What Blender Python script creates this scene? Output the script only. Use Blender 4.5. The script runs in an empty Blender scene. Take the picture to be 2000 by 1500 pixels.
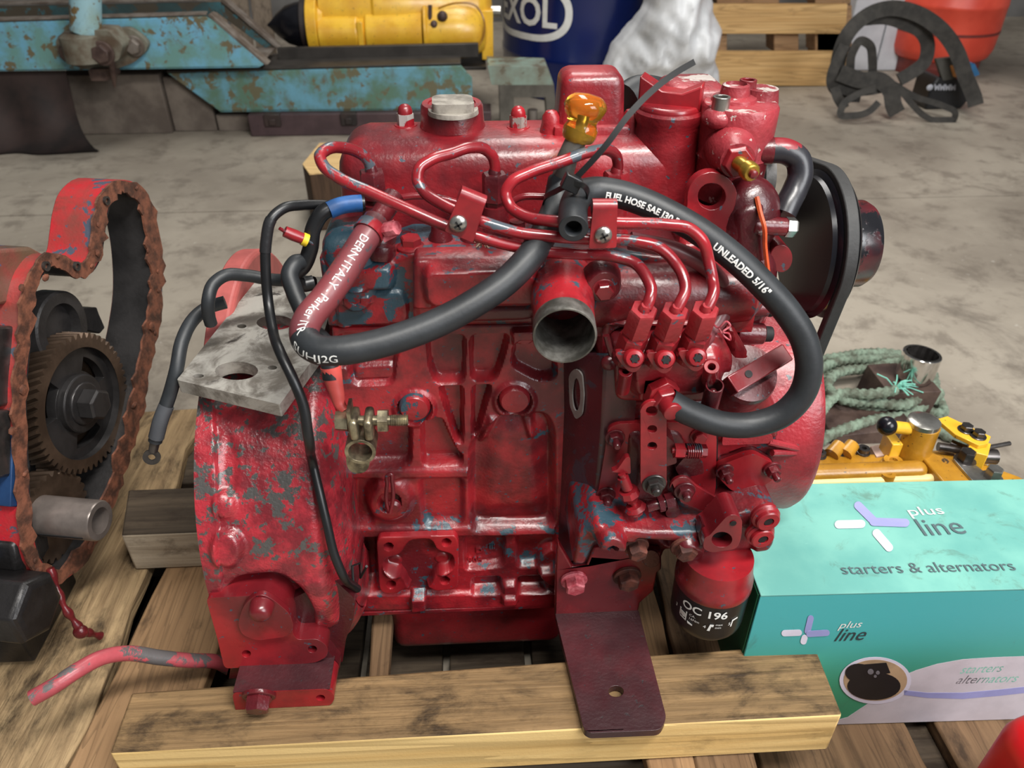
import bpy, bmesh, math, random
import numpy as np
from mathutils import Vector, Matrix
from mathutils.geometry import tessellate_polygon

random.seed(7)
sc = bpy.context.scene
COL = sc.collection
R = math.radians

# ------------------------------------------------------------------ camera
FPX = 1503.0
PITCH, YAW = R(35.0), R(3.0)
CAM = Vector((0.0, -0.60, 0.71))
FW = Vector((math.sin(YAW) * math.cos(PITCH), math.cos(YAW) * math.cos(PITCH), -math.sin(PITCH)))
RT = Vector((math.cos(YAW), -math.sin(YAW), 0.0))
UP = RT.cross(FW)
cam_data = bpy.data.cameras.new('camera')
cam = bpy.data.objects.new('camera', cam_data)
COL.objects.link(cam)
cam.location = CAM
cam.rotation_euler = (R(90) - PITCH, 0, -YAW)
cam_data.sensor_width = 36.0
cam_data.lens = FPX / 2000 * 36.0
cam_data.clip_start = 0.02
cam_data.dof.use_dof = True
cam_data.dof.focus_distance = 0.74
cam_data.dof.aperture_fstop = 9.0
sc.camera = cam

# ------------------------------------------------------------------ light
sc.view_settings.view_transform = 'Standard'
sc.view_settings.look = 'None'
sc.view_settings.exposure = 0.0
sc.view_settings.gamma = 1.0
sc.view_settings.use_curve_mapping = False
world = bpy.data.worlds.new('workshop_air')
sc.world = world
world.use_nodes = True
wbg = world.node_tree.nodes['Background']
wbg.inputs[0].default_value = (0.93, 0.96, 1.0, 1)
wbg.inputs[1].default_value = 0.17


def area(name, loc, target, sx, sy, power, col=(1, 1, 1)):
    d = bpy.data.lights.new(name, 'AREA')
    d.shape = 'RECTANGLE'
    d.size, d.size_y, d.energy, d.color = sx, sy, power, col
    o = bpy.data.objects.new(name, d)
    COL.objects.link(o)
    o.location = loc
    o.rotation_euler = (Vector(target) - Vector(loc)).to_track_quat('-Z', 'Y').to_euler()
    return o


area('strip_light_over_engine', (0.55, -0.75, 2.2), (0.05, 0.2, 0.1), 1.3, 0.2, 72, (1.0, 0.97, 0.92))
area('strip_light_far_bay', (0.4, 2.6, 3.4), (0.3, 2.6, 0.0), 3.0, 0.8, 84, (1.0, 0.97, 0.92))
area('door_daylight', (2.2, -2.3, 2.0), (0, 0.2, 0.1), 1.8, 1.6, 100, (0.97, 0.98, 1.0))


# ------------------------------------------------------------------ projection helpers
def ray(px, py):
    return (FW + RT * ((px - 1000.0) / FPX) + UP * ((750.0 - py) / FPX))


def U(px, py, Y=None, Z=None, X=None):
    d = ray(px, py)
    if Y is not None:
        t = (Y - CAM.y) / d.y
    elif Z is not None:
        t = (Z - CAM.z) / d.z
    else:
        t = (X - CAM.x) / d.x
    return CAM + d * t


def UPL(px, py, p0, n):
    d = ray(px, py)
    t = (Vector(p0) - CAM).dot(n) / d.dot(n)
    return CAM + d * t


def S(*trip):
    return [U(a, b, Y=c) for a, b, c in trip]


def proj(P):
    """Nx3 -> pixel coordinates"""
    P = np.asarray(P, float) - np.array(CAM)
    f = P @ np.array(FW)
    return np.stack([1000 + FPX * (P @ np.array(RT)) / f, 750 - FPX * (P @ np.array(UP)) / f], -1)


def pxm(p):
    """metres per pixel at point p"""
    return (Vector(p) - CAM).dot(FW) / FPX


# ------------------------------------------------------------------ mesh builder
def perp(a):
    a = Vector(a).normalized()
    h = Vector((0, 0, 1)) if abs(a.z) < 0.9 else Vector((1, 0, 0))
    u = a.cross(h).normalized()
    return u, a.cross(u).normalized()


def rnd(poly, r, n=4):
    """round the corners of a polygon (2-D or 3-D points)"""
    P = [Vector(p) for p in poly]
    out = []
    for i, p in enumerate(P):
        a, b = P[i - 1], P[(i + 1) % len(P)]
        la, lb = (a - p).length, (b - p).length
        k = min(r, la * 0.48, lb * 0.48)
        if k < 1e-9:
            out.append(p)
            continue
        s, e = p + (a - p) / la * k, p + (b - p) / lb * k
        for j in range(n + 1):
            t = j / n
            out.append(s * (1 - t) ** 2 + p * 2 * t * (1 - t) + e * t * t)
    return out


def spline(pts, sub=8, closed=False):
    P = [Vector(p) for p in pts]
    n = len(P)
    out = []
    rng = n if closed else n - 1
    for i in range(rng):
        p1, p2 = P[i], P[(i + 1) % n]
        p0 = P[i - 1] if (i > 0 or closed) else p1 * 2 - p2
        p3 = P[(i + 2) % n] if (i + 2 < n or closed) else p2 * 2 - p1
        # centripetal-like tangents, keeps bends free of overshoot
        d1 = max((p2 - p1).length, 1e-9)
        d0 = max((p1 - p0).length, 1e-9)
        d2 = max((p3 - p2).length, 1e-9)
        m1 = ((p1 - p0) / d0 * d1 + (p2 - p1) / d1 * d0) / (d0 + d1) * d1
        m2 = ((p2 - p1) / d1 * d2 + (p3 - p2) / d2 * d1) / (d1 + d2) * d1
        for j in range(sub):
            t = j / sub
            t2, t3 = t * t, t * t * t
            out.append(p1 * (2 * t3 - 3 * t2 + 1) + m1 * (t3 - 2 * t2 + t) + p2 * (-2 * t3 + 3 * t2) + m2 * (t3 - t2))
    if not closed:
        out.append(P[-1].copy())
    return out


def frames(path, closed=False):
    P = [Vector(p) for p in path]
    n = len(P)
    T = []
    for i in range(n):
        if closed:
            t = P[(i + 1) % n] - P[i - 1]
        else:
            t = P[min(i + 1, n - 1)] - P[max(i - 1, 0)]
        T.append(t.normalized())
    u, _ = perp(T[0])
    F = []
    for i in range(n):
        u = (u - T[i] * u.dot(T[i])).normalized()
        F.append((T[i], u, T[i].cross(u)))
    return P, F


class M:
    def __init__(s):
        s.v, s.f, s.mi, s.cur = [], [], [], 0

    def add(s, vs, fs):
        o = len(s.v)
        s.v += [tuple(v) for v in vs]
        s.f += [tuple(i + o for i in f) for f in fs]
        s.mi += [s.cur] * len(fs)

    def box(s, a, b):
        x0, y0, z0 = (min(a[i], b[i]) for i in range(3))
        x1, y1, z1 = (max(a[i], b[i]) for i in range(3))
        s.add([(x0, y0, z0), (x1, y0, z0), (x1, y1, z0), (x0, y1, z0), (x0, y0, z1), (x1, y0, z1), (x1, y1, z1), (x0, y1, z1)],
              [(0, 3, 2, 1), (4, 5, 6, 7), (0, 1, 5, 4), (1, 2, 6, 5), (2, 3, 7, 6), (3, 0, 4, 7)])

    def obox(s, c, u, v, w):
        c, u, v, w = Vector(c), Vector(u), Vector(v), Vector(w)
        s.add([c - u - v - w, c + u - v - w, c + u + v - w, c - u + v - w, c - u - v + w, c + u - v + w, c + u + v + w, c - u + v + w],
              [(0, 3, 2, 1), (4, 5, 6, 7), (0, 1, 5, 4), (1, 2, 6, 5), (2, 3, 7, 6), (3, 0, 4, 7)])

    def prism(s, pts, vec, holes=()):
        loops = [[Vector(p) for p in pts]] + [[Vector(p) for p in h] for h in holes]
        vec = Vector(vec)
        flat = [p for l in loops for p in l]
        tris = tessellate_polygon(loops)
        n = len(flat)
        fs = []
        for t in tris:
            a, b, c = (flat[i] for i in t)
            nn = (b - a).cross(c - a)
            if nn.dot(vec) > 0:
                t = (t[0], t[2], t[1])
            fs.append(tuple(t))
            fs.append((t[2] + n, t[1] + n, t[0] + n))
        o = 0
        for k, l in enumerate(loops):
            m = len(l)
            nrm = Vector((0, 0, 0))
            for i in range(m):
                nrm += l[i].cross(l[(i + 1) % m])
            flip = (nrm.dot(vec) < 0) != (k > 0)
            for i in range(m):
                a, b = o + i, o + (i + 1) % m
                fs.append((a, b, b + n, a + n) if not flip else (b, a, a + n, b + n))
            o += m
        s.add(flat + [p + vec for p in flat], fs)

    def plate(s, pp, Y, d, holes=(), r=0):
        """outline given in picture pixels, standing in the plane y=Y, d thick towards the back"""
        pp = rnd(pp, r) if r else pp
        s.prism([U(p[0], p[1], Y=Y) for p in pp], (0, d, 0), [[U(p[0], p[1], Y=Y) for p in h] for h in holes])

    def lathe(s, p, ax, prof, n=24, c0=True, c1=True, rot=0.0):
        p, ax = Vector(p), Vector(ax).normalized()
        u, w = perp(ax)
        vs, fs = [], []
        for h, r in prof:
            for k in range(n):
                a = 2 * math.pi * k / n + rot
                vs.append(p + ax * h + (u * math.cos(a) + w * math.sin(a)) * r)
        for i in range(len(prof) - 1):
            for k in range(n):
                a, b = i * n + k, i * n + (k + 1) % n
                fs.append((b, a, a + n, b + n))
        if c0:
            fs.append(tuple(range(n)))
        if c1:
            fs.append(tuple(reversed(range((len(prof) - 1) * n, len(prof) * n))))
        s.add(vs, [f[::-1] for f in fs])

    def cyl(s, p0, p1, r0, r1=None, n=24, rot=0.0):
        d = Vector(p1) - Vector(p0)
        s.lathe(p0, d, [(0, r0), (d.length, r0 if r1 is None else r1)], n, rot=rot)

    def pipe(s, p0, p1, ro, ri, n=32):
        d = Vector(p1) - Vector(p0)
        L = d.length
        s.lathe(p0, d, [(0, ri), (0, ro), (L, ro), (L, ri), (0, ri)], n, False, False)

    def tube(s, path, r, n=12, closed=False, ends=True):
        P, F = frames(path, closed)
        rr = r if isinstance(r, (list, tuple)) else [r] * len(P)
        vs, fs = [], []
        for p, (t, u, w), q in zip(P, F, rr):
            for k in range(n):
                a = 2 * math.pi * k / n
                vs.append(p + (u * math.cos(a) + w * math.sin(a)) * q)
        m = len(P)
        for i in range(m if closed else m - 1):
            for k in range(n):
                a, b = i * n + k, i * n + (k + 1) % n
                c, d = ((i + 1) % m) * n + (k + 1) % n, ((i + 1) % m) * n + k
                fs.append((a, b, c, d))
        if ends and not closed:
            fs.append(tuple(reversed(range(n))))
            fs.append(tuple(range((m - 1) * n, m * n)))
        s.add(vs, fs)

    def ribbon(s, path, ups, w, th):
        """flat strap: path points, width direction per point"""
        P, F = frames(path)
        vs, fs = [], []
        m = len(P)
        for i, (p, (t, _, _)) in enumerate(zip(P, F)):
            u = Vector(ups[i] if isinstance(ups, list) else ups)
            u = (u - t * u.dot(t)).normalized()
            q = t.cross(u)
            vs += [p - u * w / 2 - q * th / 2, p + u * w / 2 - q * th / 2, p + u * w / 2 + q * th / 2, p - u * w / 2 + q * th / 2]
        for i in range(m - 1):
            for k in range(4):
                a, b = i * 4 + k, i * 4 + (k + 1) % 4
                fs.append((a, b, b + 4, a + 4))
        fs += [(3, 2, 1, 0), ((m - 1) * 4, (m - 1) * 4 + 1, (m - 1) * 4 + 2, (m - 1) * 4 + 3)]
        s.add(vs, fs)

    def ball(s, c, r, sc3=(1, 1, 1), n=16, m=10, ax=None):
        vs, fs = [], []
        c = Vector(c)
        if ax is None:
            X, Yv, Z = Vector((1, 0, 0)), Vector((0, 1, 0)), Vector((0, 0, 1))
        else:
            Z = Vector(ax).normalized()
            X, Yv = perp(Z)
        for i in range(m + 1):
            th = math.pi * i / m
            for k in range(n):
                a = 2 * math.pi * k / n
                vs.append(c + X * (r * sc3[0] * math.sin(th) * math.cos(a)) + Yv * (r * sc3[1] * math.sin(th) * math.sin(a)) + Z * (r * sc3[2] * math.cos(th)))
        for i in range(m):
            for k in range(n):
                a, b = i * n + k, i * n + (k + 1) % n
                fs.append((a, a + n, b + n, b))
        s.add(vs, fs)

    def bolt(s, p, ax, r, h, wash=True, stud=0.0, rot=0.3, flange=False):
        """hexagon head standing on p along ax; r = half across corners"""
        p, ax = Vector(p), Vector(ax).normalized()
        z = 0.0
        if wash:
            s.lathe(p, ax, [(-r * .1, r * 1.32), (r * .16, r * 1.32), (r * .22, r * 1.25)], 20)
            z = r * .22
        s.lathe(p + ax * z, ax, [(0, r), (h * .85, r), (h, r * .86)], 6, rot=rot)
        if flange:
            s.lathe(p, ax, [(0, r * 1.4), (r * .2, r * 1.35), (r * .45, r * .95)], 20)
        if stud:
            s.lathe(p + ax * (z + h), ax, [(-.0005, r * .52), (stud * .8, r * .52), (stud, r * .35)], 12)

    def rbox(s, a, b, r, seg=3, keep_bottom=True, taper=0.0):
        bm = bmesh.new()
        x0, y0, z0 = (min(a[i], b[i]) for i in range(3))
        x1, y1, z1 = (max(a[i], b[i]) for i in range(3))
        t = taper
        vs = [bm.verts.new(v) for v in [(x0, y0, z0), (x1, y0, z0), (x1, y1, z0), (x0, y1, z0), (x0 + t, y0 + t, z1), (x1 - t, y0 + t, z1), (x1 - t, y1 - t, z1), (x0 + t, y1 - t, z1)]]
        for f in [(0, 3, 2, 1), (4, 5, 6, 7), (0, 1, 5, 4), (1, 2, 6, 5), (2, 3, 7, 6), (3, 0, 4, 7)]:
            bm.faces.new([vs[i] for i in f])
        ed = [e for e in bm.edges if not (keep_bottom and e.verts[0].co.z < z0 + 1e-7 and e.verts[1].co.z < z0 + 1e-7)]
        bmesh.ops.bevel(bm, geom=ed, offset=r, segments=seg, profile=0.5, affect='EDGES', clamp_overlap=True)
        bm.verts.index_update()
        s.add([v.co.copy() for v in bm.verts], [[v.index for v in f.verts] for f in bm.faces])
        bm.free()


def org(o):
    while o.parent:
        o = o.parent
    return Vector(o.location)


def obj(name, m, mats, parent=None, bevel=0.0, ang=38, seg=2, label=None, cat=None, group=None, kind=None, at=None):
    me = bpy.data.meshes.new(name)
    o = bpy.data.objects.new(name, me)
    if parent is not None:
        L = org(parent)
    elif at is not None:
        L = Vector(at)
    else:
        V = np.array([tuple(v) for v in m.v])
        L = Vector(((V[:, 0].min() + V[:, 0].max()) / 2, (V[:, 1].min() + V[:, 1].max()) / 2, V[:, 2].min()))
    me.from_pydata([(v[0] - L.x, v[1] - L.y, v[2] - L.z) for v in m.v], [], m.f)
    mats = mats if isinstance(mats, (list, tuple)) else [mats]
    for mt in mats:
        me.materials.append(mt)
    me.polygons.foreach_set('material_index', m.mi)
    me.polygons.foreach_set('use_smooth', [True] * len(m.f))
    me.update()
    me.set_sharp_from_angle(angle=R(ang))
    COL.objects.link(o)
    if parent is not None:
        o.parent = parent
    else:
        o.location = L
    if bevel:
        b = o.modifiers.new('bevel', 'BEVEL')
        b.width, b.segments, b.limit_method, b.angle_limit = bevel, seg, 'ANGLE', R(40)
        b.use_clamp_overlap = True
    if label:
        o['label'] = label
    if cat:
        o['category'] = cat
    if group:
        o['group'] = group
    if kind:
        o['kind'] = kind
    return o


def thing(name, loc, label, cat, group=None):
    o = bpy.data.objects.new(name, None)
    o.empty_display_size = 0.05
    COL.objects.link(o)
    o.location = loc
    o['label'], o['category'] = label, cat
    if group:
        o['group'] = group
    return o


# ------------------------------------------------------------------ relief surfaces (cast faces)
def sdf(poly, P):
    """signed distance (negative inside) and nearest boundary point; poly in pixels, P Nx2"""
    A = np.array([(p[0], p[1]) for p in poly], float)
    B = np.roll(A, -1, 0)
    best = np.full(len(P), 1e9)
    near = np.zeros_like(P)
    inside = np.zeros(len(P), bool)
    for a, b in zip(A, B):
        ab = b - a
        L = ab @ ab
        if L < 1e-12:
            continue
        t = np.clip(((P - a) @ ab) / L, 0, 1)
        q = a + t[:, None] * ab
        d = np.hypot(*(P - q).T)
        m = d < best
        best[m] = d[m]
        near[m] = q[m]
        c = (a[1] > P[:, 1]) != (b[1] > P[:, 1])
        with np.errstate(divide='ignore', invalid='ignore'):
            xi = (b[0] - a[0]) * (P[:, 1] - a[1]) / (b[1] - a[1] if b[1] != a[1] else 1e-12) + a[0]
        inside ^= c & (P[:, 0] < xi)
    return np.where(inside, -best, best), near


def sstep(x):
    x = np.clip(x, 0, 1)
    return x * x * (3 - 2 * x)


def circ(cx, cy, rx, ry=None, n=24):
    ry = rx if ry is None else ry
    return [(cx + rx * math.cos(2 * math.pi * k / n), cy + ry * math.sin(2 * math.pi * k / n)) for k in range(n)]


def heights(Q, feats):
    """feats: (polygon, height, soft px [, corner radius]) ; 'set' features override"""
    h = np.zeros(len(Q))
    for f in feats:
        poly, hh, soft = f[0], f[1], f[2]
        if len(f) > 3 and f[3]:
            poly = rnd([(p[0], p[1]) for p in poly], f[3])
        d, _ = sdf(poly, Q)
        w = sstep(0.5 - d / (2 * soft))
        if len(f) > 4 and f[4] == 'set':
            h = h * (1 - w) + hh * w
        elif len(f) > 4 and f[4] == 'dome':
            h = h + hh * np.sqrt(np.clip(-d / soft, 0, 1))
        else:
            h = h + hh * w
    return h


def relief(m, outline, Y, feats, back, step=0.0016, r=0, edge=0.004, cap_back=False):
    """cast face in the plane y=Y looking at -Y: outline and features in pixels, skirt runs to y=back"""
    if r:
        outline = rnd([(p[0], p[1]) for p in outline], r)
    W = [U(p[0], p[1], Y=Y) for p in outline]
    x0, x1 = min(p.x for p in W), max(p.x for p in W)
    z0, z1 = min(p.z for p in W), max(p.z for p in W)
    nx, nz = int((x1 - x0) / step) + 2, int((z1 - z0) / step) + 2
    gx, gz = np.linspace(x0 - step, x1 + step, nx), np.linspace(z0 - step, z1 + step, nz)
    G = np.stack(np.meshgrid(gx, gz), -1).reshape(-1, 2)
    P3 = np.stack([G[:, 0], np.full(len(G), Y), G[:, 1]], -1)
    Q = proj(P3)
    d, near = sdf(outline, Q)
    ins = (d < 0).reshape(nz, nx)
    cell = ins[:-1, :-1].astype(int) + ins[1:, :-1] + ins[:-1, 1:] + ins[1:, 1:] >= 2
    used = np.zeros((nz, nx), bool)
    used[:-1, :-1] |= cell
    used[1:, :-1] |= cell
    used[:-1, 1:] |= cell
    used[1:, 1:] |= cell
    # border vertices go onto the outline
    full = np.ones((nz, nx), bool)
    cp = np.zeros((nz + 1, nx + 1), bool)
    cp[1:-1, 1:-1] = cell
    allc = cp[:-1, :-1] & cp[1:, :-1] & cp[:-1, 1:] & cp[1:, 1:]
    border = (used & ~allc).reshape(-1)
    Qn = Q.copy()
    Qn[border] = near[border]
    for i in np.nonzero(border)[0]:
        p = U(Qn[i, 0], Qn[i, 1], Y=Y)
        P3[i] = (p.x, Y, p.z)
    h = heights(Qn, feats)
    px = pxm(U(float(Q[:, 0].mean()), float(Q[:, 1].mean()), Y=Y))
    dd = np.clip(-d, 0, None) * px
    dd[border] = 0
    e = np.clip(dd / edge, 0, 1)
    h = h - edge * (1 - np.sqrt(1 - (1 - e) ** 2))
    P3[:, 1] = Y - h
    idx = -np.ones(nx * nz, int)
    uu = np.nonzero(used.reshape(-1))[0]
    idx[uu] = np.arange(len(uu))
    vs = [tuple(P3[i]) for i in uu]
    fs = []
    ii = idx.reshape(nz, nx)
    cz, cx = np.nonzero(cell)
    for a, b in zip(cz, cx):
        fs.append((ii[a, b], ii[a, b + 1], ii[a + 1, b + 1], ii[a + 1, b]))
    # skirt
    from collections import Counter
    ec = {}
    for f in fs:
        for k in range(4):
            e1 = (f[k], f[(k + 1) % 4])
            key = (min(e1), max(e1))
            ec[key] = None if key in ec else e1
    bk = {}
    for key, e1 in ec.items():
        if e1 is None:
            continue
        a, b = e1
        for q in (a, b):
            if q not in bk:
                bk[q] = len(vs)
                vs.append((vs[q][0], back, vs[q][2]))
        fs.append((b, a, bk[a], bk[b]))
    m.add(vs, fs)


# ------------------------------------------------------------------ lettering
def text2d(s, size, shear=0.0, step=None, bold=0.0, font=None):
    """triangulated lettering as (verts2d, faces); origin at the baseline's left"""
    cu = bpy.data.curves.new('txt', 'FONT')
    cu.body, cu.size, cu.shear, cu.offset = s, size, shear, bold
    cu.resolution_u = 3
    ob = bpy.data.objects.new('txt', cu)
    COL.objects.link(ob)
    dg = bpy.context.evaluated_depsgraph_get()
    me = bpy.data.meshes.new_from_object(ob.evaluated_get(dg))
    bm = bmesh.new()
    bm.from_mesh(me)
    bmesh.ops.remove_doubles(bm, verts=bm.verts, dist=size * 1e-4)
    if step:
        xs = [v.co.x for v in bm.verts]
        x = min(xs) + step
        while x < max(xs):
            bmesh.ops.bisect_plane(bm, geom=bm.verts[:] + bm.edges[:] + bm.faces[:], plane_co=(x, 0, 0), plane_no=(1, 0, 0))
            x += step
        ys = [v.co.y for v in bm.verts]
        y = min(ys) + step
        while y < max(ys):
            bmesh.ops.bisect_plane(bm, geom=bm.verts[:] + bm.edges[:] + bm.faces[:], plane_co=(0, y, 0), plane_no=(0, 1, 0))
            y += step
    bm.verts.index_update()
    vs = [(v.co.x, v.co.y) for v in bm.verts]
    fs = [[v.index for v in f.verts] for f in bm.faces]
    bm.free()
    bpy.data.objects.remove(ob)
    bpy.data.curves.remove(cu)
    bpy.data.meshes.remove(me)
    return vs, fs


def put_text(m, s, size, origin, ex, ey, off=0.0006, shear=0.0, bold=0.0, center=False):
    vs, fs = text2d(s, size, shear, None, bold)
    ex, ey = Vector(ex).normalized(), Vector(ey).normalized()
    n = ex.cross(ey)
    w = max(v[0] for v in vs) if center else 0
    m.add([Vector(origin) + ex * (v[0] - w / 2) + ey * v[1] + n * off for v in vs], fs)


def text_on_tube(m, s, size, path, r, start, side, flip=False, bold=0.0, off=0.0004):
    """lettering wrapped on a hose: start = arc length, side = direction the middle line of the letters faces"""
    P, F = frames(path)
    L = [0.0]
    for i in range(1, len(P)):
        L.append(L[-1] + (P[i] - P[i - 1]).length)
    vs, fs = text2d(s, size, 0, size * .35, bold)
    out = []
    side = Vector(side)
    for x, y in vs:
        y -= size * .35
        if flip:
            x, y = -x, -y
        a = min(max(start + x, 0), L[-1] - 1e-6)
        i = next(k for k in range(len(L) - 1) if L[k + 1] > a)
        t = (a - L[i]) / max(L[i + 1] - L[i], 1e-9)
        p = P[i].lerp(P[i + 1], t)
        T = F[i][0].lerp(F[i + 1][0], t).normalized()
        u = (side - T * side.dot(T)).normalized()
        w = u.cross(T)
        ang = y / r
        out.append(p + (u * math.cos(ang) + w * math.sin(ang)) * (r + off))
    m.add(out, fs)


def emboss(m, s, size, origin, ex, ey, h, bold=0.0):
    """raised cast lettering, h high"""
    vs, fs = text2d(s, size, 0, None, bold)
    ex, ey = Vector(ex).normalized(), Vector(ey).normalized()
    n = ex.cross(ey)
    k = len(vs)
    bot = [Vector(origin) + ex * x + ey * y for x, y in vs]
    out = [tuple(f) for f in fs]
    cnt = {}
    for f in fs:
        for i in range(len(f)):
            a, b = f[i], f[(i + 1) % len(f)]
            if (b, a) in cnt:
                del cnt[(b, a)]
            else:
                cnt[(a, b)] = 1
    side = [(a + k, b + k, b, a) for a, b in cnt]
    m.add(bot_top(bot, n, h), out + [q[::-1] for q in side])


def bot_top(bot, n, h):
    return [p + n * h for p in bot] + bot


def clampz(m, z):
    m.v = [(v[0], v[1], max(v[2], z)) for v in m.v]
# ------------------------------------------------------------------ materials
def lin(c):
    return tuple((x / 255 / 12.92 if x / 255 <= .04045 else ((x / 255 + .055) / 1.055) ** 2.4) for x in c) + (1.0,)


class NT:
    def __init__(s, name):
        s.m = bpy.data.materials.new(name)
        s.m.use_nodes = True
        s.t = s.m.node_tree
        s.b = s.t.nodes['Principled BSDF']
        s.co = s.t.nodes.new('ShaderNodeTexCoord').outputs['Object']

    def link(s, a, b):
        s.t.links.new(a, b)

    def noise(s, scale, detail=4, rough=.55, dist=0.0, stretch=None, loc=(0, 0, 0), rot=(0, 0, 0)):
        n = s.t.nodes.new('ShaderNodeTexNoise')
        n.inputs['Scale'].default_value = scale
        n.inputs['Detail'].default_value = detail
        n.inputs['Roughness'].default_value = rough
        n.inputs['Distortion'].default_value = dist
        mp = s.t.nodes.new('ShaderNodeMapping')
        mp.inputs['Location'].default_value = loc
        mp.inputs['Rotation'].default_value = rot
        if stretch:
            mp.inputs['Scale'].default_value = stretch
        s.link(s.co, mp.inputs['Vector'])
        s.link(mp.outputs[0], n.inputs['Vector'])
        return n.outputs[0]

    def ramp(s, x, a, b, lo=0.0, hi=1.0):
        r = s.t.nodes.new('ShaderNodeMapRange')
        r.inputs[1].default_value, r.inputs[2].default_value = a, b
        r.inputs[3].default_value, r.inputs[4].default_value = lo, hi
        r.interpolation_type = 'SMOOTHSTEP' if lo == 0.0 else 'LINEAR'
        s.link(x, r.inputs[0])
        return r.outputs[0]

    def math(s, op, a, b):
        n = s.t.nodes.new('ShaderNodeMath')
        n.operation = op
        for i, x in enumerate((a, b)):
            if isinstance(x, (int, float)):
                n.inputs[i].default_value = x
            else:
                s.link(x, n.inputs[i])
        return n.outputs[0]

    def mix(s, fac, a, b):
        n = s.t.nodes.new('ShaderNodeMix')
        n.data_type = 'RGBA'
        for k, x in ((0, fac), (6, a), (7, b)):
            if isinstance(x, (int, float, tuple)):
                n.inputs[k].default_value = x
            else:
                s.link(x, n.inputs[k])
        return n.outputs[2]

    def bump(s, h, strength, dist=.001, prev=None):
        n = s.t.nodes.new('ShaderNodeBump')
        n.inputs['Strength'].default_value = strength
        n.inputs['Distance'].default_value = dist
        s.link(h, n.inputs['Height'])
        if prev is not None:
            s.link(prev, n.inputs['Normal'])
        return n.outputs[0]

    def done(s, col=None, rough=None, nrm=None, metal=0.0, spec=.5, coat=0.0, trans=0.0, ior=None):
        for k, x in (('Base Color', col), ('Roughness', rough), ('Normal', nrm), ('Metallic', metal)):
            if x is None:
                continue
            if isinstance(x, (int, float, tuple)):
                s.b.inputs[k].default_value = x
            else:
                s.link(x, s.b.inputs[k])
        s.b.inputs['Specular IOR Level'].default_value = spec
        s.b.inputs['Coat Weight'].default_value = coat
        s.b.inputs['Coat Roughness'].default_value = .25
        s.b.inputs['Transmission Weight'].default_value = trans
        if ior:
            s.b.inputs['IOR'].default_value = ior
        return s.m


def paint(name, base, dark, chip, chip_at=.62, grime=.5, rough=.36, tex=.35, fine=300, speck=True, scale=1.0, up_wear=.12, coat=.25, grime_col=(34, 22, 20)):
    """old brushed paint over an earlier coat: mottled, chipped, greasy, on a cast surface"""
    n = NT(name)
    tone = n.ramp(n.noise(9 * scale, 5, .6), .36, .62)
    c = n.mix(tone, lin(base), lin(dark))
    chipn = n.noise(21 * scale, 9, .68, .4)
    big = n.noise(5 * scale, 3, .5, loc=(3, 1, 2))
    v = n.math('ADD', n.math('MULTIPLY', chipn, .75), n.math('MULTIPLY', big, .35))
    if up_wear:
        g = n.t.nodes.new('ShaderNodeNewGeometry')
        sp = n.t.nodes.new('ShaderNodeSeparateXYZ')
        n.link(g.outputs['Normal'], sp.inputs[0])
        v = n.math('ADD', v, n.math('MULTIPLY', n.math('MAXIMUM', sp.outputs[2], 0.0), up_wear * .35))
    ch = n.ramp(v, chip_at, chip_at + .02)
    if speck:
        s2 = n.ramp(n.noise(120 * scale, 4, .6, loc=(5, 5, 5)), .655, .68)
        ch = n.math('MAXIMUM', ch, n.math('MULTIPLY', s2, .9))
    c = n.mix(ch, c, lin(chip))
    gr = n.ramp(n.noise(14 * scale, 8, .7, .6, loc=(9, 2, 4)), .60 - .1 * grime, .74)
    c = n.mix(n.math('MULTIPLY', gr, grime), c, lin(grime_col))
    nr = n.bump(n.noise(fine, 3, .5), tex, .0012)
    nr = n.bump(ch, .25, -.0006, nr)
    ro = n.math('ADD', n.math('MULTIPLY', gr, .18), n.ramp(n.noise(40, 3), .3, .7, rough - .06, rough + .08))
    return n.done(c, ro, nr, spec=.55, coat=coat)


def plain(name, col, rough=.5, metal=0.0, var=.25, scale=30, bump=.1, fine=200, col2=None, spec=.5, coat=0.0, detail=6):
    n = NT(name)
    c2 = lin(col2) if col2 else tuple(x * (1 - var) for x in lin(col)[:3]) + (1,)
    c = n.mix(n.ramp(n.noise(scale, detail, .6), .35, .65), lin(col), c2)
    nr = n.bump(n.noise(fine, 4), bump, .001) if bump else None
    return n.done(c, rough, nr, metal, spec=spec, coat=coat)


def wood(name, light, dark, dirt=.4, axis='x', scale=1.0, rough=.75, bump=.5, dirt_col=(42, 32, 24), rings=True, dirt_scale=11):
    n = NT(name)
    st = {'x': (1.2, 30, 30), 'y': (30, 1.2, 30), 'z': (30, 30, 1.2)}[axis]
    st = tuple(x * scale for x in st)
    g = n.noise(3.2, 5, .6, .5, stretch=st)
    c = n.mix(n.ramp(g, .15, .85), lin(light), lin(dark))
    if rings:
        s2 = tuple(x * .32 for x in st)
        g2 = n.noise(4.5, 2, .4, 1.2, stretch=s2, loc=(2, 4, 1))
        saw = n.math('FRACT', n.math('MULTIPLY', g2, 7.0), 0.0)
        c = n.mix(n.math('MULTIPLY', n.ramp(saw, .55, .95), .45), c, tuple(x * .45 for x in lin(dark)[:3]) + (1,))
    st3 = tuple(1.0 if x < 10 else 2.2 for x in st)
    d = n.ramp(n.noise(dirt_scale, 8, .7, .3, stretch=st3), .62 - .22 * dirt, .72)
    c = n.mix(n.math('MULTIPLY', d, min(1, dirt * 1.4)), c, lin(dirt_col))
    nr = n.bump(g, bump, .002)
    nr = n.bump(n.noise(260, 3), .25, .001, nr)
    return n.done(c, rough, nr, spec=.25)


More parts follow.
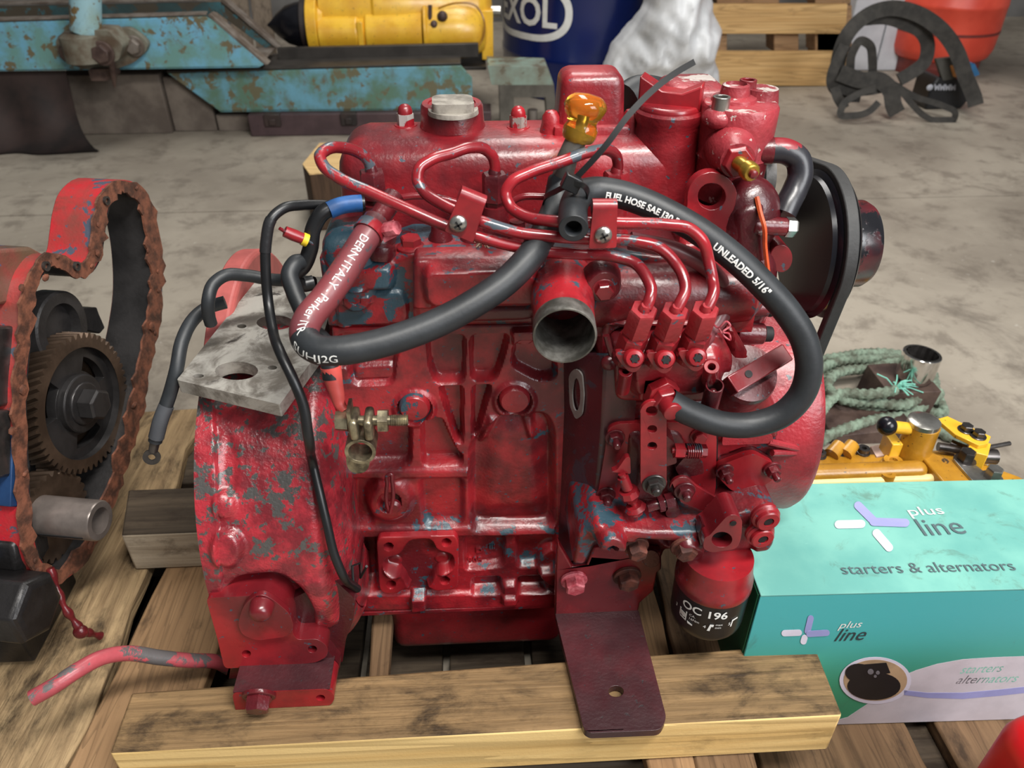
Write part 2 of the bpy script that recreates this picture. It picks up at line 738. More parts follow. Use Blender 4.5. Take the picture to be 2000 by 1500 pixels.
CHIP = (50, 74, 86)
RED = paint('red_engine_paint', (148, 29, 37), (84, 19, 26), CHIP, .735, .45, coat=.35)
RED_CHIP = paint('red_paint_chipped_to_blue', (158, 32, 40), (92, 20, 27), CHIP, .635, .4, scale=1.9, coat=.35)
RED_BLUE = paint('red_paint_heavily_chipped_to_blue', (152, 30, 38), (88, 20, 27), (44, 68, 80), .575, .5, scale=1.5)
RED_DARK = paint('dark_red_greasy_paint', (104, 24, 31), (64, 17, 23), (44, 62, 72), .74, .7, rough=.3)
RED_SMOOTH = paint('red_paint_on_machined_steel', (156, 30, 38), (100, 21, 28), CHIP, .76, .4, rough=.3, tex=.1, fine=160)
RED_PIPE = paint('red_paint_worn_to_steel', (156, 34, 42), (108, 24, 31), (72, 80, 88), .60, .3, rough=.24, tex=.05, scale=1.3)
RED_ROUGH = paint('rough_cast_red_paint', (156, 36, 46), (98, 24, 32), (62, 80, 86), .69, .5, rough=.4, tex=.6, fine=260)
RED_SALT = paint('red_paint_with_white_corrosion', (152, 46, 54), (108, 30, 37), (176, 166, 160), .66, .45, rough=.45, tex=.7, fine=220, up_wear=.25)
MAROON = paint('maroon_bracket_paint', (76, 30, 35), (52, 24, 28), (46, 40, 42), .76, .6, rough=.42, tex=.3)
PINK = plain('faded_pink_paint', (176, 88, 84), .5, var=.25, bump=.2)
HOUSING = paint('red_flywheel_housing_paint', (164, 42, 52), (108, 28, 36), (72, 70, 68), .605, .35, rough=.32, tex=.75, fine=300, scale=4.2, coat=.4, speck=False)
RUBBER = plain('black_rubber_hose', (40, 43, 46), .48, var=.35, scale=25, bump=.12, fine=300, spec=.45)
RUBBER_RED = paint('rubber_hose_with_red_overspray', (118, 52, 56), (88, 44, 50), (70, 64, 68), .66, .3, rough=.5, tex=.1)
RUBBER_DK = paint('black_hose_with_red_flecks', (36, 36, 42), (28, 27, 33), (128, 26, 36), .60, .2, rough=.38, tex=.1, speck=False)
BORE = plain('dark_bore', (14, 13, 14), .7, bump=0)
BLACKWIRE = plain('black_cable_sheath', (24, 25, 27), .38, var=.3, bump=.05)
STEEL = plain('bright_steel', (178, 176, 170), .28, .9, .3, 40, .08)
STEEL_DK = plain('oily_dark_steel', (96, 92, 90), .3, .8, .5, 30, .12)
GEARSTEEL = plain('oiled_gear_steel', (62, 60, 60), .36, .5, .4, 26, .1)
GEARTOOTH = plain('oil_browned_gear_steel', (98, 80, 66), .36, .6, .45, 26, .1)
IRON = plain('bare_grey_iron', (92, 90, 88), .5, .55, .4, 40, .3)
CASTALU = plain('weathered_aluminium', (150, 148, 142), .42, .7, .45, 45, .25, col2=(88, 86, 80))
RUSTBOLT = plain('rusty_bolt_head', (104, 56, 44), .7, .15, .4, 90, .5, col2=(66, 38, 32))
PINKBOLT = plain('pink_faded_bolt_head', (214, 120, 128), .5, .1, .3, 120, .4, col2=(170, 60, 72))
BRASS = plain('yellow_brass', (196, 160, 70), .3, .85, .3, 60, .08)
ZINC = plain('zinc_plated_steel', (170, 160, 132), .34, .8, .35, 70, .12, col2=(96, 88, 74))
WHITE_PRINT = plain('white_print', (224, 224, 220), .6, var=.1, bump=0)
GREY_PRINT = plain('grey_print', (78, 96, 100), .6, var=.1, bump=0)
DARK_PRINT = plain('dark_grey_print', (44, 56, 60), .6, var=.1, bump=0)
RED_TUBE = plain('red_shrink_tube', (226, 92, 84), .5, var=.15, scale=50, bump=.1)
BLUE_TUBE = plain('blue_sleeve', (34, 88, 150), .5, var=.3, scale=60, bump=.15)
YEL_TUBE = plain('yellow_terminal', (224, 190, 40), .5, var=.2)
BELT = plain('black_drive_belt', (44, 44, 44), .6, var=.3, bump=.3)
PULLEY = plain('black_pulley_paint', (24, 24, 30), .25, .2, .3, 20, .03)
PULLEY_RED = paint('glossy_black_and_red_cup', (92, 26, 32), (30, 24, 28), (18, 18, 22), .60, .2, rough=.22, tex=.03, speck=False)


def m_amber():
    n = NT('amber_plastic')
    n.done((1.0, 0.56, 0.06, 1), .06, None, 0, trans=.9, ior=1.45)
    return n.m


AMBER = m_amber()
FILTER_BLK = plain('black_filter_can', (20, 21, 23), .33, .0, .3, 30, .04, spec=.5)
CHROME = plain('chrome', (214, 212, 208), .12, 1.0, .15, 20, .02)


def m_plate():
    n = NT('scraped_aluminium_plate')
    c = n.mix(n.ramp(n.noise(30, 8, .65, .5), .4, .62), lin((176, 172, 164)), lin((108, 102, 94)))
    c = n.mix(n.ramp(n.noise(16, 9, .7, 1.0, loc=(4, 4, 1)), .57, .66), c, lin((54, 48, 44)))
    return n.done(c, .5, n.bump(n.noise(120, 6), .4, .0012), .45)


PLATE = m_plate()
# ================================================================== THE RED ENGINE
ENG = thing('diesel_engine', (0.0, 0.09, -0.02), 'small red three cylinder diesel engine standing on two timbers in the middle', 'engine')


def part(name, m, mats, parent=ENG, **k):
    return obj(name, m, mats, parent, **k)


def hexhead(px, py, Y, rpx, hpx, ax=(0, -1, 0), **k):
    """bolt head whose outer face shows at (px, py); Y = plane it sits on"""
    m = M()
    s = pxm(U(px, py, Y=Y))
    h = hpx * s
    ax = Vector(ax).normalized()
    if abs(ax.y) > .5:
        p = U(px, py, Y=Y + ax.y * h) - ax * h
    else:
        p = U(px, py, Y=Y) - ax * h
    k['stud'] = k.get('stud', 0) * s
    m.bolt(p, ax, rpx * s, h, **k)
    return m


def reliefgrid(m, fn, nu, nv, feats, flip=False):
    """cast surface over any parametric sheet: fn(u,v arrays)->points, normals"""
    u, v = np.meshgrid(np.linspace(0, 1, nu), np.linspace(0, 1, nv))
    P3, N3 = fn(u.reshape(-1), v.reshape(-1))
    h = heights(proj(P3), feats)
    P3 = P3 + N3 * h[:, None]
    fs = []
    for j in range(nv - 1):
        for i in range(nu - 1):
            a = j * nu + i
            f = (a, a + 1, a + nu + 1, a + nu)
            fs.append(f[::-1] if flip else f)
    m.add([tuple(p) for p in P3], fs)


# ---------------------------------------------------------------- cylinder block
m = M()
relief(m, [(648, 640), (1150, 630), (1160, 1178), (690, 1188), (672, 1188)], 0.0, [
    ([(836, 660), (908, 657), (906, 746), (852, 749), (838, 712)], -.013, 5, 14),
    ([(920, 657), (994, 655), (982, 700), (968, 741), (922, 743)], -.013, 5, 14),
    ([(660, 655), (790, 655), (772, 700), (768, 748), (690, 752), (680, 716), (660, 716)], -.011, 5, 14),
    ([(690, 722), (770, 718), (766, 746), (690, 750)], .006, 5, 10),
    ([(1008, 662), (1080, 662), (1086, 738), (1052, 742), (1000, 715)], -.012, 6, 14),
    ([(998, 640), (1046, 640), (1046, 674), (1030, 682), (1004, 678)], .007, 3, 10),
    ([(858, 757), (903, 756), (903, 866), (892, 862), (876, 812)], -.014, 5, 10),
    ([(924, 756), (960, 754), (948, 792), (934, 846), (924, 862)], -.013, 5, 10),
    (circ(810, 797, 42, 36), .004, 5),
    (circ(1005, 782, 42, 36), .004, 5),
    (circ(810, 796, 33, 28), -.006, 3),
    (circ(1005, 781, 32, 27), -.006, 3),
    ([(688, 832), (802, 832), (801, 900), (790, 910), (688, 912)], -.013, 6, 14),
    ([(824, 822), (862, 818), (876, 852), (892, 884), (902, 890), (902, 906), (826, 908)], -.014, 5, 12),
    ([(921, 870), (946, 838), (978, 812), (1066, 812), (1079, 840), (1080, 1028), (921, 1032)], -.013, 9, 18),
    ([(962, 830), (1055, 828), (1062, 1010), (940, 1012)], .009, 26, 30),
    ([(955, 812), (975, 812), (950, 862), (938, 872)], .006, 6),
    ([(1018, 812), (1040, 812), (1044, 856), (1034, 856)], .006, 6),
    ([(660, 916), (916, 914), (916, 930), (660, 932)], .004, 4),
    ([(820, 938), (904, 936), (904, 1022), (828, 1026)], -.008, 7, 14),
    (circ(762, 972, 44, 40), .008, 10),
    (circ(762, 972, 21, 18), -.012, 3),
    ([(690, 936), (738, 936), (716, 976), (730, 1020), (690, 1022)], -.008, 8, 12),
    ([(690, 1028), (1084, 1026), (1084, 1042), (690, 1046)], .004, 3),
    ([(690, 1050), (735, 1050), (735, 1150), (690, 1150)], -.02, 6, 8),
    ([(908, 1046), (986, 1044), (984, 1106), (908, 1114)], -.011, 4, 12),
    ([(1010, 1044), (1084, 1042), (1084, 1102), (1010, 1108)], -.011, 5, 12),
    ([(922, 1130), (978, 1128), (976, 1152), (922, 1156)], -.009, 4, 8),
    ([(1012, 1128), (1070, 1126), (1068, 1150), (1012, 1152)], -.009, 4, 8),
    (circ(1084, 1100, 34, 32), .013, 5),
    ([(672, 1156), (1160, 1150), (1160, 1192), (672, 1192)], .006, 3),
    ([(804, 1150), (832, 1150), (832, 1178), (804, 1180)], .008, 3, 4),
    ([(982, 1134), (1008, 1132), (1010, 1166), (980, 1168)], .009, 4, 6),
], 0.17, step=.0013, edge=.003)
part('engine_block', m, RED_CHIP)
BLK = bpy.data.objects['engine_block']
m = M()
for cx, cy in ((810, 793), (1005, 778)):
    p = U(cx, cy, Y=-.004)
    s = pxm(p)
    p.y = .004
    m = M()
    m.lathe(p, (0, -1, 0), [(0, 30.5 * s), (.009, 30.5 * s), (.012, 29 * s), (.0138, 26 * s), (.0150, 12 * s), (.0152, .0005)], 32, True, True)
    part('core_plug', m, RED_BLUE if cx < 900 else RED, BLK)
# cast numbers
m = M()
for txt, px, py, size in (('D', 929, 1077, .0105), ('905', 913, 1096, .0115), ('III', 955, 1070, .0095)):
    emboss(m, txt, size, U(px, py, Y=.0112), (1, 0, 0), (0, 0, 1), .0026, bold=.0002)
part('cast_number', m, RED_CHIP, BLK, kind='stuff')
# dipstick ring
m = M()
m.tube(spline(S((761, 1000, -.030), (756, 985, -.028), (756, 945, -.026), (758, 928, -.026), (763, 926, -.026), (766, 940, -.027), (766, 985, -.030), (762, 1001, -.031)), 8), .0021, 10)
p = U(768, 985, Y=-.008)
m.lathe(p, (0, -1, 0), [(0, .008), (.004, .0085), (.007, .006)], 18)
part('dipstick', m, RED, BLK)
# fuel pump pad
m = M()
relief(m, [(735, 1050), (890, 1046), (896, 1060), (895, 1150), (850, 1156), (835, 1146), (790, 1150), (776, 1160), (742, 1160)], -.012, [
    ([(800, 1058), (842, 1056), (850, 1078), (884, 1086), (884, 1112), (850, 1118), (834, 1150), (800, 1152), (790, 1122), (752, 1112), (752, 1094), (786, 1086)], -.02, 5, 14),
    (circ(770, 1110, 18, 14), .010, 8), (circ(862, 1105, 18, 14), .010, 8),
    (circ(759, 1068, 8, 7), -.016, 1.5), (circ(872, 1060, 8, 7), -.016, 1.5), (circ(764, 1142, 8, 7), -.016, 1.5), (circ(869, 1134, 8, 7), -.016, 1.5)],
    .01, step=.0009, r=14, edge=.0012)
part('fuel_pump_pad', m, RED_SMOOTH, BLK)

# sump
m = M()
a, b = U(757, 1195, Y=.012), U(1120, 1190, Y=.012)
m.rbox((a.x, .014, -.132), (b.x - .012, .165, -.028), .016, 4)
m.v = [(x, y, -.160 - z) for x, y, z in m.v]
m.f = [f[::-1] for f in m.f]
a, b = U(684, 1186, Y=-.004), U(1120, 1176, Y=-.004)
m.box((a.x, -.006, -.034), (b.x + .04, .17, -.028))
part('oil_sump', m, RED, bevel=.001)

# ---------------------------------------------------------------- cylinder head
m = M()
relief(m, [(622, 508), (760, 505), (800, 492), (1200, 490), (1330, 505), (1330, 634), (655, 642), (640, 640)], -.002, [
    ([(650, 515), (768, 512), (768, 560), (650, 562)], .010, 8, 16),
    ([(660, 572), (786, 566), (796, 590), (796, 628), (660, 634)], .004, 4, 12),
    (circ(698, 577, 28, 24), .005, 4), (circ(696, 575, 9, 8), -.01, 2)], .16, step=.0016, edge=.006)
part('cylinder_head', m, RED_BLUE)
HEAD = bpy.data.objects['cylinder_head']
m = M()
a, b = U(640, 500, Y=.01), U(1330, 490, Y=.01)
m.box((a.x, .004, .36), (b.x, .17, .425))
part('head_deck', m, RED_DARK, HEAD, bevel=.004)
# left end lump with the hose stub
m = M()
a, b = U(622, 500, Y=-.012), U(800, 510, Y=-.012)
m.rbox((a.x, -.010, .385), (b.x - .028, .06, .447), .016, 4)
p = U(652, 585, Y=.0)
m.rbox((a.x + .004, -.006, .36), (b.x - .055, .06, .40), .01, 3)
part('outlet_housing', m, RED_BLUE, HEAD)
m = hexhead(688, 455, .02, 22, 22, (0, 0, 1))
part('bolt', m, RED_CHIP, HEAD)
m = hexhead(802, 466, .012, 21, 20, (0, 0, 1), flange=True)
part('bolt.001', m, RED_SMOOTH, HEAD)
# plugs and small things on the deck
m = M()
for px, py, r in ((860, 460, 22), (925, 470, 24), (1010, 478, 20)):
    p = U(px, py, Y=.025)
    s = pxm(p)
    m.lathe((p.x, p.y, .424), (0, 0, 1), [(0, r * s * 1.2), (.006, r * s * 1.1), (.012, r * s * .8), (.02, r * s * .75)], 18)
part('deck_plug', m, RED_DARK, HEAD)
# right end block of the head
m = M()
m.box((U(1330, 500, Y=0).x, -.0, .37), (U(1345, 500, Y=.0).x + .03, .15, .43))
part('head_end', m, RED, HEAD, bevel=.004)

# ---------------------------------------------------------------- rocker cover
m = M()
a, b = U(657, 390, Y=.058), U(1352, 390, Y=.058)
m.rbox((a.x, .056, .418), (b.x, .158, .498), .024, 7, True, .003)
q = U(1303, 260, Y=.088)
m.lathe((q.x, .088, .42), (0, 0, 1), [(0, .031), (.075, .030), (.088, .0285), (.092, .0305), (.098, .0305), (.100, .028)], 40)
m.rbox((a.x - .004, .050, .414), (b.x + .008, .164, .424), .003, 2)
part('rocker_cover', m, RED)
COV = bpy.data.objects['rocker_cover']
p = U(884, 245, Z=.498)
s = pxm(p)
m = M()
m.lathe(p, (0, 0, 1), [(-.003, 66 * s), (.003, 62 * s), (.018, 60 * s), (.0205, 57 * s), (.0205, 46 * s), (.019, 45 * s)], 40)
part('breather_boss', m, RED, COV)
m = M()
t = U(885, 212, Z=.5185)
m.prism(rnd([t + Vector((x * s, y * s, 0)) for x, y in ((-38, -25), (-30, -32), (30, -32), (40, -25), (36, 30), (22, 40), (-26, 40), (-40, 28))], .004), (0, 0, .0075))
m.lathe(t + Vector((0, 0, -.004)), (0, 0, 1), [(0, 48 * s), (.004, 47 * s)], 30)
part('filler_plug', m, plain('bare_grey_plug', (160, 154, 144), .5, .25, .35, 60, .3, col2=(110, 104, 96)), COV, bevel=.001, label='worn bare grey square plug')
for i, (px, py) in enumerate(((793, 243), (1012, 247))):
    p = U(px, py + 2, Z=.4975)
    s = pxm(p)
    m = M()
    m.lathe(p, (0, 0, 1), [(0, 17 * s), (.011, 17 * s)], 6, rot=.3)
    m.cur = 1
    m.lathe(p + Vector((0, 0, .0108)), (0, 0, 1), [(0, 14.5 * s), (.0025, 14.5 * s), (.006, 12 * s), (.008, 7 * s), (.0087, .0004)], 18)
    m.lathe(p, (0, 0, 1), [(-.001, 24 * s), (.0012, 22 * s)], 18)
    part('cap_nut', m, [bpy.data.materials.get('worn_cap_nut') or paint('worn_cap_nut', (166, 164, 160), (140, 134, 128), (150, 30, 40), .57, .2, rough=.3, tex=.05, scale=1.8, up_wear=0), RED_SMOOTH], COV)
# breather box with lugs
a = U(1090, 235, Y=.088)
b = U(1224, 235, Y=.088)
m = M()
m.rbox((a.x, .088, .495), (b.x, .140, .548), .010, 5, True, .003)
m.rbox((a.x - .004, .084, .494), (b.x + .004, .145, .506), .004, 2)
for px in (1076, 1232):
    p = U(px, 232, Y=.10)
    m.lathe((p.x, .098, .496), (0, 0, 1), [(0, .0105), (.010, .0085), (.016, .008), (.020, .005), (.0212, .0005)], 18)
part('breather_box', m, RED, COV)
# filler cap on the neck
m = M()
cx = q.x
zc = .5195
pts = [(-.034, .004), (.034, .004), (.036, .012), (.012, .023), (-.012, .023), (-.036, .012)]
U0 = Vector((math.cos(R(-22)), math.sin(R(-22)), 0))
V0 = Vector((-U0.y, U0.x, 0))
c0 = Vector((cx, .090, zc))
m.lathe(c0 + Vector((0, 0, -.002)), (0, 0, 1), [(0, .028), (.005, .028), (.007, .026)], 36)
m.prism([c0 + U0 * x - V0 * .010 + Vector((0, 0, z + .002)) for x, z in ((-.027, 0), (.027, 0), (.027, .021), (.010, .013), (-.006, .014), (-.027, .025))], V0 * .020)
part('filler_cap', m, RED_SMOOTH, COV, bevel=.0014)
m = M()
m.tube(spline(S((1222, 200, .14), (1250, 185, .15), (1290, 190, .155), (1330, 195, .16)), 6), .018, 16)
part('breather_hose', m, RUBBER)

# ---------------------------------------------------------------- injectors
INJ = []
for i, (px, pyt) in enumerate(((726, 338), (966, 343), (1204, 340))):
    p = U(px, pyt, Y=.030)
    s = pxm(p)
    z0 = .424
    o = M()
    top = p.z
    m = M()
    r = 24 * s
    m.lathe((p.x, p.y, z0 - .004), (0, 0, 1), [(0, 34 * s), (.010, 33 * s), (.012, 29 * s), (top - z0 - .022, 26 * s)], 24)
    m.lathe((p.x, p.y, top - .030), (0, 0, 1), [(0, 20 * s), (.008, 20 * s), (.009, 26 * s), (.030, 26 * s), (.032, 23 * s), (.032, 14 * s), (.026, 13 * s)], 6, rot=.2)
    m.lathe((p.x, p.y, top - .004), (0, 0, 1), [(0, 13 * s), (.008, 12 * s), (.011, 9 * s)], 16)
    part('injector', m, RED_DARK if i < 2 else RED)
PR = .0047


def pipe_run(pts, name='injection_pipe', r=PR, mat=RED_PIPE, sub=8, parent=ENG, n=12):
    m = M()
    path = spline(S(*pts), sub)
    m.tube(path, r, n)
    part(name, m, mat, parent)
    return path


pipe_run([(724, 340, .030), (722, 322, .030), (712, 306, .029), (694, 295, .026), (665, 288, .018), (638, 292, .006), (625, 305, -.002), (632, 324, -.008), (660, 346, -.014), (720, 374, -.022), (800, 410, -.032),
          (868, 440, -.038), (930, 461, -.042), (1000, 480, -.042), (1060, 491, -.042), (1130, 496, -.044), (1200, 501, -.050), (1240, 514, -.056), (1262, 540, -.068), (1272, 568, -.078), (1269, 584, -.083), (1262, 602, -.086)])
pipe_run([(966, 345, .030), (967, 325, .030), (962, 306, .029), (946, 291, .026), (920, 288, .020), (880, 300, .010), (840, 313, .0), (819, 330, -.006), (816, 352, -.010), (830, 376, -.016), (858, 396, -.024),
          (900, 417, -.034), (950, 436, -.042), (1010, 454, -.044), (1080, 462, -.044), (1160, 467, -.046), (1240, 471, -.052), (1288, 484, -.057), (1316, 510, -.060), (1336, 546, -.070), (1338, 570, -.078), (1330, 588, -.083), (1322, 604, -.086)])
pipe_run([(1204, 342, .030), (1207, 322, .030), (1203, 304, .028), (1188, 293, .024), (1160, 295, .016), (1090, 318, .002), (1030, 339, -.006), (1000, 355, -.010), (988, 376, -.012), (996, 402, -.018), (1024, 422, -.028),
          (1080, 432, -.040), (1150, 434, -.046), (1220, 436, -.050), (1300, 439, -.054), (1345, 446, -.057), (1372, 470, -.060), (1384, 510, -.062), (1392, 548, -.070), (1394, 570, -.078), (1388, 588, -.083), (1381, 602, -.086)])
# leak-off lines behind
pipe_run([(745, 400, .03), (790, 385, .03), (850, 385, .03), (900, 398, .03), (940, 410, .03)], 'leak_off_pipe', .003)
pipe_run([(985, 410, .03), (1010, 388, .03), (1060, 384, .03), (1120, 392, .03), (1180, 395, .03)], 'leak_off_pipe', .003)
# pipe clamps with cross screws
for i, (pl, scx, Yc) in enumerate((([(897, 383), (946, 403), (924, 474), (868, 452)], (895, 436), -.050), ([(1158, 410), (1206, 410), (1204, 484), (1150, 486)], (1178, 458), -.060))):
    m = M()
    m.plate(pl, Yc, .0022, r=5)
    m.plate(pl, Yc + .012, .0022, r=5)
    a, b = U(pl[0][0], pl[0][1], Y=Yc), U(pl[1][0], pl[1][1], Y=Yc)
    m.tube([a + Vector((0, .006, 0)), b + Vector((0, .006, 0))], .0062, 10)
    cl = part('pipe_clamp', m, RED_SMOOTH, bevel=.0006)
    m = M()
    p = U(scx[0], scx[1], Y=Yc)
    m.lathe(p, (0, -1, 0), [(0, .0068), (.0022, .0066), (.004, .0048), (.0046, .0005)], 18)
    part('screw', m, STEEL, cl)
    m = M()
    for a in (0.5, 0.5 + math.pi / 2):
        m.obox(p + Vector((0, -.0046, 0)), (math.cos(a) * .0034, 0, math.sin(a) * .0034), (0, .0006, 0), (-math.sin(a) * .0007, 0, math.cos(a) * .0007))
    part('screw_slot', m, BORE, cl)

# ---------------------------------------------------------------- intake manifold
m = M()
relief(m, [(806, 508), (1046, 503), (1070, 520), (1072, 622), (1030, 636), (815, 644), (806, 630)], -.024, [
    ([(826, 520), (1030, 512), (1052, 540), (1046, 596), (860, 598), (832, 584)], .010, 8, 22),
    ([(840, 590), (1050, 585), (1050, 606), (850, 612)], -.004, 6, 8),
    ([(806, 606), (1080, 600), (1080, 650), (806, 650)], -.006, 5)], .0, step=.0014, r=12, edge=.006)
a, b = U(1040, 560, Y=-.012), U(1396, 556, Y=-.012)
m.lathe((a.x, -.010, .388), (1, 0, 0), [(0, .028), (.17, .028), (.19, .026), (.200, .016), (.202, .001)], 28)
m.obox(((a.x + b.x) / 2 + .03, -.008, .366), (.085, 0, 0), (0, .018, 0), (0, 0, .010))
part('intake_manifold', m, RED_CHIP)
MAN = bpy.data.objects['intake_manifold']
m = M()
pa, pb = U(1096, 540, Y=.0), U(1103, 657, Y=-.098)
ax = (pb - pa).normalized()
s = pxm(pb)
ro = 63.5 * s
L = (pb - pa).length
m.lathe(pa, ax, [(.02, ro * 1.12), (.045, ro * 1.06), (.06, ro * 1.0), (L * .83, ro * .98)], 48, False, False)
m.ball(pa + Vector((0, -.012, -.002)), ro * 1.12, (1, 1, 1.0), 32, 16)
mo = part('inlet_elbow', m, RED_CHIP, MAN)
m = M()
m.lathe(pa, ax, [(L * .82, ro * .985), (L - .001, ro), (L, ro * .98), (L, ro * .93), (L - .002, ro * .91), (.02, ro * .86), (.018, .001)], 48, False, False)
part('inlet_mouth', m, CASTALU, MAN, label='bare grey aluminium mouth of the inlet')
for px, py in ((1180, 568),):
    mm = M()
    p = U(px, py, Y=-.05)
    mm.lathe((p.x, -.03, p.z + .002), (0, -1, 0), [(0, .017), (.016, .0145), (.018, .013)], 20)
    part('manifold_boss', mm, RED, MAN)
    part('bolt.002', hexhead(1181, 572, -.047, 18, 14, rot=.1), RED_SMOOTH, MAN)

# ---------------------------------------------------------------- flywheel housing
YC, ZC, RH = .09, .12, .192
X0, X1 = -.256, -.136


def hous(u, v):
    ang = np.radians(-80 + 215 * v)
    X = X0 + (X1 - X0) * u
    r = np.full_like(u, RH)
    k = np.clip((u - .80) / .20, 0, 1)
    r = r - .030 * k ** 2.2
    N = np.stack([np.zeros_like(u), -np.cos(ang), np.sin(ang)], -1)
    P3 = np.stack([X, YC - r * np.cos(ang), ZC + r * np.sin(ang)], -1)
    return P3, N


m = M()
reliefgrid(m, hous, 90, 240, [
    ([(340, 500), (418, 560), (418, 760), (424, 900), (426, 1010), (438, 1170), (380, 1250), (330, 900)], .0045, 2.5),
    (circ(446, 1068, 30, 34), .009, 9), (circ(440, 985, 20, 26), .006, 8),
    (circ(447, 915, 16, 60), -.003, 10),
    ([(445, 1150), (470, 1132), (545, 1126), (590, 1160), (612, 1205), (600, 1260), (440, 1290)], -.020, 12, 20),
    ([(585, 1130), (690, 1135), (690, 1220), (640, 1215), (620, 1200)], .003, 10, 20)], flip=False)
# right end wall and rear flange
m.lathe((X1 - .0005, YC, ZC), (1, 0, 0), [(0, RH - .032), (.004, RH - .045), (.006, .10)], 64, False, False)
m.lathe((X0 - .004, YC, ZC), (1, 0, 0), [(0, .13), (0, RH + .0046), (.005, RH + .0046)], 96, False, False)
clampz(m, .0008)
part('flywheel_housing', m, HOUSING)
HOUSE = bpy.data.objects['flywheel_housing']
m = M()
m.lathe((X0 - .014, YC + .075, ZC + .03), (1, 0, 0), [(0, .12), (0, .19), (.02, .19), (.024, .186), (.024, .12)], 96, False, False)
clampz(m, .0008)
part('rear_flange', m, PINK, HOUSE, bevel=.0015)

# mounting foot: stepped front pads
m = M()
foot = [(402, 1168), (520, 1162), (555, 1180), (571, 1210), (572, 1240), (582, 1250), (620, 1248), (640, 1262), (640, 1282), (618, 1294), (560, 1300), (438, 1306), (425, 1250)]
holes = [circ(481, 1277, 9, 7), circ(610, 1268, 9, 7)]
m.plate(foot, -.112, .03, [h for h in holes], r=10)
part('upper_foot_pad', m, RED_SMOOTH, HOUSE, bevel=.0012)
m = M()
m.plate([(472, 1190), (488, 1168), (512, 1160), (535, 1172), (568, 1200), (574, 1228), (560, 1244), (500, 1252), (472, 1240), (464, 1220)], -.1175, .006, r=14)
part('foot_washer', m, RED_SMOOTH, HOUSE, bevel=.001)
m = M()
p = U(510, 1190, Y=-.122)
m.lathe(p + Vector((0, .006, 0)), (0, -1, 0), [(0, .0115), (.010, .0105), (.014, .0085), (.0155, .006), (.0155, .0005)], 24)
part('foot_stud', m, RED_SMOOTH, HOUSE)
# body between the pads and towards the bell
m = M()
m.plate([(452, 1290), (560, 1282), (640, 1270), (664, 1300), (660, 1372), (640, 1384), (462, 1386), (450, 1340)], -.106, .10, r=5)
m.plate([(560, 1175), (650, 1130), (694, 1170), (690, 1212), (676, 1246), (668, 1300), (660, 1376), (600, 1384), (590, 1260)], -.092, .09, r=10)
clampz(m, .0008)
part('foot_body', m, RED_DARK, HOUSE, bevel=.005, seg=3)
m = M()
low = [(453, 1354), (540, 1350), (640, 1346), (655, 1360), (648, 1376), (625, 1384), (540, 1388), (462, 1395)]
m.plate(low, -.142, .035, [circ(626, 1363, 9, 6)], r=9)
clampz(m, .0008)
part('lower_foot_pad', m, RED_SMOOTH, HOUSE, bevel=.0012)
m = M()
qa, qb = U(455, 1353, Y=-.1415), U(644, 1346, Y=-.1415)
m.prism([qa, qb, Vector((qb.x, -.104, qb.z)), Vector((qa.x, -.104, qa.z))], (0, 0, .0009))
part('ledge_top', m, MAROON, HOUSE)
m = hexhead(502, 1385, -.143, 24, 26, (0, -.8, -.25), wash=True)
m.ball(U(505, 1366, Y=-.146), .013, (1, .5, .8), 12, 8)
clampz(m, .0008)
part('foot_bolt', m, RED_DARK, HOUSE)
# scraped plate on top
zt = .322
thk = .013
m = M()
pl = [U(a, b, Z=zt) for a, b in ((345, 742), (546, 790), (620, 690), (640, 625), (658, 540), (505, 542))]
hl = [[U(a, b, Z=zt) for a, b in circ(cx, cy, rx, ry)] for cx, cy, rx, ry in ((462, 724, 42, 18), (537, 630, 36, 14), (602, 559, 20, 8), (387, 734, 11, 4), (532, 718, 9, 4), (472, 637, 9, 4))]
m.prism(rnd(pl, .002), (0, 0, -thk), hl)
part('scraped_plate', m, [PLATE], HOUSE, bevel=.0008, label='scraped bare aluminium plate with holes')
m = M()
a, b = U(400, 790, Y=-.05), U(540, 800, Y=-.05)
m.prism([U(a, b, Z=zt - thk - .0005) for a, b in ((430, 700), (560, 722), (636, 640), (648, 570), (500, 566))], (0, 0, -.06))
part('plate_web', m, HOUSING, HOUSE, bevel=.003)

# ---------------------------------------------------------------- end plate / gear case
m = M()
fr = S((1182, 690, -.046), (1176, 830, -.046), (1164, 960, -.046), (1148, 1040, -.046), (1116, 1108, -.046))
bk = S((1094, 690, .004), (1096, 800, .004), (1090, 960, .004), (1086, 1050, .004), (1084, 1100, .004))
n = len(fr)
bx = [Vector((p.x + .05, .03, p.z)) for p in bk]
fx = [Vector((p.x + .03, p.y, p.z)) for p in fr]
V = fr + bk + bx + fx
fs = []
for i in range(n - 1):
    fs += [(i, n + i, n + i + 1, i + 1), (3 * n + i, i, i + 1, 3 * n + i + 1), (n + i, 2 * n + i, 2 * n + i + 1, n + i + 1)]
fs += [(0, 3 * n, 2 * n, n), (n - 1, 2 * n - 1, 3 * n - 1, 4 * n - 1)]
m.add(V, [f[::-1] for f in fs])
part('end_plate', m, paint('oil_streaked_maroon', (84, 32, 37), (54, 28, 34), (42, 54, 64), .655, .6, rough=.3, tex=.15), bevel=.002)
EP = bpy.data.objects['end_plate']
npl = (fr[1] - bk[0]).cross(bk[2] - bk[0]).normalized()
if npl.x > 0:
    npl = -npl
m = M()
oo = [UPL(a, b, bk[1], npl) + npl * .002 for a, b in rnd([(1128, 716), (1142, 726), (1146, 770), (1142, 808), (1130, 818), (1118, 790), (1116, 730)], 10, 3)]
ii = [UPL(a, b, bk[1], npl) + npl * .002 for a, b in circ(1131, 768, 8, 32)]
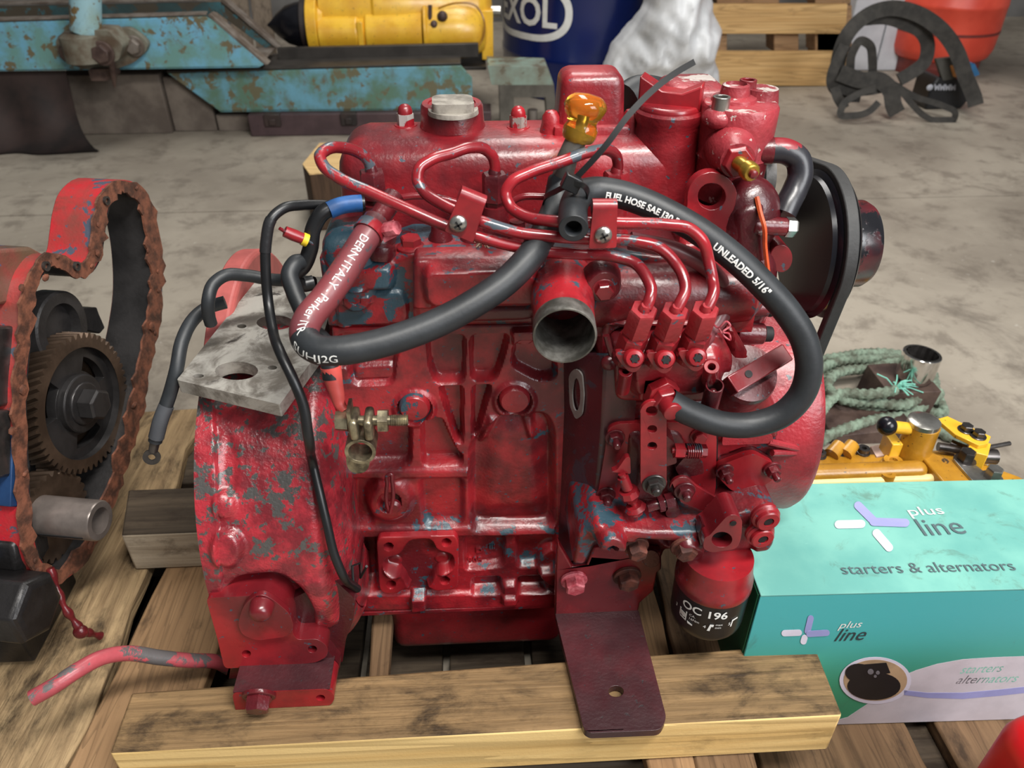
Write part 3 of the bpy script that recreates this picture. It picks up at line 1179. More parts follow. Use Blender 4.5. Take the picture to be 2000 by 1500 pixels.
m.prism(oo, npl * .0016, [ii])
part('gasket', m, plain('grey_gasket', (150, 146, 142), .5, .2, .3, 50, .2), EP)
m = M()
m.prism([UPL(a, b, bk[1], npl) + npl * .0006 for a, b in circ(1116, 968, 13, 62)], npl * .001)
part('oil_mark', m, RED_DARK, EP)

m = M()
relief(m, [(1172, 700), (1184, 640), (1225, 628), (1400, 630), (1440, 650), (1500, 760), (1520, 800), (1520, 905), (1470, 965), (1500, 985), (1500, 1060), (1300, 1078), (1290, 1100), (1140, 1108), (1128, 1100), (1150, 1030), (1168, 960), (1176, 830)], -.040, [
    ([(1178, 640), (1250, 640), (1430, 640), (1434, 780), (1300, 786), (1184, 776)], -.006, 6, 16),
    ([(1196, 652), (1420, 640), (1430, 770), (1200, 772)], -.012, 4, 20),
    ([(1172, 826), (1402, 822), (1404, 990), (1166, 992)], .002, 3, 18),
    ([(1400, 840), (1520, 830), (1520, 850), (1404, 858)], .004, 4)], .03, step=.0018, edge=.006)
part('gear_case', m, RED_CHIP)
GC = bpy.data.objects['gear_case']
# round timing cover with its rim (axis along the crank)
m = M()
xg = U(1574, 840, Y=.0).x
m.lathe((xg - .11, .075, .205), (1, 0, 0), [(0, .110), (.085, .118), (.104, .120), (.110, .117), (.114, .09), (.116, .04)], 72, False, True)
m.lathe((xg - .17, .11, .29), (1, 0, 0), [(0, .10), (.10, .10), (.105, .095), (.106, .03)], 60, False, True)
clampz(m, .103)
part('timing_cover', m, RED_ROUGH)
m = M()
for a, b in (((1500, 862), (1568, 878)), ((1508, 884), (1566, 884))):
    m.tube([U(a[0], a[1], Y=-.046), U(b[0], b[1], Y=-.036)], .0035, 8)
m.plate([(1412, 850), (1500, 846), (1510, 852), (1510, 866), (1410, 870)], -.048, .02, r=5)
part('cover_rib', m, RED_ROUGH, bevel=.002)

# governor plate with gasket
m = M()
gp = [(1188, 836), (1206, 828), (1380, 824), (1400, 846), (1398, 960), (1386, 990), (1340, 996), (1180, 996), (1166, 978), (1172, 940), (1182, 880)]
m.plate([(1180 + (x - 1180) * 1.03 - 4, 910 + (y - 910) * 1.03) for x, y in gp], -.0445, .006, r=14)
part('governor_gasket', m, BORE)
m = M()
m.plate(gp, -.0505, .006, r=14)
part('governor_plate', m, RED_SMOOTH, bevel=.001)
GV = bpy.data.objects['governor_plate']
m = M()
relief(m, [(1228, 844), (1330, 842), (1345, 880), (1335, 985), (1215, 985)], -.053, [([(1240, 858), (1320, 858), (1325, 975), (1230, 975)], .006, 12, 16)], -.045, step=.002, r=14, edge=.004)
part('governor_bulge', m, RED_DARK, GV)
for px, py, st in ((1203, 862, 16), (1185, 974, 14)):
    part('stud_nut', hexhead(px, py, -.0505, 15, 12, stud=st), RED_DARK, GV)
part('bolt.003', hexhead(1368, 858, -.0505, 14, 12), RED_SMOOTH, GV)

# throttle lever
Yl = -.082
m = M()
lo = [(1251, 806)] + [(1276 + 26 * math.cos(a), 808 + 24 * math.sin(a)) for a in np.linspace(math.pi, 2 * math.pi, 12)] + [(1302, 940)] + \
     [(1277 + 26 * math.cos(a), 940 + 24 * math.sin(a)) for a in np.linspace(0, math.pi, 12)]
m.plate(lo, Yl, .004, [circ(1273, 803, 11.5, 9.5), circ(1274, 838, 9.5, 7.5), circ(1274, 871, 9.5, 7.5)])
lev = part('throttle_lever', m, RED_SMOOTH, bevel=.0009)
m = M()
p = U(1277, 945, Y=Yl)
m.cyl(p + Vector((0, .03, 0)), p + Vector((0, .002, 0)), .010)
m.bolt(p, (0, -1, 0), .0085, .006, stud=.006)
part('pivot_nut', m, STEEL_DK, lev)
m = M()
m.plate([(1300, 850), (1320, 868), (1322, 905), (1300, 912)], -.076, .02, r=4)
part('stop_tab', m, RED_DARK, lev, bevel=.001)
# stop lever
m = M()
sl = [(1313 + 0, 945)] + [(1334 + 26 * math.cos(a), 955 + 23 * math.sin(a)) for a in np.linspace(math.pi, 1.62 * math.pi, 10)] + [(1362, 950), (1398, 972)] + \
     [(1386 + 15 * math.cos(a), 989 + 13 * math.sin(a)) for a in np.linspace(-.5, 1.9, 8)] + [(1330, 982)]
m.plate(sl, -.076, .0036, [rnd([(1376, 990), (1388, 982), (1392, 987), (1380, 995)], 3)])
lev2 = part('stop_lever', m, RED_SMOOTH, bevel=.0008)
m = M()
p = U(1337, 958, Y=-.076)
m.cyl(p + Vector((0, .028, 0)), p + Vector((0, .002, 0)), .010)
m.bolt(p, (0, -1, 0), .0078, .005, stud=.006)
part('pivot_nut.001', m, RED_DARK, lev2)
# idle screw with its spring
m = M()
a, b = U(1312, 880, Y=-.078), U(1368, 881, Y=-.078)
d = (b - a).normalized()
m.cyl(a, b, .003, n=10)
m.lathe(a + d * .002, d, [(0, .0072), (.009, .0072)], 6, rot=.2)
m.lathe(b - d * .001, d, [(0, .0064), (.006, .0064)], 6)
isc = part('idle_screw', m, RED_SMOOTH)
m = M()
u, w = perp(d)
m.tube([a + d * (.012 + .014 * k / 70) + (u * math.cos(k * .63) + w * math.sin(k * .63)) * .0065 for k in range(71)], .0008, 6)
part('spring', m, RED_PIPE, isc)
m = M()
m.plate([(1338, 892), (1352, 888), (1372, 900), (1376, 925), (1330, 935), (1318, 915)], -.066, .012, r=6)
part('stop_bracket', m, RED_DARK, bevel=.001)
# fin and adjusting screw at the left
m = M()
m.plate([(1194, 922), (1206, 917), (1222, 894), (1231, 893), (1232, 926), (1214, 924)], -.074, .006, r=4)
part('speed_fin', m, RED_SMOOTH, GV, bevel=.001)
m = M()
a, b = U(1214, 925, Y=-.075), U(1243, 998, Y=-.080)
d = (b - a).normalized()
m.cyl(a, b, .0035, n=10)
m.lathe(a + d * .004, d, [(0, .0055), (.014, .0055)], 10)
m.lathe(a + d * .020, d, [(0, .009), (.006, .010), (.010, .007), (.013, .006)], 8)
m.lathe(b - d * .004, d, [(-.004, .008), (0, .011), (.002, .008), (.007, .006)], 8)
part('adjusting_screw', m, RED_SMOOTH)
m = M()
a, b = U(1264, 990, Y=-.076), U(1318, 976, Y=-.074)
d = (b - a).normalized()
m.cyl(a, b, .0052, n=12)
m.lathe(a + d * .011, d, [(0, .0085), (.005, .0085)], 6)
m.lathe(a + d * .018, d, [(0, .008), (.008, .008)], 6)
m.lathe(U(1313, 997, Y=-.072), (0, -1, 0), [(-.01, .007), (.003, .007), (.004, .004)], 14)
part('limit_screw', m, RED_DARK)

# ---------------------------------------------------------------- injection pump
m = M()
relief(m, [(1196, 668), (1410, 652), (1434, 700), (1428, 752), (1390, 786), (1300, 790), (1204, 784)], -.050, [
    ([(1226, 690), (1400, 676), (1408, 740), (1370, 760), (1236, 764)], .012, 10, 16)], -.030, step=.0016, r=14, edge=.004)
part('injection_pump', m, RED)
IP = bpy.data.objects['injection_pump']
for i, (tx, ty, bx, by) in enumerate(((1258, 604, 1226, 690), (1319, 606, 1287, 692), (1378, 604, 1349, 688))):
    top, bot = U(tx, ty, Y=-.086), U(bx, by, Y=-.068)
    d = (top - bot).normalized()
    L = (top - bot).length
    s = pxm(top)
    m = M()
    r = 31 * s
    m.lathe(bot, d, [(-.004, r * 1.05), (0, r * 1.0), (.002, r * .97), (L * .44, r * .97), (L * .49, r * .80)], 6, rot=.32)
    m.lathe(bot, d, [(-.006, r * 1.02), (-.001, r * 1.02), (.001, r * .9)], 24)
    m.lathe(bot + d * L * .46, d, [(0, r * .72), (L * .045, r * .78), (L * .055, r * .93), (L * .50, r * .94), (L * .54, r * .84), (L * .54, r * .42), (L * .46, r * .40)], 6, rot=.62)
    m.lathe(top - d * .006, d, [(0, r * .40), (.008, r * .38), (.011, r * .26)], 16)
    dv = part('delivery_valve', m, RED, IP, ang=30)
    # lock tab with star screw
    m = M()
    m.plate([(bx - 26, by - 2), (bx + 24, by - 6), (bx + 30, by + 8), (bx + 26, by + 28), (bx + 14, by + 38), (bx + 2, by + 36), (bx - 14, by + 20)], -.082, .005, r=8)
    part('lock_tab', m, RED, dv, bevel=.001)
    m = M()
    p = U(bx + 13, by + 15, Y=-.088)
    m.lathe(p + Vector((0, .006, 0)), (0, -.94, .34), [(0, .0085), (.004, .0085), (.0065, .0068), (.0072, .004), (.0062, .0036)], 24)
    part('star_screw', m, RED_SMOOTH, dv)
    m = M()
    q2 = p + Vector((0, .006, 0)) + Vector((0, -.94, .34)).normalized() * .0074
    uu, ww = perp((0, -.94, .34))
    st = []
    for k in range(12):
        rr2 = .0042 if k % 2 == 0 else .0026
        st.append(q2 + (uu * math.cos(k * math.pi / 6) + ww * math.sin(k * math.pi / 6)) * rr2)
    m.prism(st, Vector((0, .94, -.34)) * .001)
    part('star_recess', m, BORE, dv)
# tubular pillars
for tx, ty, bx, by, ro, mat, nm in ((1222, 724, 1216, 762, 14, RED_SMOOTH, 'hollow_pillar'), (1390, 716, 1384, 742, 15, RED_SMOOTH, 'hollow_pillar'), (1396, 752, 1384, 800, 18, RED_DARK, 'hollow_pillar')):
    a, b = U(tx, ty, Y=-.078), U(bx, by, Y=-.064)
    s = pxm(a)
    m = M()
    m.pipe(b, a, ro * s, ro * s * (.5 if ro < 18 else .82), 24)
    hp = part(nm, m, mat, IP, bevel=.0004)
    m = M()
    d = (a - b).normalized()
    m.lathe(b, d, [(0, ro * s * .9), ((a - b).length * .6, ro * s * .85)], 20)
    if ro == 18:
        m.ball(b + d * (a - b).length * .7, ro * s * .5)
    part('pillar_core', m, RED_DARK if ro == 18 else BORE, hp)
m = M()
p = U(1190, 708, Y=-.046)
m.ball(p, .0075, (1, .8, 1), 16, 10)
m.tube(spline(S((1184, 655, -.045), (1190, 676, -.046), (1198, 700, -.046)), 5), .0028, 8)
part('lead_seal', m, RED, IP)
# fuel union
m = M()
a = U(1288, 762, Y=-.064)
d = Vector((.18, -.86, -.1)).normalized()
m.rbox((a.x - .016, a.y + .002, a.z - .012), (a.x + .012, a.y + .03, a.z + .012), .003)
m.lathe(a, d, [(0, .0155), (.009, .0155), (.010, .0125)], 6, rot=.4)
m.lathe(a + d * .010, d, [(0, .0125), (.006, .0125), (.008, .011)], 6, rot=.1)
m.lathe(a + d * .0175, d, [(0, .0085), (.012, .0085), (.0125, .006)], 18)
part('fuel_union', m, RED_SMOOTH, bevel=.0006)

# oil filler cap with grip
c = U(1466, 726, Y=-.052)
ax = Vector((0.06, -.64, .76)).normalized()
s = pxm(c)
rc = 64 * s
m = M()
m.lathe(c - ax * .03, ax, [(-.05, rc * .8), (-.012, rc * .82), (-.010, rc * 1.02), (-.002, rc * 1.02), (.002, rc * .98), (.018, rc * .97), (.0225, rc * .95), (.026, rc * .9), (.027, rc * .6)], 48)
part('oil_filler_cap', m, RED)
OC = bpy.data.objects['oil_filler_cap']
m = M()
tc = c - ax * .003
g1 = UPL(1426, 752, tc + ax * .012, ax) - tc
g2 = UPL(1534, 688, tc + ax * .012, ax) - tc
gu = (g2 - g1)
gu -= ax * gu.dot(ax)
gl = gu.length / 2
gu.normalize()
gv = ax.cross(gu)
gc = tc + (g1 + g2) / 2
gc -= ax * ((gc - tc).dot(ax))
m.prism([gc + gu * x + ax * z - gv * .009 for x, z in ((-gl * .95, -.004), (gl, -.004), (gl, .017), (gl * .25, .013), (-gl * .45, .0125), (-gl, .016))], gv * .0165)
part('grip', m, RED_SMOOTH, OC, bevel=.0012)
m = M()
gp0 = gc + ax * .0127 - gu * gl * .35
m.lathe(gp0, ax, [(0, .0034), (.0006, .0034)], 14)
part('grip_hole', m, BORE, OC)

# flange cover with two studs
fl = [(1402, 910), (1424, 902), (1458, 889), (1476, 887), (1497, 899), (1510, 905), (1517, 922), (1506, 941), (1474, 957), (1452, 963), (1428, 958), (1408, 938), (1399, 924)]
m = M()
m.plate([(x - 3, y - 10) for x, y in fl], -.044, .012, r=8)
m.plate([(x - 6, y - 17) for x, y in fl], -.040, .012, r=8)
part('flange_gasket', m, RED_DARK, bevel=.001)
m = M()
m.plate(fl, -.054, .007, r=8)
fc = part('blanking_plate', m, RED_SMOOTH, bevel=.001)
for px, py in ((1420, 930), (1513, 926)):
    part('stud_nut', hexhead(px, py, -.054, 14, 14, (.12, -1, -.15), stud=14), RED_DARK, fc)

# ---------------------------------------------------------------- oil filter head and filter
m = M()
relief(m, [(1118, 1104), (1130, 1040), (1164, 1014), (1270, 1026), (1380, 1026), (1420, 1012), (1500, 990), (1518, 996), (1520, 1004), (1510, 1015), (1514, 1034), (1508, 1058), (1498, 1072), (1440, 1080), (1340, 1090), (1308, 1076), (1270, 1052), (1215, 1054), (1168, 1052), (1152, 1084), (1142, 1106)], -.085, [
    ([(1150, 996), (1400, 1000), (1400, 1056), (1200, 1056), (1160, 1050)], .010, 22, 20),
    (circ(1191, 1042, 27, 25), .012, 4), (circ(1191, 1043, 9, 8), -.012, 2),
    ([(1238, 1040), (1330, 1050), (1330, 1064), (1250, 1058)], -.010, 6, 10),
    
    (circ(1342, 1062, 30, 26), .010, 6),
    ([(1470, 1000), (1515, 1000), (1512, 1070), (1470, 1076)], .006, 6, 10),
    ], -.01, step=.0012, r=8, edge=.005)
part('filter_head', m, RED_BLUE)
FH = bpy.data.objects['filter_head']
m = M()
m.plate([(1376, 1050), (1386, 1046), (1400, 1030), (1420, 1008), (1436, 1004), (1450, 1014), (1448, 1050), (1440, 1072), (1390, 1080), (1372, 1072)], -.112, .030, [circ(1410, 1054, 20, 15)], r=10)
part('pipe_flange', m, RED_SMOOTH, FH, bevel=.002)
m = M()
p = U(1410, 1054, Y=-.112)
m.lathe(p + Vector((0, .012, 0)), (0, 1, 0), [(0, .0105), (.001, .0105)], 24)
part('pipe_bore', m, BORE, FH)
m = M()
p = U(1432, 1022, Y=-.1125)
m.lathe(p, (0, -1, 0), [(0, .003), (.0005, .003)], 12)
part('small_hole', m, BORE, FH)
for px, py in ((1497, 1018), (1486, 1052)):
    p = U(px, py, Y=-.103)
    m = M()
    m.lathe(p + Vector((0, .016, 0)), (.1, -1, 0), [(.006, .0135), (.009, .0135), (.0105, .0120), (.012, .0135), (.0135, .0115), (.017, .0112), (.018, .0100), (.018, .0050), (.014, .0046)], 28)
    pp = part('socket_plug', m, RED_SMOOTH, FH)
    m = M()
    m.lathe(p + Vector((.0016, -.0012, 0)), (.1, -1, 0), [(-.001, .0047), (-.0002, .0047)], 6)
    part('socket_recess', m, BORE, FH)
m = M()
m.plate([(1378, 1060), (1386, 1046), (1388, 1040), (1372, 1022), (1364, 1045), (1368, 1066)], -.100, .012, r=3)
part('web', m, RED_DARK, FH)

# support bracket, bent, with its bolts
Yb = -.0495
m = M()
hole = [U(a, b, Z=.0105) for a, b in circ(1203, 1350, 15, 11)]
f0 = [U(1083, 1196, Z=.0105), U(1247, 1192, Z=.0105)]
f1 = [U(1140, 1424, Z=.0105), U(1302, 1402, Z=.0105)]
xl0, xr0 = f0[0].x, f0[1].x
yb = Yb
fl = rnd([Vector((xl0, yb + .004, .0105)), f1[0], U(1152, 1432, Z=.0105), U(1290, 1426, Z=.0105), f1[1], Vector((xr0, yb + .004, .0105))], .006)
m.prism(fl, (0, 0, -.0095), [hole])
part('bracket_foot', m, MAROON, bevel=.0016)
m = M()
up = [(1090, 1060), (1118, 1108), (1145, 1106), (1160, 1070), (1210, 1064), (1292, 1078), (1292, 1112), (1284, 1118), (1276, 1155), (1250, 1178)]
zz = .006
pts = [U(a, b, Y=yb) for a, b in up] + [Vector((xr0, yb, zz)), Vector((xl0, yb, zz)), U(1085, 1120, Y=yb)]
m.prism(pts, (0, .009, 0))
bp = part('support_bracket', m, RED_SMOOTH, bevel=.0016)
for px, py, r, h, mat in ((1124, 1150, 20, 20, PINKBOLT), (1229, 1142, 21, 20, RUSTBOLT), (1247, 1084, 19, 22, RUSTBOLT)):
    part('bracket_bolt', hexhead(px, py, yb if py > 1100 else -.080, r, h, (0.05, -1, -.12), rot=.5), mat, bp)
part('bracket_bolt', hexhead(1342, 1084, -.094, 21, 20, (0.05, -1, -.15), rot=.2), RUSTBOLT, FH)
m = M()
m.plate(circ(1272, 1092, 17, 17), yb - .0012, .002)
part('cast_washer', m, RED, bp, bevel=.0006)

# filter can
FY = -.088
fa = U(1398, 1088, Y=FY)
rf = 74.5 * pxm(U(1398, 1110, Y=FY))
zt = fa.z + .004
m = M()
fx, fy = U(1399, 1100, Y=FY).x, FY
rings = [(0, rf * .86), (.004, rf * .92), (-.012 + .0, rf)]
m.lathe((fx, fy, zt), (0, 0, -1), [(0, rf * .90), (.014, rf * .94), (.021, rf * .96), (.024, rf), (.034, rf * 1.01), (.0365, rf * .98)], 64, True, False)
part('filter_collar', m, RED_SMOOTH)
zb = zt - .0355
m = M()
m.lathe((fx, fy, zb), (0, 0, -1), [(0, rf * .985), (.044, rf * .975), (.050, rf * .95), (.055, rf * .87), (.057, rf * .6), (.055, .001)], 64, False, False)
part('oil_filter', m, FILTER_BLK, label='black oil filter can with white print')
OF = bpy.data.objects['oil_filter']


def on_can(m, txt, size, ang0, z, bold=0.0, off=.0005, cx=fx, cy=fy, r=rf * .985):
    ang0 -= .46
    z += .005
    vs, fs = text2d(txt, size, 0, size * .3, bold)
    m.add([(cx + (r + off) * math.sin(ang0 + v[0] / r), cy - (r + off) * math.cos(ang0 + v[0] / r), z + v[1]) for v in vs], fs)


m = M()
on_can(m, 'OC 196', .0142, -.62, zb - .0205, .0003)
on_can(m, '3', .006, -.86, zb - .030)
on_can(m, 'CA.', .0045, -.36, zb - .0275)
on_can(m, '16Nm', .0045, -.36, zb - .0325)
on_can(m, '4', .006, .05, zb - .036)
on_can(m, 'max', .0042, .36, zb - .0305)
on_can(m, 'min', .0042, .36, zb - .0350)
on_can(m, '5', .006, .70, zb - .032)


def can_poly(m, pts, off=.0006, r=rf * .985):
    m.prism([(fx + (r + off) * math.sin(a - .46), fy - (r + off) * math.cos(a - .46), zb + z + .004) for a, z in pts], (0, .0003, 0))


can_poly(m, [(-.66, -.024), (-.62, -.024), (-.62, -.035), (-.66, -.034)])
can_poly(m, [(-.45, -.024), (-.42, -.024), (-.42, -.036), (-.45, -.036)])
can_poly(m, [(-.66, -.027), (-.42, -.028), (-.42, -.0325), (-.52, -.0335), (-.60, -.0325)])
can_poly(m, [(-.64, -.0345), (-.42, -.0355), (-.42, -.037), (-.62, -.036)])
can_poly(m, [(-.38, -.0355), (-.22, -.0375), (-.22, -.039), (-.36, -.0385)])
can_poly(m, [(.22, -.0285), (.32, -.0285), (.31, -.0315), (.26, -.0315), (.24, -.038), (.17, -.038)])
can_poly(m, [(.80, -.0245), (.98, -.0235), (.98, -.0250), (.84, -.026)])
can_poly(m, [(.80, -.0245), (.84, -.0245), (.82, -.034), (.78, -.034)])
part('print', m, WHITE_PRINT, OF)

# ---------------------------------------------------------------- water pump, thermostat, pulley side
m = M()
relief(m, [(1380, 480), (1440, 400), (1480, 380), (1506, 400), (1510, 560), (1500, 640), (1440, 660), (1390, 640), (1352, 600), (1330, 520)], .012, [
    ([(1430, 400), (1490, 390), (1495, 520), (1440, 540)], .008, 12, 14),
    (circ(1455, 600, 40, 36), .008, 14)], .12, step=.002, r=20, edge=.008)
m.ball(U(1456, 425, Y=.03), .030, (1.0, .9, 1.25), 24, 14)
m.ball(U(1450, 540, Y=.02), .028, (1.1, .8, 1.3), 24, 14)
part('water_pump', m, RED_DARK)
WP = bpy.data.objects['water_pump']
for (xa, ya, xb, yb2, rp, Y) in ((1468, 440, 1536, 443, 19, .010), (1440, 597, 1500, 602, 19, .0), (1440, 612, 1488, 622, 22, .02)):
    a, b = U(xa, ya, Y=Y), U(xb, yb2, Y=Y)
    s = pxm(a)
    m = M()
    m.cyl(a, b, rp * s, rp * s * .92, 20)
    part('pump_boss', m, RED, WP, bevel=.0015)
m = M()
a, b = U(1534, 443, Y=.010), U(1552, 444, Y=.010)
m.lathe(a, b - a, [(0, .0088), (.007, .0088), (.009, .0075)], 6)
m.lathe(U(1490, 458, Y=.0), (0, 0, 1), [(0, .004), (.001, .004)], 8)
part('pump_bolt', m, STEEL, WP)
m = M()
a, b = U(1436, 650, Y=.0), U(1490, 652, Y=.0)
s = pxm(a)
m.cyl(a, b, 23 * s, 21 * s, 20)
part('sensor', m, RED_DARK, WP, bevel=.001)
m = M()
m.cyl(b, b + (b - a) * .32, 16 * s, 15 * s, 18)
c2, d2 = U(1496, 600, Y=.0), U(1510, 604, Y=.0)
m.cyl(c2, d2, 17 * s, 16 * s, 18)
part('sensor_end', m, BORE, WP, bevel=.001)
m = M()
m.plate(circ(1526, 505, 22, 27), .012, .03)
part('pump_pad', m, RED_SMOOTH, WP, bevel=.001)
part('bolt.004', hexhead(1418, 520, .0, 11, 16, (.5, -1, 0), wash=False), PINKBOLT, WP)
m = M()
m.tube(spline(S((1478, 385, .01), (1486, 420, .0), (1492, 440, -.004), (1494, 480, -.002), (1500, 530, .0)), 6), .0022, 6)
part('sealant_bead', m, plain('orange_sealant', (206, 84, 40), .5, var=.4, bump=.3), WP)
# lifting eye
m = M()
eye = [(1320, 490), (1334, 440), (1342, 400)] + [(1391 + 49 * math.cos(a), 386 + 50 * math.sin(a)) for a in np.linspace(math.pi * 1.0, math.pi * 1.95, 14)] + [(1436, 400), (1420, 450), (1406, 505)]
m.plate(eye, .012, .010, [circ(1390, 384, 27, 26)])
part('lifting_eye', m, RED_SMOOTH, bevel=.0012)

# thermostat housing
tx = U(1429, 330, Y=.062)
rt = 71 * pxm(tx)
zt = U(1440, 208, Y=.055).z
m = M()
zbm = U(1420, 400, Y=.04).z
hh = zt - zbm
m.lathe((tx.x, .066, zbm), (0, 0, 1), [(0, rt * .92), (hh * .42, rt * .95), (hh * .46, rt * 1.0), (hh * .50, rt * .97), (hh * .80, rt * 1.0), (hh * .97, rt * 1.0), (hh * 1.0, rt * .95), (hh * 1.005, rt * .2)], 48, True, True)
m.rbox((U(1290, 200, Y=.12).x, .09, zt - .03), (tx.x, .155, zt + .006), .012, 4)
m.lathe((tx.x - .004, .074, zt - .002), (0, 0, 1), [(0, rt * .62), (.005, rt * .58), (.007, rt * .40), (.015, rt * .36), (.016, rt * .28), (.013, rt * .26)], 28)
m.lathe((tx.x + .022, .082, zt - .004), (0, 0, 1), [(0, .016), (.012, .014)], 20)
m.ball((tx.x - .024, .05, zt - .008), .013, (1, 1, .7), 16, 10)
part('thermostat_housing', m, RED_SALT)
TH = bpy.data.objects['thermostat_housing']
for px, py, Y in ((1410, 188, .05), (1462, 155, .085)):
    p = U(px, py, Y=Y)
    m = M()
    m.pipe(p - Vector((0, 0, .018)), p, .0074, .0050, 20)
    m.lathe(p - Vector((0, 0, .010)), (0, 0, 1), [(0, .0058), (.001, .0058)], 12)
    part('cap_screw', m, STEEL if px == 1410 else RED_SMOOTH, TH, bevel=.0006)
m = M()
a, b = U(1432, 300, Y=.03), U(1446, 322, Y=.0)
d = (b - a).normalized()
s = pxm(a)
m.lathe(a - d * .02, d, [(0, 50 * s), (.022, 46 * s), (.034, 38 * s), (.040, 33 * s)], 28)
part('sensor_boss', m, RED_SALT, TH)
m = M()
k = a + d * .018
m.lathe(k, d, [(0, 31 * s), (.006, 31 * s), (.009, 27 * s)], 6, rot=.2)
part('sensor_nut', m, RED_SMOOTH, TH, bevel=.0006)
m = M()
k2 = k + d * .009
d3 = (d + Vector((.35, 0, -.1))).normalized()
m.lathe(k2, d3, [(-.002, 15 * s), (.010, 14 * s), (.011, 18 * s), (.018, 18 * s), (.020, 15 * s)], 12)
part('sensor_terminal', m, BRASS, TH, bevel=.0005)
m = M()
m.lathe(k2 + d3 * .020, d3, [(0, 9 * s), (.003, 8 * s), (.004, 4 * s)], 12)
part('terminal_tip', m, RED_SMOOTH, TH)
m = M()
pth = spline(S((1478, 296, .05), (1505, 294, .048), (1535, 296, .046), (1558, 312, .044), (1563, 340, .040), (1552, 372, .034), (1538, 400, .026), (1530, 418, .022)), 8)
m.tube(pth, 24.5 * pxm(pth[10]), 24)
part('bypass_hose', m, RUBBER_DK)
m = M()
m.tube(pth[2:10], 26 * pxm(pth[10]), 24)
part('hose_band', m, RED_DARK, bpy.data.objects['bypass_hose'])

# fan pulley, cup and belt
Xp = U(1597, 480, Y=.085).x
cP = Vector((Xp, .085, U(1590, 478, Y=.085).z))
rp = .073
m = M()
m.lathe(cP + Vector((-.012, 0, 0)), (1, 0, 0), [(0, .02), (.0, rp * .93), (.003, rp * .99), (.007, rp * .90), (.015, rp * .90), (.019, rp * .99), (.022, rp * .94), (.022, .04)], 64, False, False)
m.lathe(cP + Vector((-.016, 0, 0)), (1, 0, 0), [(0, .01), (0, rp * .9), (.006, rp * .93)], 64, True, False)
part('fan_pulley', m, PULLEY)
PU = bpy.data.objects['fan_pulley']
m = M()
m.lathe(cP + Vector((.006, 0, 0)), (1, 0, 0), [(0, .043), (.034, .0425), (.040, .039), (.0415, .03), (.0415, .012), (.046, .010), (.047, .001)], 56, False, False)
part('hub_cup', m, PULLEY_RED, PU)
m = M()
m.bolt(cP + Vector((.0465, -.012, .0)), (1, 0, 0), .007, .006, wash=False)
part('hub_bolt', m, RED_DARK, PU)
# belt: fan pulley -> alternator side (far) -> crank pulley (below)
crank = Vector((Xp, .10, .178))
alt = Vector((Xp, .26, cP.z + .005))
circs = [(cP, rp), (alt, .034), (crank, .048)]
path = []


def arc(c, r, a0, a1, n):
    return [Vector((Xp - .002, c.y + r * math.cos(a), c.z + r * math.sin(a))) for a in np.linspace(a0, a1, n)]


def tang(c1, r1, c2, r2):
    d = math.atan2(c2.z - c1.z, c2.y - c1.y)
    L = math.hypot(c2.z - c1.z, c2.y - c1.y)
    return d + math.acos((r1 - r2) / L)


# counter-clockwise hull order seen with y to the right: crank, alternator, fan -> use outer tangents
seq = [(crank, .048), (alt, .034), (cP, rp)]
ta = []
for i in range(3):
    c1, r1 = seq[i]
    c2, r2 = seq[(i + 1) % 3]
    d = math.atan2(c2.z - c1.z, c2.y - c1.y)
    L = math.hypot(c2.z - c1.z, c2.y - c1.y)
    ta.append(d - math.acos(max(-1, min(1, (r1 - r2) / L))))
for i in range(3):
    c1, r1 = seq[i]
    a0, a1 = ta[i - 1], ta[i]
    while a1 < a0:
        a1 += 2 * math.pi
    path += arc(c1, r1, a0, a1, 22)
full = []
for i in range(len(path)):
    p, q3 = path[i], path[(i + 1) % len(path)]
    k = max(1, int((q3 - p).length / .012))
    full += [p.lerp(q3, j / k) for j in range(k)]
full.append(full[0].copy())
m = M()
m.ribbon(full, (1, 0, 0), .0115, .009)
part('drive_belt', m, BELT, bevel=.0012)
m = M()
m.lathe(crank + Vector((-.010, 0, 0)), (1, 0, 0), [(0, .02), (0, .049), (.004, .043), (.012, .043), (.016, .050), (.018, .02)], 48)
m.cyl(crank + Vector((-.04, 0, 0)), crank + Vector((.0, 0, 0)), .02)
part('crank_pulley', m, PULLEY)
m = M()
m.lathe(alt + Vector((-.10, 0, 0)), (1, 0, 0), [(0, .04), (.004, .055), (.075, .055), (.08, .03), (.09, .03), (.092, .034), (.104, .034)], 40)
part('alternator', m, IRON)
# back side bulk so that the far side of the engine is closed
m = M()
m.box((X1 - .004, .165, .05), (U(1340, 500, Y=.1).x, .185, .40))
part('rear_wall', m, RED_DARK, bevel=.01)
# ================================================================== HOSES AND CABLES ON THE ENGINE
def housing_at(px, py, off=0.004):
    """point on the round bell housing under a picture point (falls back to the plane through its axis)"""
    d = ray(px, py)
    r = RH + off
    a = d.y ** 2 + d.z ** 2
    oy, oz = CAM.y - YC, CAM.z - ZC
    b = 2 * (oy * d.y + oz * d.z)
    c = oy * oy + oz * oz - r * r
    D = b * b - 4 * a * c
    return CAM + d * ((-b - math.sqrt(max(D, 0))) / (2 * a))


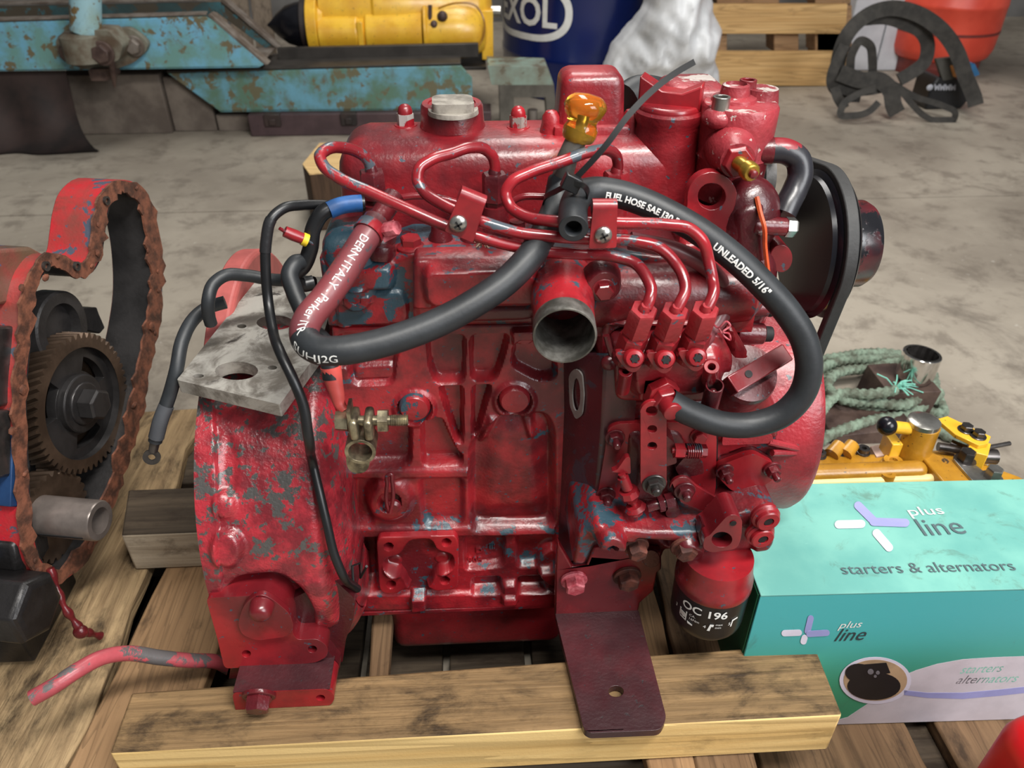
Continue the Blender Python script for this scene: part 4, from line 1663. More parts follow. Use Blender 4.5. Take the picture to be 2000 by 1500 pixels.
# long fuel hose plugged with the screwdriver, looping down and up to the injector clamp
ha = S((1096, 352, .020), (1086, 400, .004), (1066, 448, -.020), (1036, 500, -.050), (990, 548, -.066), (930, 590, -.080), (860, 628, -.092), (790, 656, -.102), (720, 676, -.110), (660, 685, -.114), (622, 683, -.112),
       (600, 668, -.104), (594, 646, -.094), (604, 620, -.084), (632, 586, -.070), (668, 536, -.052), (700, 486, -.032), (722, 452, -.018), (736, 432, -.008))
HA = spline(ha, 10)
hr = .0112
cut = int(len(HA) * 11.4 / 18)
m = M()
m.tube(HA[:cut + 1], hr, 24)
part('fuel_hose', m, RUBBER)
HOSE_A = bpy.data.objects['fuel_hose']
m = M()
m.tube(HA[cut:], hr, 24)
part('hose_end', m, RUBBER_RED, HOSE_A, label='upper end of the hose with red overspray')
m = M()
LA = [0.0]
for i in range(1, len(HA)):
    LA.append(LA[-1] + (HA[i] - HA[i - 1]).length)
text_on_tube(m, 'DERN ITALY - Parker ITR', .0094, HA[::-1], hr, .022, (.15, -.75, .5))
sU = LA[-1] - LA[int(np.argmin(np.hypot(*(proj([tuple(p) for p in HA]) - np.array([586, 676])).T)))]
text_on_tube(m, 'SUHJ2G', .0085, HA[::-1], hr, sU, (0, -1, .0))
part('hose_print', m, WHITE_PRINT, HOSE_A)
# worm clamp
m = M()
e0, e1 = HA[-7], HA[-1]
d = (e1 - e0).normalized()
m.lathe(e1 - d * .016, d, [(0, hr * 1.02), (0, hr * 1.12), (.009, hr * 1.12), (.009, hr * 1.02)], 28, False, False)
cp = part('hose_clamp', m, RED_PIPE)
m = M()
q2 = U(768, 446, Y=-.022)
m.obox(q2 + Vector((-.004, .004, -.004)), (.006, 0, .003), (0, .004, 0), (-.002, 0, .005))
m.lathe(q2 + Vector((-.006, .002, -.002)), (.8, -.5, .35), [(0, .006), (.009, .0065), (.012, .0055)], 8)
cs = part('clamp_screw', m, PINKBOLT, cp)
m = M()
m.lathe(U(744, 480, Y=.004), (-.1, -.25, -.9), [(0, .012), (.006, .013), (.012, .010)], 18)
m.cyl(e1 - d * .002, e1 + d * .03, hr * .8, hr * .8, 18)
part('return_union', m, RED_DARK)
for j in range(6):
    pass

# second fuel hose, from the tie round the right side to the pump
hb = S((1120, 446, -.070), (1119, 422, -.052), (1122, 398, -.034), (1134, 380, -.020), (1160, 373, -.014), (1200, 377, -.014), (1250, 392, -.018), (1310, 420, -.026), (1370, 455, -.034), (1430, 500, -.044), (1490, 556, -.056),
       (1540, 612, -.066), (1572, 668, -.074), (1580, 720, -.080), (1566, 770, -.084), (1530, 808, -.086), (1470, 829, -.086), (1410, 828, -.086), (1360, 812, -.084), (1322, 794, -.082), (1304, 782, -.080))
HB = spline(hb, 10)
m = M()
m.tube(HB, hr, 24, ends=False)
d = (HB[1] - HB[0]).normalized()
m.lathe(HB[0] + d * .0002, d, [(.012, .0058), (0, .0062), (-.0006, .0066), (-.0006, hr * .95), (0, hr)], 28, False, False)
part('fuel_hose', m, RUBBER)
HOSE_B = bpy.data.objects['fuel_hose.001']
m = M()
m.lathe(HB[0] + d * .012, d, [(0, .0059), (.001, .0059)], 20)
part('hose_bore', m, BORE, HOSE_B)
m = M()
LB = [0.0]
for i in range(1, len(HB)):
    LB.append(LB[-1] + (HB[i] - HB[i - 1]).length)


def arc_at(pth, L, px, py):
    Q = proj([tuple(p) for p in pth])
    return L[int(np.argmin(np.hypot(Q[:, 0] - px, Q[:, 1] - py)))]


sA = arc_at(HB, LB, 1180, 375)
text_on_tube(m, 'FUEL HOSE SAE J30 R6 SUI', .0070, HB, hr, sA, (-.05, -.93, .1), bold=.00025)
sA = arc_at(HB, LB, 1392, 470)
text_on_tube(m, 'UNLEADED 5/16"', .0078, HB, hr, sA, (-.2, -.93, .15), bold=.00025)
part('hose_print', m, WHITE_PRINT, HOSE_B)
# thin hose behind the pump pipes with its spring clip
m = M()
pth = spline(S((1230, 470, -.02), (1320, 490, -.022), (1390, 530, -.024), (1415, 570, -.026), (1412, 610, -.030), (1390, 645, -.040), (1366, 672, -.052), (1350, 690, -.056)), 8)
m.tube(pth, .0075, 16)
part('return_hose', m, RUBBER_RED)
m = M()
m.tube(spline(S((1392, 632, -.046), (1402, 640, -.052), (1420, 628, -.056), (1426, 636, -.056), (1412, 648, -.056), (1424, 652, -.054), (1426, 664, -.054), (1416, 658, -.054), (1404, 642, -.050)), 6), .0009, 6)
part('spring_clip', m, PINKBOLT, bpy.data.objects['return_hose'])

# ---------------------------------------------------------------- cables
def cable(name, pts, r, mat, parent=ENG, sub=8, n=12):
    m = M()
    pth = spline([p if isinstance(p, Vector) else U(p[0], p[1], Y=p[2]) for p in pts], sub)
    m.tube(pth, r, n)
    return part(name, m, mat, parent), pth


c1, pth = cable('sensor_cable', [(662, 402, .03), (620, 400, .02), (585, 401, .01), (556, 406, .0), (530, 428, -.01), (520, 470, -.016), (519, 530, -.022), (524, 590, -.030), (532, 640, -.050), (548, 690, -.090),
                                 (572, 740, -.105), (592, 790, -.112), (602, 850, -.118)] + [housing_at(a, b, .006) for a, b in ((612, 910), (626, 970), (640, 1030), (652, 1080), (668, 1120))] + [(690, 1144, -.085), (698, 1150, -.08)], .0042, BLACKWIRE)
m = M()
m.tube([U(690, 1140, Y=-.088), U(688, 1105, Y=-.08), U(702, 1100, Y=-.075), U(704, 1128, Y=-.08), U(716, 1106, Y=-.09)], .0014, 6)
part('tie_end', m, BLACKWIRE, c1)
m = M()
m.tube(pth[32:44], .0046, 12)
part('worn_sheath', m, plain('worn_black_sheath', (34, 34, 36), .35, bump=.3), c1)
c2, _ = cable('starter_cable', [(612, 552, .04), (570, 548, .05), (530, 546, .055), (480, 538, .05), (440, 538, .04), (416, 556, .03), (407, 585, .02), (408, 618, .02), (412, 632, .022)], .0058, RUBBER)
c3, _ = cable('battery_cable', [(440, 590, .055), (408, 600, .05), (376, 626, .03), (356, 665, .01), (345, 720, -.01), (330, 775, -.02), (314, 820, -.03), (303, 862, -.035)], .0062, RUBBER)
m = M()
a, b = U(304, 858, Y=-.035), U(299, 880, Y=-.036)
m.cyl(a, b, .0046, .0042, 12)
c = U(296, 893, Y=-.036)
m.lathe(c + Vector((0, .001, 0)), (.2, -1, .2), [(0, .0032), (0, .0078), (.002, .0078), (.002, .0032), (0, .0032)], 20, False, False)
part('ring_terminal', m, STEEL_DK, c3)
m = M()
m.tube(spline(S((325, 792, -.024), (314, 820, -.03), (305, 855, -.035)), 4), .0068, 12)
part('cable_sleeve', m, plain('grey_shrink_sleeve', (66, 68, 72), .5, bump=.1), c3)
c4, pth4 = cable('glow_plug_cable', [(712, 397, .02), (690, 398, .018), (660, 402, .014), (630, 416, .008), (612, 446, .004), (606, 486, .0), (592, 520, -.004), (572, 540, -.01), (590, 556, -.004), (612, 552, .0)], .0066, BLACKWIRE)
m = M()
m.tube(spline(S((707, 397, .018), (690, 398, .0165), (665, 402, .0135), (642, 411, .009)), 6), .0072, 14)
part('blue_sleeve', m, BLUE_TUBE, c4)
c5, _ = cable('earth_cable', [(596, 512, .0), (576, 516, -.010), (566, 536, -.018), (574, 566, -.026), (590, 604, -.036), (606, 640, -.046), (640, 680, -.070), (645, 715, -.080), (648, 740, -.084)], .0074, RUBBER)
m = M()
m.tube(spline(S((646, 716, -.080), (652, 745, -.084), (658, 768, -.088), (664, 790, -.092), (674, 803, -.096)), 6), [.0085 - .0002 * k for k in range(25)], 12)
part('red_shrink_sleeve', m, RED_TUBE, c5)
# battery pole clamp
Yt = -.100
m = M()
ct = U(706, 868, Y=Yt)
s = pxm(ct)
m.pipe(ct + Vector((0, .012, 0)), ct + Vector((0, -.010, 0)), 30 * s, 23 * s, 32)
for px in (694, 722):
    m.rbox((U(px - 9, 0, Y=Yt).x if False else U(px - 9, 830, Y=Yt).x, Yt - .012, U(px, 846, Y=Yt).z), (U(px + 9, 830, Y=Yt).x, Yt + .012, U(px, 808, Y=Yt).z), .003, 3, False)
m.plate([(676, 880), (722, 884), (722, 910), (714, 922), (700, 926), (684, 922), (676, 908)], Yt + .004, .008, r=10)
bt = part('battery_clamp', m, ZINC, bevel=.0012)
m = M()
a, b = U(656, 822, Y=Yt), U(769, 821, Y=Yt)
d = (b - a).normalized()
m.cyl(a + d * .006, b, .0042, n=14)
m.lathe(a, d, [(0, .0082), (.009, .0092), (.010, .0092)], 6, rot=.2)
m.lathe(a + d * .034, d, [(0, .0098), (.008, .0098)], 6, rot=.5)
for k in range(10):
    m.lathe(a + d * (.044 + k * .0014), d, [(0, .0043), (.0007, .0049), (.0014, .0043)], 14, False, False)
m.obox(a + d * .0125 + Vector((0, 0, .004)), d * .0014, (0, .009, 0), (0, 0, .012))
part('clamp_bolt', m, ZINC, bt)
# little red connector with a yellow band
m = M()
a, b = U(556, 452, Y=-.01), U(600, 470, Y=-.006)
d = (b - a).normalized()
m.tube([a, a + d * .008, b], [.0045, .0050, .0044], 10)
cn = part('crimp_connector', m, RED_SMOOTH)
m = M()
m.tube([a + d * .0150, a + d * .0195], .0054, 10)
part('yellow_band', m, YEL_TUBE, cn)
m = M()
m.tube(spline(S((600, 470, -.006), (610, 476, -.004), (610, 500, -.002), (604, 520, .0)), 5), .0012, 6)
m.tube(spline(S((546, 446, -.012), (556, 452, -.010)), 3), .0016, 6)
part('thin_lead', m, RED_PIPE, cn)
# long worn pipe at the lower left
c6, _ = cable('drain_pipe', [(480, 1316, -.03), (450, 1306, -.05), (420, 1292, -.06), (370, 1290, -.07), (310, 1284, -.08), (250, 1276, -.09), (200, 1284, -.105), (150, 1310, -.125), (105, 1340, -.14), (62, 1364, -.15)], .0078, paint('worn_pink_hose', (176, 74, 82), (128, 50, 58), (88, 84, 84), .60, .35, rough=.5, tex=.2), n=16)
# oil-soaked fluff on the head
m = M()
rr = random.Random(3)
for k in range(40):
    p = U(950 + rr.gauss(0, 14), 487 + rr.gauss(0, 8), Y=.0)
    q1 = p + Vector((rr.gauss(0, .004), rr.gauss(0, .003), rr.gauss(0, .003)))
    m.tube([p, (p + q1) / 2 + Vector((0, 0, .002)), q1], .0006, 5)
part('fluff', m, plain('grey_fluff', (150, 128, 110), .9, bump=0), kind='stuff')

# ================================================================== LOOSE THINGS ON THE ENGINE
# screwdriver stuffed into the hose end
tip, hnd0, hnd1 = U(1100, 340, Y=.015), U(1132, 262, Y=.025), U(1148, 190, Y=.028)
ax = (hnd1 - hnd0).normalized()
SD = thing('screwdriver', tip, 'amber handled screwdriver plugged into the black fuel hose', 'screwdriver')
s = pxm(hnd0)
m = M()
L = (hnd1 - hnd0).length
m.lathe(hnd0, ax, [(-.007, 18 * s), (-.005, 33 * s), (.004, 35 * s), (.008, 30 * s), (.011, 28 * s), (L * .5, 37 * s), (L * .75, 43 * s), (L * .94, 39 * s), (L * 1.06, 25 * s), (L * 1.10, 2 * s)], 10, rot=.3)
obj('handle', m, AMBER, SD, bevel=.003, seg=3, ang=50)
m = M()
m.tube([HA[2] , U(1108, 310, Y=.020), hnd0 + ax * .002], [.0088, .0088, .0088], 16)
obj('shaft_sleeve', m, plain('dusty_grey_sleeve', (96, 92, 86), .45, .2, .35, 60, .1), SD)
m = M()
m.cyl(hnd0 - ax * .002, hnd0 + ax * L * .6, .0034)
obj('shaft', m, STEEL, SD)

# cable tie
TIE = thing('cable_tie', U(1120, 360, Y=-.02), 'black cable tie binding the two fuel hoses, long tail upward', 'cable tie')
m = M()
tail = spline(S((1116, 356, -.040), (1140, 332, -.040), (1180, 288, -.038), (1230, 222, -.028), (1280, 172, -.014), (1320, 142, -.004), (1356, 121, .004)), 6)
_, Ft = frames(tail)
m.ribbon(tail, [(p - CAM).normalized().cross(f[0]) for p, f in zip(tail, Ft)], .0046, .0014)
obj("tail", m, plain("matt_black_nylon", (16, 16, 17), .55, bump=0, spec=.3), TIE)
m = M()
hc = U(1116, 357, Y=-.042)
m.obox(hc, Vector((.0062, 0, -.003)), Vector((0, .0045, 0)), Vector((.0025, 0, .0055)))
obj('lock', m, BLACKWIRE, TIE, bevel=.001)
m = M()
ca = HA[4]
loop = S((1112, 360, -.044), (1085, 374, -.030), (1064, 388, -.008), (1066, 404, .006), (1100, 394, .0), (1140, 392, -.030), (1148, 376, -.042), (1138, 362, -.048), (1122, 357, -.046))
m.ribbon(spline(loop, 6), [(.2, -.1, 1)] * (6 * 8 + 1), .0040, .0014)
obj('loop', m, BLACKWIRE, TIE)
# ================================================================== FLOOR, PALLET, TIMBERS
ZF = -.205


def m_floor():
    n = NT('worn_concrete')
    a = n.noise(1.3, 6, .6, .4)
    b = n.noise(9, 8, .7, .3)
    c = n.mix(n.ramp(a, .35, .65), lin((164, 155, 141)), lin((132, 123, 111)))
    c = n.mix(n.math('MULTIPLY', n.ramp(b, .48, .66), .6), c, lin((104, 95, 85)))
    st = n.ramp(n.noise(2.3, 7, .7, .8, loc=(4, 2, 0)), .58, .72)
    c = n.mix(n.math('MULTIPLY', st, .5), c, lin((84, 76, 68)))
    w = n.ramp(n.noise(30, 6, .7, loc=(1, 7, 0)), .64, .72)
    c = n.mix(n.math('MULTIPLY', w, .4), c, lin((205, 200, 190)))
    nr = n.bump(b, .4, .004)
    nr = n.bump(n.noise(60, 5), .3, .002, nr)
    return n.done(c, .62, nr, spec=.35)


FLOOR = m_floor()
m = M()
# two bays of the slab with a joint between them
yj = U(450, 413, Z=ZF).y
m.box((-6, -3, ZF - .1), (6, yj - .004, ZF))
m.box((-6, yj + .004, ZF - .1), (6, 8, ZF))
m.box((-6, yj - .01, ZF - .1), (6, yj + .01, ZF - .006))
obj('floor', m, FLOOR, kind='structure', at=(0, 0, ZF))

PLANK_OLD = wood('old_pallet_plank', (124, 98, 72), (92, 70, 50), .6, 'y', dirt_scale=9, bump=.5)
PLANK_PALE = wood('pale_pallet_plank', (156, 124, 90), (126, 98, 70), .4, 'y', bump=.35)
PLANK_ROUGH = wood('rough_weathered_plank', (178, 152, 114), (104, 82, 58), .8, 'y', bump=1.6, rings=False)
TIMBER_TOP = wood('dirty_sawn_timber', (150, 121, 84), (100, 79, 54), .85, 'x', 1.6, bump=1.2, rings=False, dirt_scale=13)
TIMBER_FACE = wood('fresh_pine_face', (232, 202, 140), (196, 158, 96), .22, 'x', .45, bump=.3, dirt_scale=7)
TIMBER_GREY = wood('grey_weathered_timber', (196, 182, 160), (146, 132, 112), .5, 'x', bump=.7, rings=False)
TIMBER_BLACK = wood('blackened_and_shade_timber', (88, 76, 62), (44, 37, 30), .7, 'x', bump=.8, rings=False)  # also on the bottom boards, where its darkness stands for shade in the gaps

PAL = thing('pallet', (0, 0, ZF), 'worn wooden pallet of wide planks under the red engine and its timbers', 'pallet')
ZP = -.065


def plankpx(pts, zt, th, mat, name='plank', wobble=.003, up=.0):
    """plank running away from the camera; px outline of its top face"""
    m = M()
    P = [U(a, b, Z=zt) for a, b in pts]
    m.prism(P, (0, 0, -th))
    return obj(name, m, mat, PAL, bevel=.003)


def plank_line(x0, y0, x1, y1, w, zt, th, mat, seed=0, name='plank', rough=.0):
    """plank from (x0,y0) to (x1,y1), cross pieces with uneven edges"""
    rr = random.Random(seed)
    d = Vector((x1 - x0, y1 - y0, 0))
    L = d.length
    d.normalize()
    s = Vector((d.y, -d.x, 0))
    n = 14
    vs, fs = [], []
    for i in range(n + 1):
        p = Vector((x0, y0, zt)) + d * (L * i / n)
        a, b = w / 2 + rr.gauss(0, rough), w / 2 + rr.gauss(0, rough)
        dz = -abs(rr.gauss(0, rough * .8))
        vs += [p - s * a + Vector((0, 0, dz - th)), p + s * b + Vector((0, 0, dz - th)), p + s * b + Vector((0, 0, dz)), p - s * a + Vector((0, 0, dz))]
    for i in range(n):
        for k in range(4):
            a, b = i * 4 + k, i * 4 + (k + 1) % 4
            fs.append((b, a, a + 4, b + 4))
    fs += [(0, 1, 2, 3), (n * 4 + 3, n * 4 + 2, n * 4 + 1, n * 4)]
    m = M()
    m.add(vs, fs)
    return obj(name, m, mat, PAL, bevel=.003)


def edge_at(px, py):
    return U(px, py, Z=ZP)


# planks under the engine, each from its near end to its far end (picture points of the middle line)
def plank_px(a, b, w, mat, seed, rough, ext0=.0, ext1=.0, zt=ZP, th=.022):
    A, B = U(a[0], a[1], Z=zt), U(b[0], b[1], Z=zt)
    d = (B - A).normalized()
    A, B = A - d * ext0, B + d * ext1
    return plank_line(A.x, A.y, B.x, B.y, w, zt, th, mat, seed, rough=rough)


plank_px((40, 1420), (316, 800), .135, PLANK_ROUGH, 1, .005, .16, .0)
plank_px((306, 1330), (414, 1080), .108, PLANK_PALE, 2, .0008, .25, .30)
plank_px((548, 1330), (600, 1100), .09, PLANK_OLD, 3, .001, .2, .4)
plank_px((738, 1330), (748, 1190), .022, PLANK_OLD, 4, .001, .2, .5)
plank_px((1262, 1260), (1245, 1180), .05, PLANK_PALE, 5, .001, .2, .3, zt=ZP - .0)
plank_px((1382, 1330), (1352, 1200), .065, PLANK_OLD, 6, .001, .25, .22, zt=ZP - .0)
PAL2 = thing('pallet', (.45, 0, ZF), 'lower pallet of dark planks under the turquoise box', 'pallet')
_p1 = PAL
PAL = PAL2
ZR = -.137
for k_, (a_, b_, w_) in enumerate((((1572, 1470), (1512, 1330), .11), ((1722, 1470), (1650, 1330), .088), ((1950, 1480), (1860, 1330), .10))):
    plank_px(a_, b_, w_, PLANK_OLD, 7 + k_, .001, .12, .30, zt=ZR)
for y_ in (-.16, .16):
    m = M()
    m.box((.30, y_, ZR - .0225), (.80, y_ + .09, ZF + .001))
    obj('bearer', m, TIMBER_BLACK, PAL, bevel=.003)
PAL = _p1
# bearers of the pallet
for y, xr in ((-.17, .255), (.20, .255), (.30, -.12)):
    m = M()
    m.box((-.62, y, ZP - .022), (xr, y + .09, ZP - .118))
    obj('bearer', m, TIMBER_BLACK, PAL, bevel=.003)
for x in (-.60, -.49, -.38, -.27, -.16, -.05, .06, .155):  # close-set dark bottom boards, most added to stand in for shade in the gaps
    m = M()
    m.box((x, -.24, ZF + .001), (x + .1, .40 if x < -.2 else .28, ZP - .118))
    obj('bottom_shade_board', m, TIMBER_BLACK, PAL, bevel=.002)


def timber(name, label, pts, z1, z0, mats, group=None):
    """pts: four top corners; top face gets the first material, sides the second"""
    m = M()
    P = [Vector((p.x, p.y, z1)) for p in pts]
    B = [Vector((p.x, p.y, z0)) for p in pts]
    V = P + B
    m.cur = 0
    m.add(V, [(0, 1, 2, 3)])
    m.cur = 1
    m.add(V, [(7, 6, 5, 4), (1, 0, 4, 5), (2, 1, 5, 6), (3, 2, 6, 7), (0, 3, 7, 4)])
    # weld
    bm = bmesh.new()
    me = bpy.data.meshes.new('t')
    me.from_pydata([tuple(v) for v in m.v], [], m.f)
    me.polygons.foreach_set('material_index', m.mi)
    bm.from_mesh(me)
    bmesh.ops.remove_doubles(bm, verts=bm.verts, dist=1e-5)
    bmesh.ops.recalc_face_normals(bm, faces=bm.faces)
    bm.verts.index_update()
    mm = M()
    mm.v = [tuple(v.co) for v in bm.verts]
    mm.f = [tuple(v.index for v in f.verts) for f in bm.faces]
    mm.mi = [f.material_index for f in bm.faces]
    bm.free()
    return obj(name, mm, mats, bevel=.003, label=label, cat='timber', group=group)


timber('timber_bearer', 'thick pine timber in front under the bracket foot, fresh yellow face', [U(213, 1472, Z=0), U(1646, 1396, Z=0), U(1590, 1256, Z=0), U(256, 1352, Z=0)], 0.0, ZP + .0005, [TIMBER_TOP, TIMBER_FACE])
timber('timber_bearer', 'grey weathered timber under the rear of the flywheel housing', [U(236, 1046, Z=-.001), U(900, 1020, Z=-.001), U(890, 934, Z=-.001), U(250, 956, Z=-.001)], -.001, ZP + .0005, [TIMBER_BLACK, TIMBER_GREY])

# ================================================================== CARDBOARD BOX
def m_card():
    n = NT('printed_turquoise_cardboard')
    c = n.mix(n.ramp(n.noise(12, 5), .35, .65), lin((118, 178, 166)), lin((98, 160, 152)))
    c = n.mix(n.math('MULTIPLY', n.ramp(n.noise(22, 9, .7, .7), .55, .70), .6), c, lin((84, 106, 92)))
    sc2 = n.ramp(n.noise(50, 8, .75, 1.5, stretch=(.5, 2, 2)), .66, .70)
    c = n.mix(n.math('MULTIPLY', sc2, .4), c, lin((176, 226, 214)))
    return n.done(c, .5, n.bump(n.noise(90, 4), .12, .001), spec=.35)


def m_cardfront():
    n = NT('printed_teal_cardboard_front')
    sp = n.t.nodes.new('ShaderNodeSeparateXYZ')
    n.link(n.co, sp.inputs[0])
    # printed bands: turquoise to green
    c = n.mix(n.ramp(sp.outputs[2], .06, .20), lin((58, 140, 106)), lin((70, 162, 164)))
    c = n.mix(n.math('MULTIPLY', n.ramp(n.noise(22, 9, .7, .7), .60, .72), .35), c, lin((70, 86, 76)))
    return n.done(c, .5, n.bump(n.noise(90, 4), .12, .001), spec=.35)


CARD, CARDF = m_card(), m_cardfront()
CARD_WHITE = plain('printed_white_cardboard', (196, 190, 198), .5, var=.12, scale=25, bump=.1)
CARD_RAW = plain('raw_cardboard', (150, 124, 92), .8, var=.2, bump=.2)
CARD_GREEN = plain('dark_green_cardboard', (24, 92, 62), .5, var=.2, bump=.1)
LILAC = plain('lilac_print', (146, 148, 198), .6, var=.1, bump=0)
LILAC_W = plain('pale_lilac_print', (208, 204, 220), .6, var=.1, bump=0)
zT = .098
bA = U(1486, 1163, Z=zT)      # front left top
bB = U(1430, 948, Z=zT)       # back left top
bC = U(2000, 1150, Z=zT)
ex = (bC - bA).normalized()
ey = Vector((-ex.y, ex.x, 0))
dep = (bB - bA).dot(ey)
len_ = .44
bA = bA.copy()
ZR = -.137
BX = thing('cardboard_box', (bA.x + .2, bA.y + .07, ZR), 'long turquoise printed cardboard box for starters and alternators', 'box')
zB = ZR + .0008


def bp3(u, v, z):
    return bA + ex * u + ey * v + Vector((0, 0, z - zT))


th = .003
def slab(name, pts, n, mat):
    m = M()
    m.prism(pts, n * -th)
    return obj(name, m, mat, BX, bevel=.0008)


H = zT - zB
slab('top_panel', [bp3(0, 0, zT), bp3(len_, 0, zT), bp3(len_, dep, zT), bp3(0, dep, zT)], Vector((0, 0, 1)), CARD)
slab('front_panel', [bp3(0.0, 0, zT - .001), bp3(len_, 0, zT - .001), bp3(len_, 0, zB), bp3(0.0, 0, zB)], -ey, CARDF)
slab('back_panel', [bp3(0, dep, zT - .001), bp3(len_, dep, zT - .001), bp3(len_, dep, zB), bp3(0, dep, zB)], ey, CARD)
slab('side_panel', [bp3(-.001, .004, zT - .004), bp3(-.001, dep - .004, zT - .004), bp3(-.001, dep - .004, zB), bp3(-.001, .004, zB)], -ex, CARD_GREEN)
slab('side_panel', [bp3(len_, .004, zT - .004), bp3(len_, dep - .004, zT - .004), bp3(len_, dep - .004, zB), bp3(len_, .004, zB)], ex, CARD_GREEN)

def on_top(px, py):
    return U(px, py, Z=zT + .0004)


fo = bp3(0, 0, 0)
fn = -ey


def on_front(px, py):
    p = UPL(px, py, bA, fn)
    return p


def flat(m, pts, n, off=.0004):
    m.prism([p + n * off for p in pts], n * .0002)


def capsule(a, b, r, conv, n=8):
    """rounded bar between two picture points, r in pixels"""
    a, b = Vector((a[0], a[1])), Vector((b[0], b[1]))
    d = (b - a).normalized()
    q = Vector((-d.y, d.x))
    out = []
    for k in range(n + 1):
        t = math.pi * k / n
        out.append(b + q * (r * math.cos(t)) + d * (r * math.sin(t)))
    for k in range(n + 1):
        t = math.pi * k / n
        out.append(a - q * (r * math.cos(t)) - d * (r * math.sin(t)))
    return [conv(p.x, p.y) for p in out]


zn = Vector((0, 0, 1))
for nm, mt, a_, b_, r_, cv, n_, of_ in (
        ('lilac_bar', LILAC, (1676, 988), (1706, 1018), 8, on_top, zn, .0004), ('lilac_bar', LILAC, (1706, 1020), (1768, 1022), 8, on_top, zn, .0006),
        ('lilac_bar', LILAC, (1583, 1207), (1577, 1232), 6, on_front, fn, .0004), ('lilac_bar', LILAC, (1580, 1237), (1614, 1235), 6, on_front, fn, .0006),
        ('pale_bar', LILAC_W, (1638, 1025), (1682, 1024), 8, on_top, zn, .0004), ('pale_bar', LILAC_W, (1712, 1042), (1736, 1070), 8, on_top, zn, .0004),
        ('pale_bar', LILAC_W, (1532, 1236), (1560, 1235), 6, on_front, fn, .0004), ('pale_bar', LILAC_W, (1571, 1245), (1569, 1252), 6, on_front, fn, .0004)):
    m = M()
    flat(m, capsule(a_, b_, r_, cv), n_, of_)
    obj(nm, m, mt, BX)


def text_px(m, txt, p0, p1, conv, n, hpx, shear=0.0, bold=0.0, off=.0005):
    """one line of print from p0 to p1 (baseline, picture points) with its cap height in pixels"""
    a, b = conv(*p0), conv(*p1)
    e = (b - a)
    w = e.length
    e.normalize()
    up = n.cross(e)
    vs, fs = text2d(txt, 1.0, shear, None, 0)
    wid = max(v[0] for v in vs)
    top = conv(p0[0], p0[1] - hpx)
    hh = abs((top - a).dot(up))
    sx, sy = w / wid, hh / .70
    m.add([a + e * (v[0] * sx) + up * (v[1] * sy) + n * off for v in vs], fs)


for txt_, p0_, p1_, cv, n_, hp_, sh_, mt in (('plus', (1776, 1008), (1846, 1004), on_top, zn, 17, 0, WHITE_PRINT), ('plus', (1636, 1227), (1682, 1224), on_front, fn, 13, .25, WHITE_PRINT),
        ('line', (1802, 1047), (1890, 1042), on_top, zn, 34, 0, GREY_PRINT), ('starters & alternators', (1645, 1122), (1986, 1114), on_top, zn, 20, 0, GREY_PRINT)):
    m = M()
    text_px(m, txt_, p0_, p1_, cv, n_, hp_, sh_)
    obj('print', m, mt, BX)
m = M()
text_px(m, 'line', (1626, 1252), (1688, 1249), on_front, fn, 24, .3)
obj('dark_print', m, DARK_PRINT, BX)
m = M()
edge = [(1770, 1316), (1790, 1308), (1830, 1296), (1880, 1287), (1940, 1283), (2000, 1281), (2060, 1280), (2250, 1284)]
flat(m, [on_front(a, b) for a, b in edge] + [bp3(len_, 0, zB + .001), bp3(.11, 0, zB + .001)] + [on_front(a, b) for a, b in ((1655, 1400), (1700, 1370))], fn, .0003)
obj('white_band', m, CARD_WHITE, BX)
m = M()
flat(m, [on_front(a, b) for a, b in ((1765, 1347), (1810, 1352), (1880, 1352), (1950, 1346), (2040, 1336), (2250, 1330), (2250, 1340), (2040, 1348), (1950, 1358), (1880, 1364), (1810, 1362), (1765, 1356))], fn, .0006)
obj('lilac_stripe', m, LILAC, BX)
m = M()
flat(m, [on_front(a, b) for a, b in circ(1709, 1328, 70, 46, 40)], fn, .0006)
obj('round_border', m, LILAC_W, BX)
m = M()
flat(m, [on_front(a, b) for a, b in circ(1709, 1327, 62, 40, 40)], fn, .0009)
obj('round_picture', m, plain('tan_print', (176, 148, 116), .6, var=.3), BX)
m = M()
flat(m, [on_front(a, b) for a, b in circ(1706, 1338, 52, 27, 30)], fn, .0012)
flat(m, [on_front(a, b) for a, b in circ(1676, 1312, 26, 18, 20)], fn, .0013)
flat(m, [on_front(a, b) for a, b in ((1680, 1296), (1730, 1292), (1738, 1312), (1690, 1320))], fn, .0014)
obj('picture_dark', m, plain('black_print', (26, 24, 26), .5, bump=0), BX)
m = M()
for cx, cy, r in ((1699, 1309, 6), (1713, 1311, 4), (1708, 1318, 3)):
    flat(m, [on_front(a, b) for a, b in circ(cx, cy, r, r * .9, 14)], fn, .0018)
obj('picture_grey', m, plain('grey_photo_print', (120, 116, 122), .5, bump=0), BX)
m = M()
text_px(m, 'starters', (1872, 1315), (1955, 1311), on_front, fn, 16, .25)
text_px(m, 'alternators', (1864, 1335), (1984, 1331), on_front, fn, 16, .25)
obj('green_print', m, plain('pale_green_print', (130, 196, 178), .6, var=.1, bump=0), BX)

# red rounded thing at the lower right corner
m = M()
c = U(2108, 1582, Y=-.30)
m.rbox((c.x - .035, c.y - .05, ZF + .002), (c.x + .10, c.y + .08, c.z + .035), .03, 6)
obj('fuel_can', m, plain('bright_red_plastic', (206, 22, 28), .35, var=.1, bump=.05), label='bright red rounded plastic can cut off at the lower right corner', cat='can')
